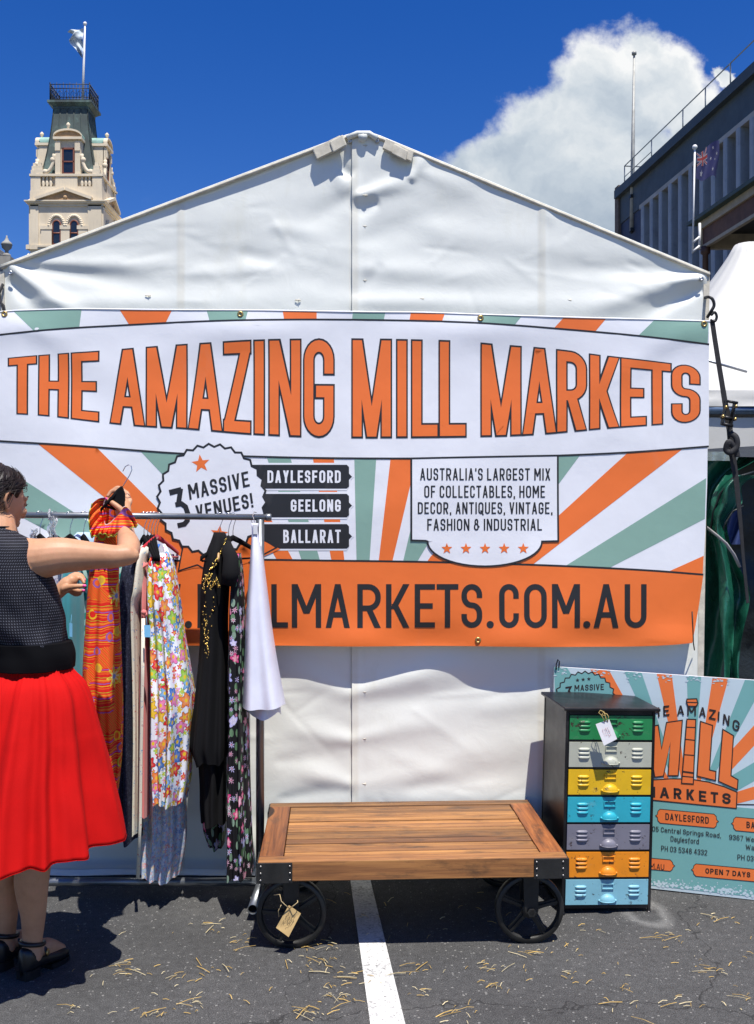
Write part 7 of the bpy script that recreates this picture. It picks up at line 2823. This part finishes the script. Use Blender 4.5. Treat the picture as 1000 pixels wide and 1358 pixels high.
def build_woman():
    root = thing('person', (Xat(35, YW), YW, 0), 'woman with dark tied-back hair, dotted sleeveless blouse and full red skirt, browsing the dresses', 'person')
    # ------------------------------------------------ body
    m = MB()
    torso = [(0.80, 40, 3.22, .150, .115), (0.92, 40, 3.22, .165, .120), (1.05, 33, 3.22, .128, .098), (1.18, 22, 3.215, .140, .105), (1.30, 12, 3.21, .150, .110), (1.385, 5, 3.205, .150, .088), (1.435, 1, 3.20, .105, .062), (1.465, -2, 3.20, .058, .052)]
    r, _ = oval_rings(torso)
    m.rings(r, True, True, True)
    # neck and head
    hc = W(-4, 665, 3.25)                         # centre of the skull
    neck0 = W(-1, 716, 3.20)
    limb(m, [neck0, neck0.lerp(hc, .5) + Vector((0, 0, 0)), hc - Vector((0, 0, .045))], [.058, .053, .056])
    down = rad(10)
    ha = rad(32)
    hs = Vector((math.cos(ha), -math.sin(ha), 0))
    hf = (Vector((math.sin(ha), math.cos(ha), 0)) * math.cos(down) - Vector((0, 0, 1)) * math.sin(down)).normalized()
    hu = hs.cross(hf).normalized()

    def H(x, y, z):
        return hc + hs * x + hf * y + hu * z

    def head_pt(th, ph, infl=0.0):
        """th azimuth (0 = right side, 90 = face), ph polar from the crown"""
        sx, sy, sz = math.sin(ph) * math.cos(th), math.sin(ph) * math.sin(th), math.cos(ph)
        ax, ay, az = .074, .094, .112
        x, y, z = sx * ax, sy * ay, sz * az
        if z < 0:                                   # jaw narrows and comes forward
            k = min(1, -z / az)
            x *= 1 - .30 * k ** 1.5
            y = y * (1 - .20 * k) + .024 * k
            if sy > 0:
                y += .010 * k
        if sy < 0 and z < 0.02:
            y *= 1 - .12 * min(1, max(0, (.02 - z) / .1))
        if sy > 0.6:                                # flat face plane
            y *= 0.965
        return H(x * (1 + infl / .074), y * (1 + infl / .094), z * (1 + infl / .112))
    rings = []
    for i in range(25):
        ph = PI * (i + .2) / 24.4
        rings.append([head_pt(2 * PI * j / 40, ph) for j in range(40)])
    m.rings(rings, True, True, True)
    # nose, brow, lips, chin, cheekbones
    limb(m, [H(0, .084, .012), H(0, .095, -.008), H(0, .107, -.028)], [.008, .009, .012], 4, 12)
    for sx in (-1, 1):
        m.ball(H(sx * .010, .093, -.033), (.009, .009, .007), 10)
        limb(m, [H(sx * .010, .091, .022), H(sx * .030, .088, .026), H(sx * .050, .072, .022)], [.006, .0075, .006], 3, 10)
        m.ball(H(sx * .044, .066, -.022), (.020, .022, .018), 12)
        m.ball(H(sx * .031, .080, .006), .0125, 12)
        # ear: shell with rim and lobe
        e = [H(sx * .073, -.004, .020), H(sx * .082, -.014, .030), H(sx * .086, -.029, .020), H(sx * .084, -.031, -.002), H(sx * .078, -.021, -.022), H(sx * .072, -.009, -.031), H(sx * .070, -.004, -.018)]
        limb(m, e, [.0045, .0052, .0055, .005, .0055, .0068, .004], 5, 10)
        limb(m, [H(sx * .071, -.013, .014), H(sx * .075, -.021, -.004), H(sx * .071, -.013, -.020)], [.006, .006, .006], 3, 8)
    limb(m, [H(-.020, .084, -.058), H(0, .092, -.056), H(.020, .084, -.058)], [.004, .0058, .004], 4, 10)
    limb(m, [H(-.018, .083, -.066), H(0, .091, -.067), H(.018, .083, -.066)], [.004, .0062, .004], 4, 10)
    m.ball(H(0, .080, -.092), (.020, .016, .015), 12)
    limb(m, [H(.056, .012, -.060), H(.040, .050, -.086), H(0, .076, -.097)], [.014, .013, .014], 5, 12)
    limb(m, [H(-.056, .012, -.060), H(-.040, .050, -.086), H(0, .076, -.097)], [.014, .013, .014], 5, 12)
    # ------------------------------------------------ right arm: out along the rail, forearm folded up and away
    sh = W(47, 741, 3.17)
    el = W(169, 736, 3.24)
    wr = W(167, 695, 3.46)
    limb(m, [W(14, 735, 3.19), sh, W(80, 737, 3.175), W(118, 737, 3.20), W(150, 738, 3.225), el], [.060, .066, .060, .047, .0385, .0345], 6, 20)
    limb(m, [el, el.lerp(wr, .25) + Vector((.006, 0, .004)), el.lerp(wr, .6), wr], [.0345, .038, .031, .0235], 6, 20)
    m.ball(W(177, 737, 3.236), (.020, .019, .023), 12)
    # right hand: palm behind the hanger neck, thumb across its front
    palm = W(163, 675, 3.525)
    limb(m, [wr, wr.lerp(palm, .5), palm, W(160, 663, 3.555)], [.0245, .026, .029, .026], 5, 16)
    limb(m, [W(166, 684, 3.48), W(160, 675.5, 3.475), W(150, 667.5, 3.478), W(142, 662, 3.49)], [.0155, .0115, .0098, .0072], 5, 12)
    for k, (a, b, c, d) in enumerate((((160, 664, 3.555), (158, 653, 3.575), (149, 651, 3.575), (143, 658, 3.565)), ((164, 664, 3.56), (164, 652, 3.575), (156, 647, 3.58), (147, 653, 3.575)),
                                      ((168, 666, 3.55), (169.5, 656, 3.565), (164, 652, 3.58), (155, 655, 3.585)), ((170.5, 671, 3.54), (173, 664, 3.55), (169, 660, 3.57), (161, 662, 3.58)))):
        rr = (.0092, .0095, .0090, .0080)[k]
        limb(m, [W(*a), W(*b), W(*c), W(*d)], [rr * 1.1, rr, rr * .92, rr * .75], 5, 12)
    # ------------------------------------------------ left arm, mostly hidden by the body; hand reaching to the rail
    lsh = W(-48, 738, 3.29)
    lel = W(15, 812, 3.47)
    lwr = W(78, 786, 3.50)
    limb(m, [W(-20, 736, 3.24), lsh, lsh.lerp(lel, .5), lel], [.058, .058, .045, .036], 6, 18)
    limb(m, [lel, lel.lerp(lwr, .3), lel.lerp(lwr, .7), lwr], [.036, .037, .028, .0225], 6, 18)
    lp = W(90, 774, 3.51)
    limb(m, [lwr, W(84, 779, 3.505), lp, W(95, 770, 3.512)], [.0225, .025, .027, .022], 5, 16)
    for k, pts in enumerate((((93, 765, 3.53), (101, 761.5, 3.545), (108, 763.5, 3.55), (112, 768.5, 3.545)), ((95, 768, 3.525), (103, 765.5, 3.53), (109, 768, 3.525), (111.5, 773, 3.515)),
                             ((94, 780, 3.505), (101, 783, 3.50), (107, 784, 3.495), (110, 783, 3.49)), ((92, 783, 3.51), (98, 787.5, 3.515), (103, 788.5, 3.51), (107, 787, 3.505)))):
        rr = (.0092, .0090, .0086, .0080)[k]
        limb(m, [W(*p) for p in pts], [rr * 1.1, rr, rr * .92, rr * .72], 5, 12)
    limb(m, [W(86, 781, 3.48), W(94, 778.5, 3.465), W(102, 777.5, 3.46), (W(111.5, 777, 3.462))], [.0145, .0110, .0096, .0070], 5, 12)
    # ------------------------------------------------ legs
    rk, ra = W(50, 1135, 3.20), W(43, 1248, 3.235)
    lk, la = W(13, 1130, 3.27), W(8, 1236, 3.30)
    for hip, kn, an, dx in ((Vector((Xat(58, YW), 3.19, .86)), rk, ra, .0), (Vector((Xat(14, YW), 3.26, .86)), lk, la, .0)):
        kn = kn.copy()
        an = an.copy()
        kn.z = .47
        calf = kn.lerp(an, .38) + Vector((-.006, -.020, 0))
        limb(m, [hip, hip.lerp(kn, .5), kn + Vector((0, .005, .03)), kn - Vector((0, 0, .05)), calf, kn.lerp(an, .75) + Vector((0, -.004, 0)), an, an - Vector((0, 0, .05))], [.085, .073, .053, .050, .056, .040, .0325, .034], 6, 20)
        toe = an + Vector((.055, .11, 0))
        toe.z = .035
        hl = an.copy()
        hl.z = .075
        limb(m, [hl, hl.lerp(toe, .5) + Vector((0, 0, .012)), toe], [.030, .031, .022], 5, 14)
    body = remeshed(m, 0.0034, 'body', M_SKIN, root, 6, 0.5)
    # ------------------------------------------------ nails, lash
    k = MB()
    for c, r_ in ((W(140.5, 661.5, 3.484), (.0075, .005, .0055)), (W(112, 776.8, 3.456), (.0075, .005, .0055)), (W(112.5, 769.5, 3.538), (.004, .005, .006)), (W(110.8, 783, 3.483), (.0055, .004, .005))):
        k.ball(c, r_, 10)
    k.build('nail', M_NAIL, root)
    k = MB()
    for sx in (-1, 1):
        limb(k, [H(sx * .020, .090, .004), H(sx * .034, .092, .002), H(sx * .048, .080, .003), H(sx * .056, .082, .007)], [.001, .0016, .0014, .0004], 4, 6)
        limb(k, [H(sx * .014, .0955, .029), H(sx * .032, .094, .034), H(sx * .052, .078, .029)], [.0018, .0028, .0012], 4, 6)
    k.build('lashes_and_brows', M_LASH, root)
    # ------------------------------------------------ hair: swept back, with a low knot
    hm = MB()
    rings, uvs = [], []
    NP = 26
    for i in range(NP + 1):
        g = i / NP
        ring, uvr = [], []
        for j in range(73):
            th = 2 * PI * (j % 72) / 72
            s, c = math.sin(th), math.cos(th)
            # hairline: how far down the polar angle the hair reaches in each direction
            deg = math.degrees(math.atan2(s, abs(c)))          # -90 nape .. 0 ear line .. 90 brow
            lim = rad(interp(deg, [(-90, 136), (-50, 132), (-34, 122), (-24, 88), (-8, 74), (6, 82), (14, 84), (26, 70), (45, 60), (90, 54)]))
            ph = max(lim * g, .02)
            infl = .011 + .006 * (1 if s < 0 else 0) * abs(s)
            if g > .86:
                infl *= max(0.0, 1 - ((g - .86) / .14) ** 2) * 1.0 + .0
                infl -= .002 * (g - .86) / .14
            infl += .0016 * math.sin(th * 19 + g * 5 + 2 * math.sin(g * 4)) + .0011 * math.sin(th * 33 - g * 4)
            if j < 72:
                ring.append(head_pt(th, ph, infl))
            # strands run back over the skull
            uvr.append((th / 6.28 + .04 * g, g))
        rings.append(ring)
        uvs.append(uvr)
    hm.rings(rings, True, True, False, 0, True, uvs)
    o = hm.build('hair', M_HAIR, root)
    # loose strands combed back over the cap
    sd_ = MB()
    rs = random.Random(6)
    for _ in range(70):
        th0 = rad(rs.uniform(-20, 60) if rs.random() < .75 else rs.uniform(-70, -20))
        p0, p1 = rad(rs.uniform(20, 66)), rad(rs.uniform(70, 118))
        lift = rs.uniform(.0125, .0185)
        pts = []
        for q in range(9):
            u = q / 8
            pts.append(head_pt(th0 - rad(75) * u * u, lerp(p0, p1 if th0 - rad(75) * u < -.4 else min(p1, rad(80)), u), lift + .003 * math.sin(u * 5 + th0 * 9)))
        sd_.tube(pts, [.0005, .0009, .001, .001, .001, .001, .0009, .0007, .0004], 4)
    sd_.build('loose_strands', M_HAIR, o)
    bun = MB()
    bc = H(-.01, -.115, -.028)
    rr = []
    uvs = []
    for i in range(13):
        ph = PI * i / 12
        ring, uvr = [], []
        for j in range(33):
            th = 2 * PI * (j % 32) / 32
            q = .040 * (1 + .04 * math.sin(th * 5 + ph * 4))
            k_ = max(math.sin(ph), .02)
            if j < 32:
                ring.append(bc + hs * q * k_ * math.cos(th) + hu * q * k_ * math.sin(th) - hf * q * .8 * math.cos(ph))
            uvr.append((th / 6.28, ph))
        rr.append(ring)
        uvs.append(uvr)
    bun.rings(rr, True, True, True, 0, True, uvs)
    bun.build('hair_knot', M_HAIR, o)
    # ------------------------------------------------ blouse
    bm_ = MB()
    bl = [(1.050, 34, 3.222, .147, .114), (1.07, 33, 3.22, .150, .114), (1.12, 28, 3.217, .152, .120), (1.20, 22, 3.214, .158, .126), (1.28, 14, 3.21, .160, .130), (1.345, 6, 3.205, .158, .118), (1.385, 3, 3.202, .156, .104), (1.418, 2, 3.20, .148, .090), (1.438, 1, 3.20, .128, .079), (1.448, -1, 3.20, .098, .071), (1.455, -3, 3.20, .080, .067), (1.466, -6, 3.202, .068, .063), (1.478, -8, 3.203, .064, .061)]

    def fold(z, th):
        w = min(1, max(0, (1.36 - z) / .2))
        d = math.exp(-((z - 1.06) / .06) ** 2)
        return w * (.011 * noise.noise(Vector((th * 2.2 + z * 5, z * 14 - th * 1.5, 2))) + .012 * math.sin(th * 2 + z * 26 + 1.3 * math.sin(th)) * .5) + d * .006 * math.sin(th * 13 + z * 9)
    r, u = oval_rings(bl, 96, fold)
    bm_.rings(r, True, False, False, 0, True, u)
    blo = bm_.build('blouse', M_DOT, root, recalc=False)
    blo.modifiers.new('Subdivision', 'SUBSURF').render_levels = 1
    # collar edge and armhole edges
    c = MB()
    ring = r[-1]
    c.tube(ring + [ring[0]], .0035, 6)
    c.build('collar_edge', M_DOT, blo)
    # ------------------------------------------------ waistband
    wb = MB()
    rows = [(1.018, 35, 3.222, .149, .122), (1.04, 35, 3.222, .152, .122), (1.07, 35, 3.221, .152, .120), (1.105, 31, 3.22, .152, .120)]
    rows = [(z, c_, y, a + .011, b + .011) for z, c_, y, a, b in rows]
    r, u = oval_rings(rows, 72, lambda z, th: .002 * math.sin(th * 9 + z * 30))
    wb.rings(r, True, True, True, 0, True, u)
    wb.build('waistband', M_BELT, root, recalc=False)
    # ------------------------------------------------ skirt
    sk = MB()
    rings, uvs = [], []
    N, n = 46, 240
    rn = random.Random(8)
    phs = [rn.uniform(0, 6.28) for _ in range(8)]
    z0, z1 = 1.050, 0.452
    for i in range(N + 1):
        g = i / N
        z = lerp(z0, z1, g)
        cx = Xat(lerp(38, 27, g), YW)
        a = sinterp(g, [(0, .146), (.06, .152), (.13, .192), (.25, .225), (.6, .280), (1, .334)])
        b = sinterp(g, [(0, .116), (.06, .122), (.13, .162), (.25, .195), (.6, .265), (1, .320)])
        am = lerp(.003, .037, g ** .8)
        ring, uvr = [], []
        for j in range(n + 1):
            th = 2 * PI * (j % n) / n
            w = th + .12 * math.sin(3 * th + phs[0])
            f = ((1 - 2 * abs(math.sin(6.5 * w + phs[1] / 2 + .1 * math.sin(g * 3))) ** 1.15) * .5 + .34 * math.cos(9 * w + phs[2] + g * .5) + .22 * math.cos(23 * w + phs[3])) * am
            fine = .0022 * math.cos(60 * w + phs[4]) * math.exp(-g * 5)
            wr_ = (.007 * noise.noise(Vector((math.cos(th) * 3, math.sin(th) * 3, z * 5))) + .003 * noise.noise(Vector((math.cos(th) * 9, math.sin(th) * 9, z * 9)))) * min(1, g * 6)
            p = Vector((cx, YW + .005, z)) + SIDE * (a + f + fine + wr_) * math.cos(th) + FWD * (b + f + fine + wr_) * math.sin(th)
            if g > .4:
                p.z += -.004 * g * math.cos(13 * w + phs[1]) + .012 * g * math.sin(2 * th + 1)
            if j < n:
                ring.append(p)
            uvr.append((th * .3, z))
        rings.append(ring)
        uvs.append(uvr)
    sk.rings(rings, True, False, False, 0, True, uvs)
    so = sk.build('skirt', M_REDCLOTH, root, recalc=False, solid=.0016)
    hem = MB()
    hem.tube([p + Vector((0, 0, .001)) for p in rings[-1]] + [rings[-1][0]], .0012, 5)
    hem.build('hem', M_REDCLOTH, so)
    # ------------------------------------------------ shoes: low-heeled bar shoes
    for an in (ra, la):
        s = MB()
        f = Vector((.42, .90, 0)).normalized()
        sd = Vector((f.y, -f.x, 0))
        c0 = Vector((an.x, an.y, 0)) - f * .045
        L = .205
        rings = []
        for i in range(19):
            g = i / 18
            c_ = c0 + f * (L * (g - .02))
            hw = sinterp(g, [(0, .012), (.06, .027), (.25, .032), (.5, .035), (.72, .041), (.9, .034), (1, .012)])
            top = sinterp(g, [(0, .098), (.1, .102), (.25, .082), (.4, .066), (.55, .062), (.75, .053), (.92, .040), (1, .022)])
            bot = sinterp(g, [(0, .014), (.3, .022), (.5, .016), (.7, .010), (1, .013)])
            ring = []
            for j in range(20):
                t = 2 * PI * j / 20
                x = math.cos(t)
                zz = math.sin(t)
                ring.append(c_ + sd * hw * math.copysign(abs(x) ** .8, x) + Vector((0, 0, (top + bot) / 2 + (top - bot) / 2 * math.copysign(abs(zz) ** .8, zz))))
            rings.append(ring)
        s.rings(rings, True, True, True)
        # heel block and sole
        for g0, g1, zt in ((.0, .26, .03), (.50, .96, .016)):
            pts = []
            for i in range(9):
                g = lerp(g0, g1, i / 8)
                hw = sinterp(g, [(0, .020), (.06, .027), (.25, .031), (.5, .034), (.72, .041), (.9, .034), (1, .016)]) * 1.02
                pts.append((c0 + f * (L * (g - .02)), hw))
            poly = [c_ + sd * h for c_, h in pts] + [c_ - sd * h for c_, h in pts[::-1]]
            s.prism([p + Vector((0, 0, .001)) for p in poly], (0, 0, zt))
        # padded collar and strap
        col = []
        for i in range(21):
            t = 2 * PI * i / 20
            col.append(Vector((an.x, an.y, .100)) + f * (.040 * math.cos(t)) + sd * (.035 * math.sin(t)) + Vector((0, 0, -.010 * math.cos(t) + .006)))
        s.tube(col, .0075, 8)
        st = []
        for i in range(11):
            t = PI * i / 10
            st.append(c0 + f * (L * .36) + sd * (.036 * math.cos(t)) + Vector((0, 0, .058 + .040 * math.sin(t))))
        s.tube(st, .007, 8, flat=((f.x, f.y, 0), .4))
        so = s.build('shoe', M_SHOE, root)
        bk = MB()
        pb = c0 + f * (L * .36) + sd * .0365 + Vector((0, 0, .070))
        bk.lathe([(.010, 0), (.012, .002), (.012, .004), (.008, .005)], pb, 14, 'X')
        bk.build('buckle', M_BRASS, so)
    return root


build_woman()

# ------------------------------------------------------------------ the dress in her hand, on its own hanger
def build_held():
    Yh = 3.52
    h = thing('clothes_hanger', W(158, 655, Yh), 'black velvet hanger held up in the woman\'s right hand', 'hanger', HG)
    k = MB()
    k.tube([W(163, 625, Yh), W(166, 619, Yh), W(170, 616.5, Yh), W(174, 618, Yh), W(175, 623, Yh), W(172, 630, Yh), W(166, 640, Yh), W(161, 648, Yh)], .0016, 8)
    k.build('hook', M_WIRE, h)
    k = MB()
    k.tube([W(161, 647, Yh), W(156, 652, Yh - .02), W(148, 661, Yh - .04), W(132, 678, Yh - .06)], [.009, .0105, .009, .006], 10, flat=((0, 1, 0), .7))
    k.tube([W(161, 647, Yh), W(163.5, 655, Yh), W(164, 668, Yh), W(167, 676, Yh + .01), W(172, 690, Yh + .02)], [.009, .010, .009, .008, .006], 10, flat=((0, 1, 0), .7))
    k.tube([W(140, 671, Yh - .05), W(152, 675, Yh - .02), W(160, 673, Yh)], .005, 8)
    k.tube([W(172, 688, Yh - .03), W(169, 700, Yh - .05), W(163, 707, Yh - .06), W(156, 707, Yh - .06)], .0065, 8)
    k.prism([W(161, 646, Yh - .03), W(165, 654, Yh - .03), W(165, 674, Yh - .035), W(153, 675, Yh - .035), W(138, 666, Yh - .04)], (0, .008, 0))
    k.build('hanger_body', M_VELVET, h)
    o = MB()

    def strip(fn, nu, nv):
        b = len(o.f)
        o.grid(fn, nu, nv, 0, True, None)
        for q in range(b, len(o.f)):
            o.uv[q] = [(o.v[i].x * 1.0 + o.v[i].y * .6, o.v[i].z) for i in o.f[q]]
    # ruffled yoke: a pleated collar swung over both shoulders of the hanger
    inner = [(141, 660), (138, 668), (137, 680), (138, 690), (140, 696), (146, 694), (153, 687), (159, 680), (164, 673), (168, 672)]
    outer = [(122, 668), (118, 684), (119, 700), (122, 712), (130, 709), (138, 708), (146, 712), (156, 708), (176, 700), (183, 697)]

    def yoke(u, v):
        t = u * (len(inner) - 1)
        ts = list(range(len(inner)))
        ix, iy = (sinterp(t, list(zip(ts, [p[a] for p in inner]))) for a in (0, 1))
        ox, oy = (sinterp(t, list(zip(ts, [p[a] for p in outer]))) for a in (0, 1))
        ple = math.sin(u * 62) * v
        k_ = math.sin(v * PI / 2)
        px, py = lerp(ix, ox, v), lerp(iy, oy, v) - 3 * math.sin(PI * v) + 1.2 * ple * v
        y = Yh - .04 - .055 * k_ - .10 * max(0, u - .62) / .38 + .010 * ple + .02 * noise.noise(Vector((u * 5, v * 2, 3)))
        return W(px, py, y)
    strip(yoke, 130, 18)
    # back of the neck
    strip(lambda u, v: W(lerp(140, 167, u), lerp(663, 690, v) + 8 * math.sin(PI * u) * (.3 + v), Yh + .02 + .01 * math.sin(u * 9)), 16, 10)
    # shoulder puff on the far side
    strip(lambda u, v: W(122 + 20 * u + 3 * math.sin(v * 3), lerp(658 + 14 * (1 - u), 700, v), Yh - .01 - .05 * math.sin(PI * u) * math.sin(PI * v) + .006 * math.sin(u * 30)), 24, 16)
    drape(o, [(698, 128, 160, .03), (725, 124, 160, .05), (760, 119, 157, .06), (830, 114, 159, .07), (900, 111, 162, .08), (960, 116, 163, .08), (1010, 130, 161, .07), (1064, 146, 153, .05)], Yh, 6, .17, 31, 96)
    d = o.build('orange_dress', [M_FOLK], None, recalc=False)
    tag(d, 'long orange and red folk-print dress with ruffled yoke held up by the woman', 'dress')
    l = MB()
    pts = [W(sinterp(t, list(zip(range(len(inner)), [p[0] for p in inner]))), sinterp(t, list(zip(range(len(inner)), [p[1] for p in inner]))), Yh - .036) for t in [i * .25 for i in range(0, 35)]]
    l.tube(pts, .0042, 8, flat=((0, 1, 0), .6))
    l.build('lace_neckline', plain('pale_pink_lace', (0.62, 0.42, 0.46)), d)
    e = MB()
    e.tube([yoke(i / 130, 1.0) for i in range(131)], .0022, 6)
    e.build('ruffle_edge', plain('lime_trim', (0.45, 0.50, 0.03)), d)


build_held()
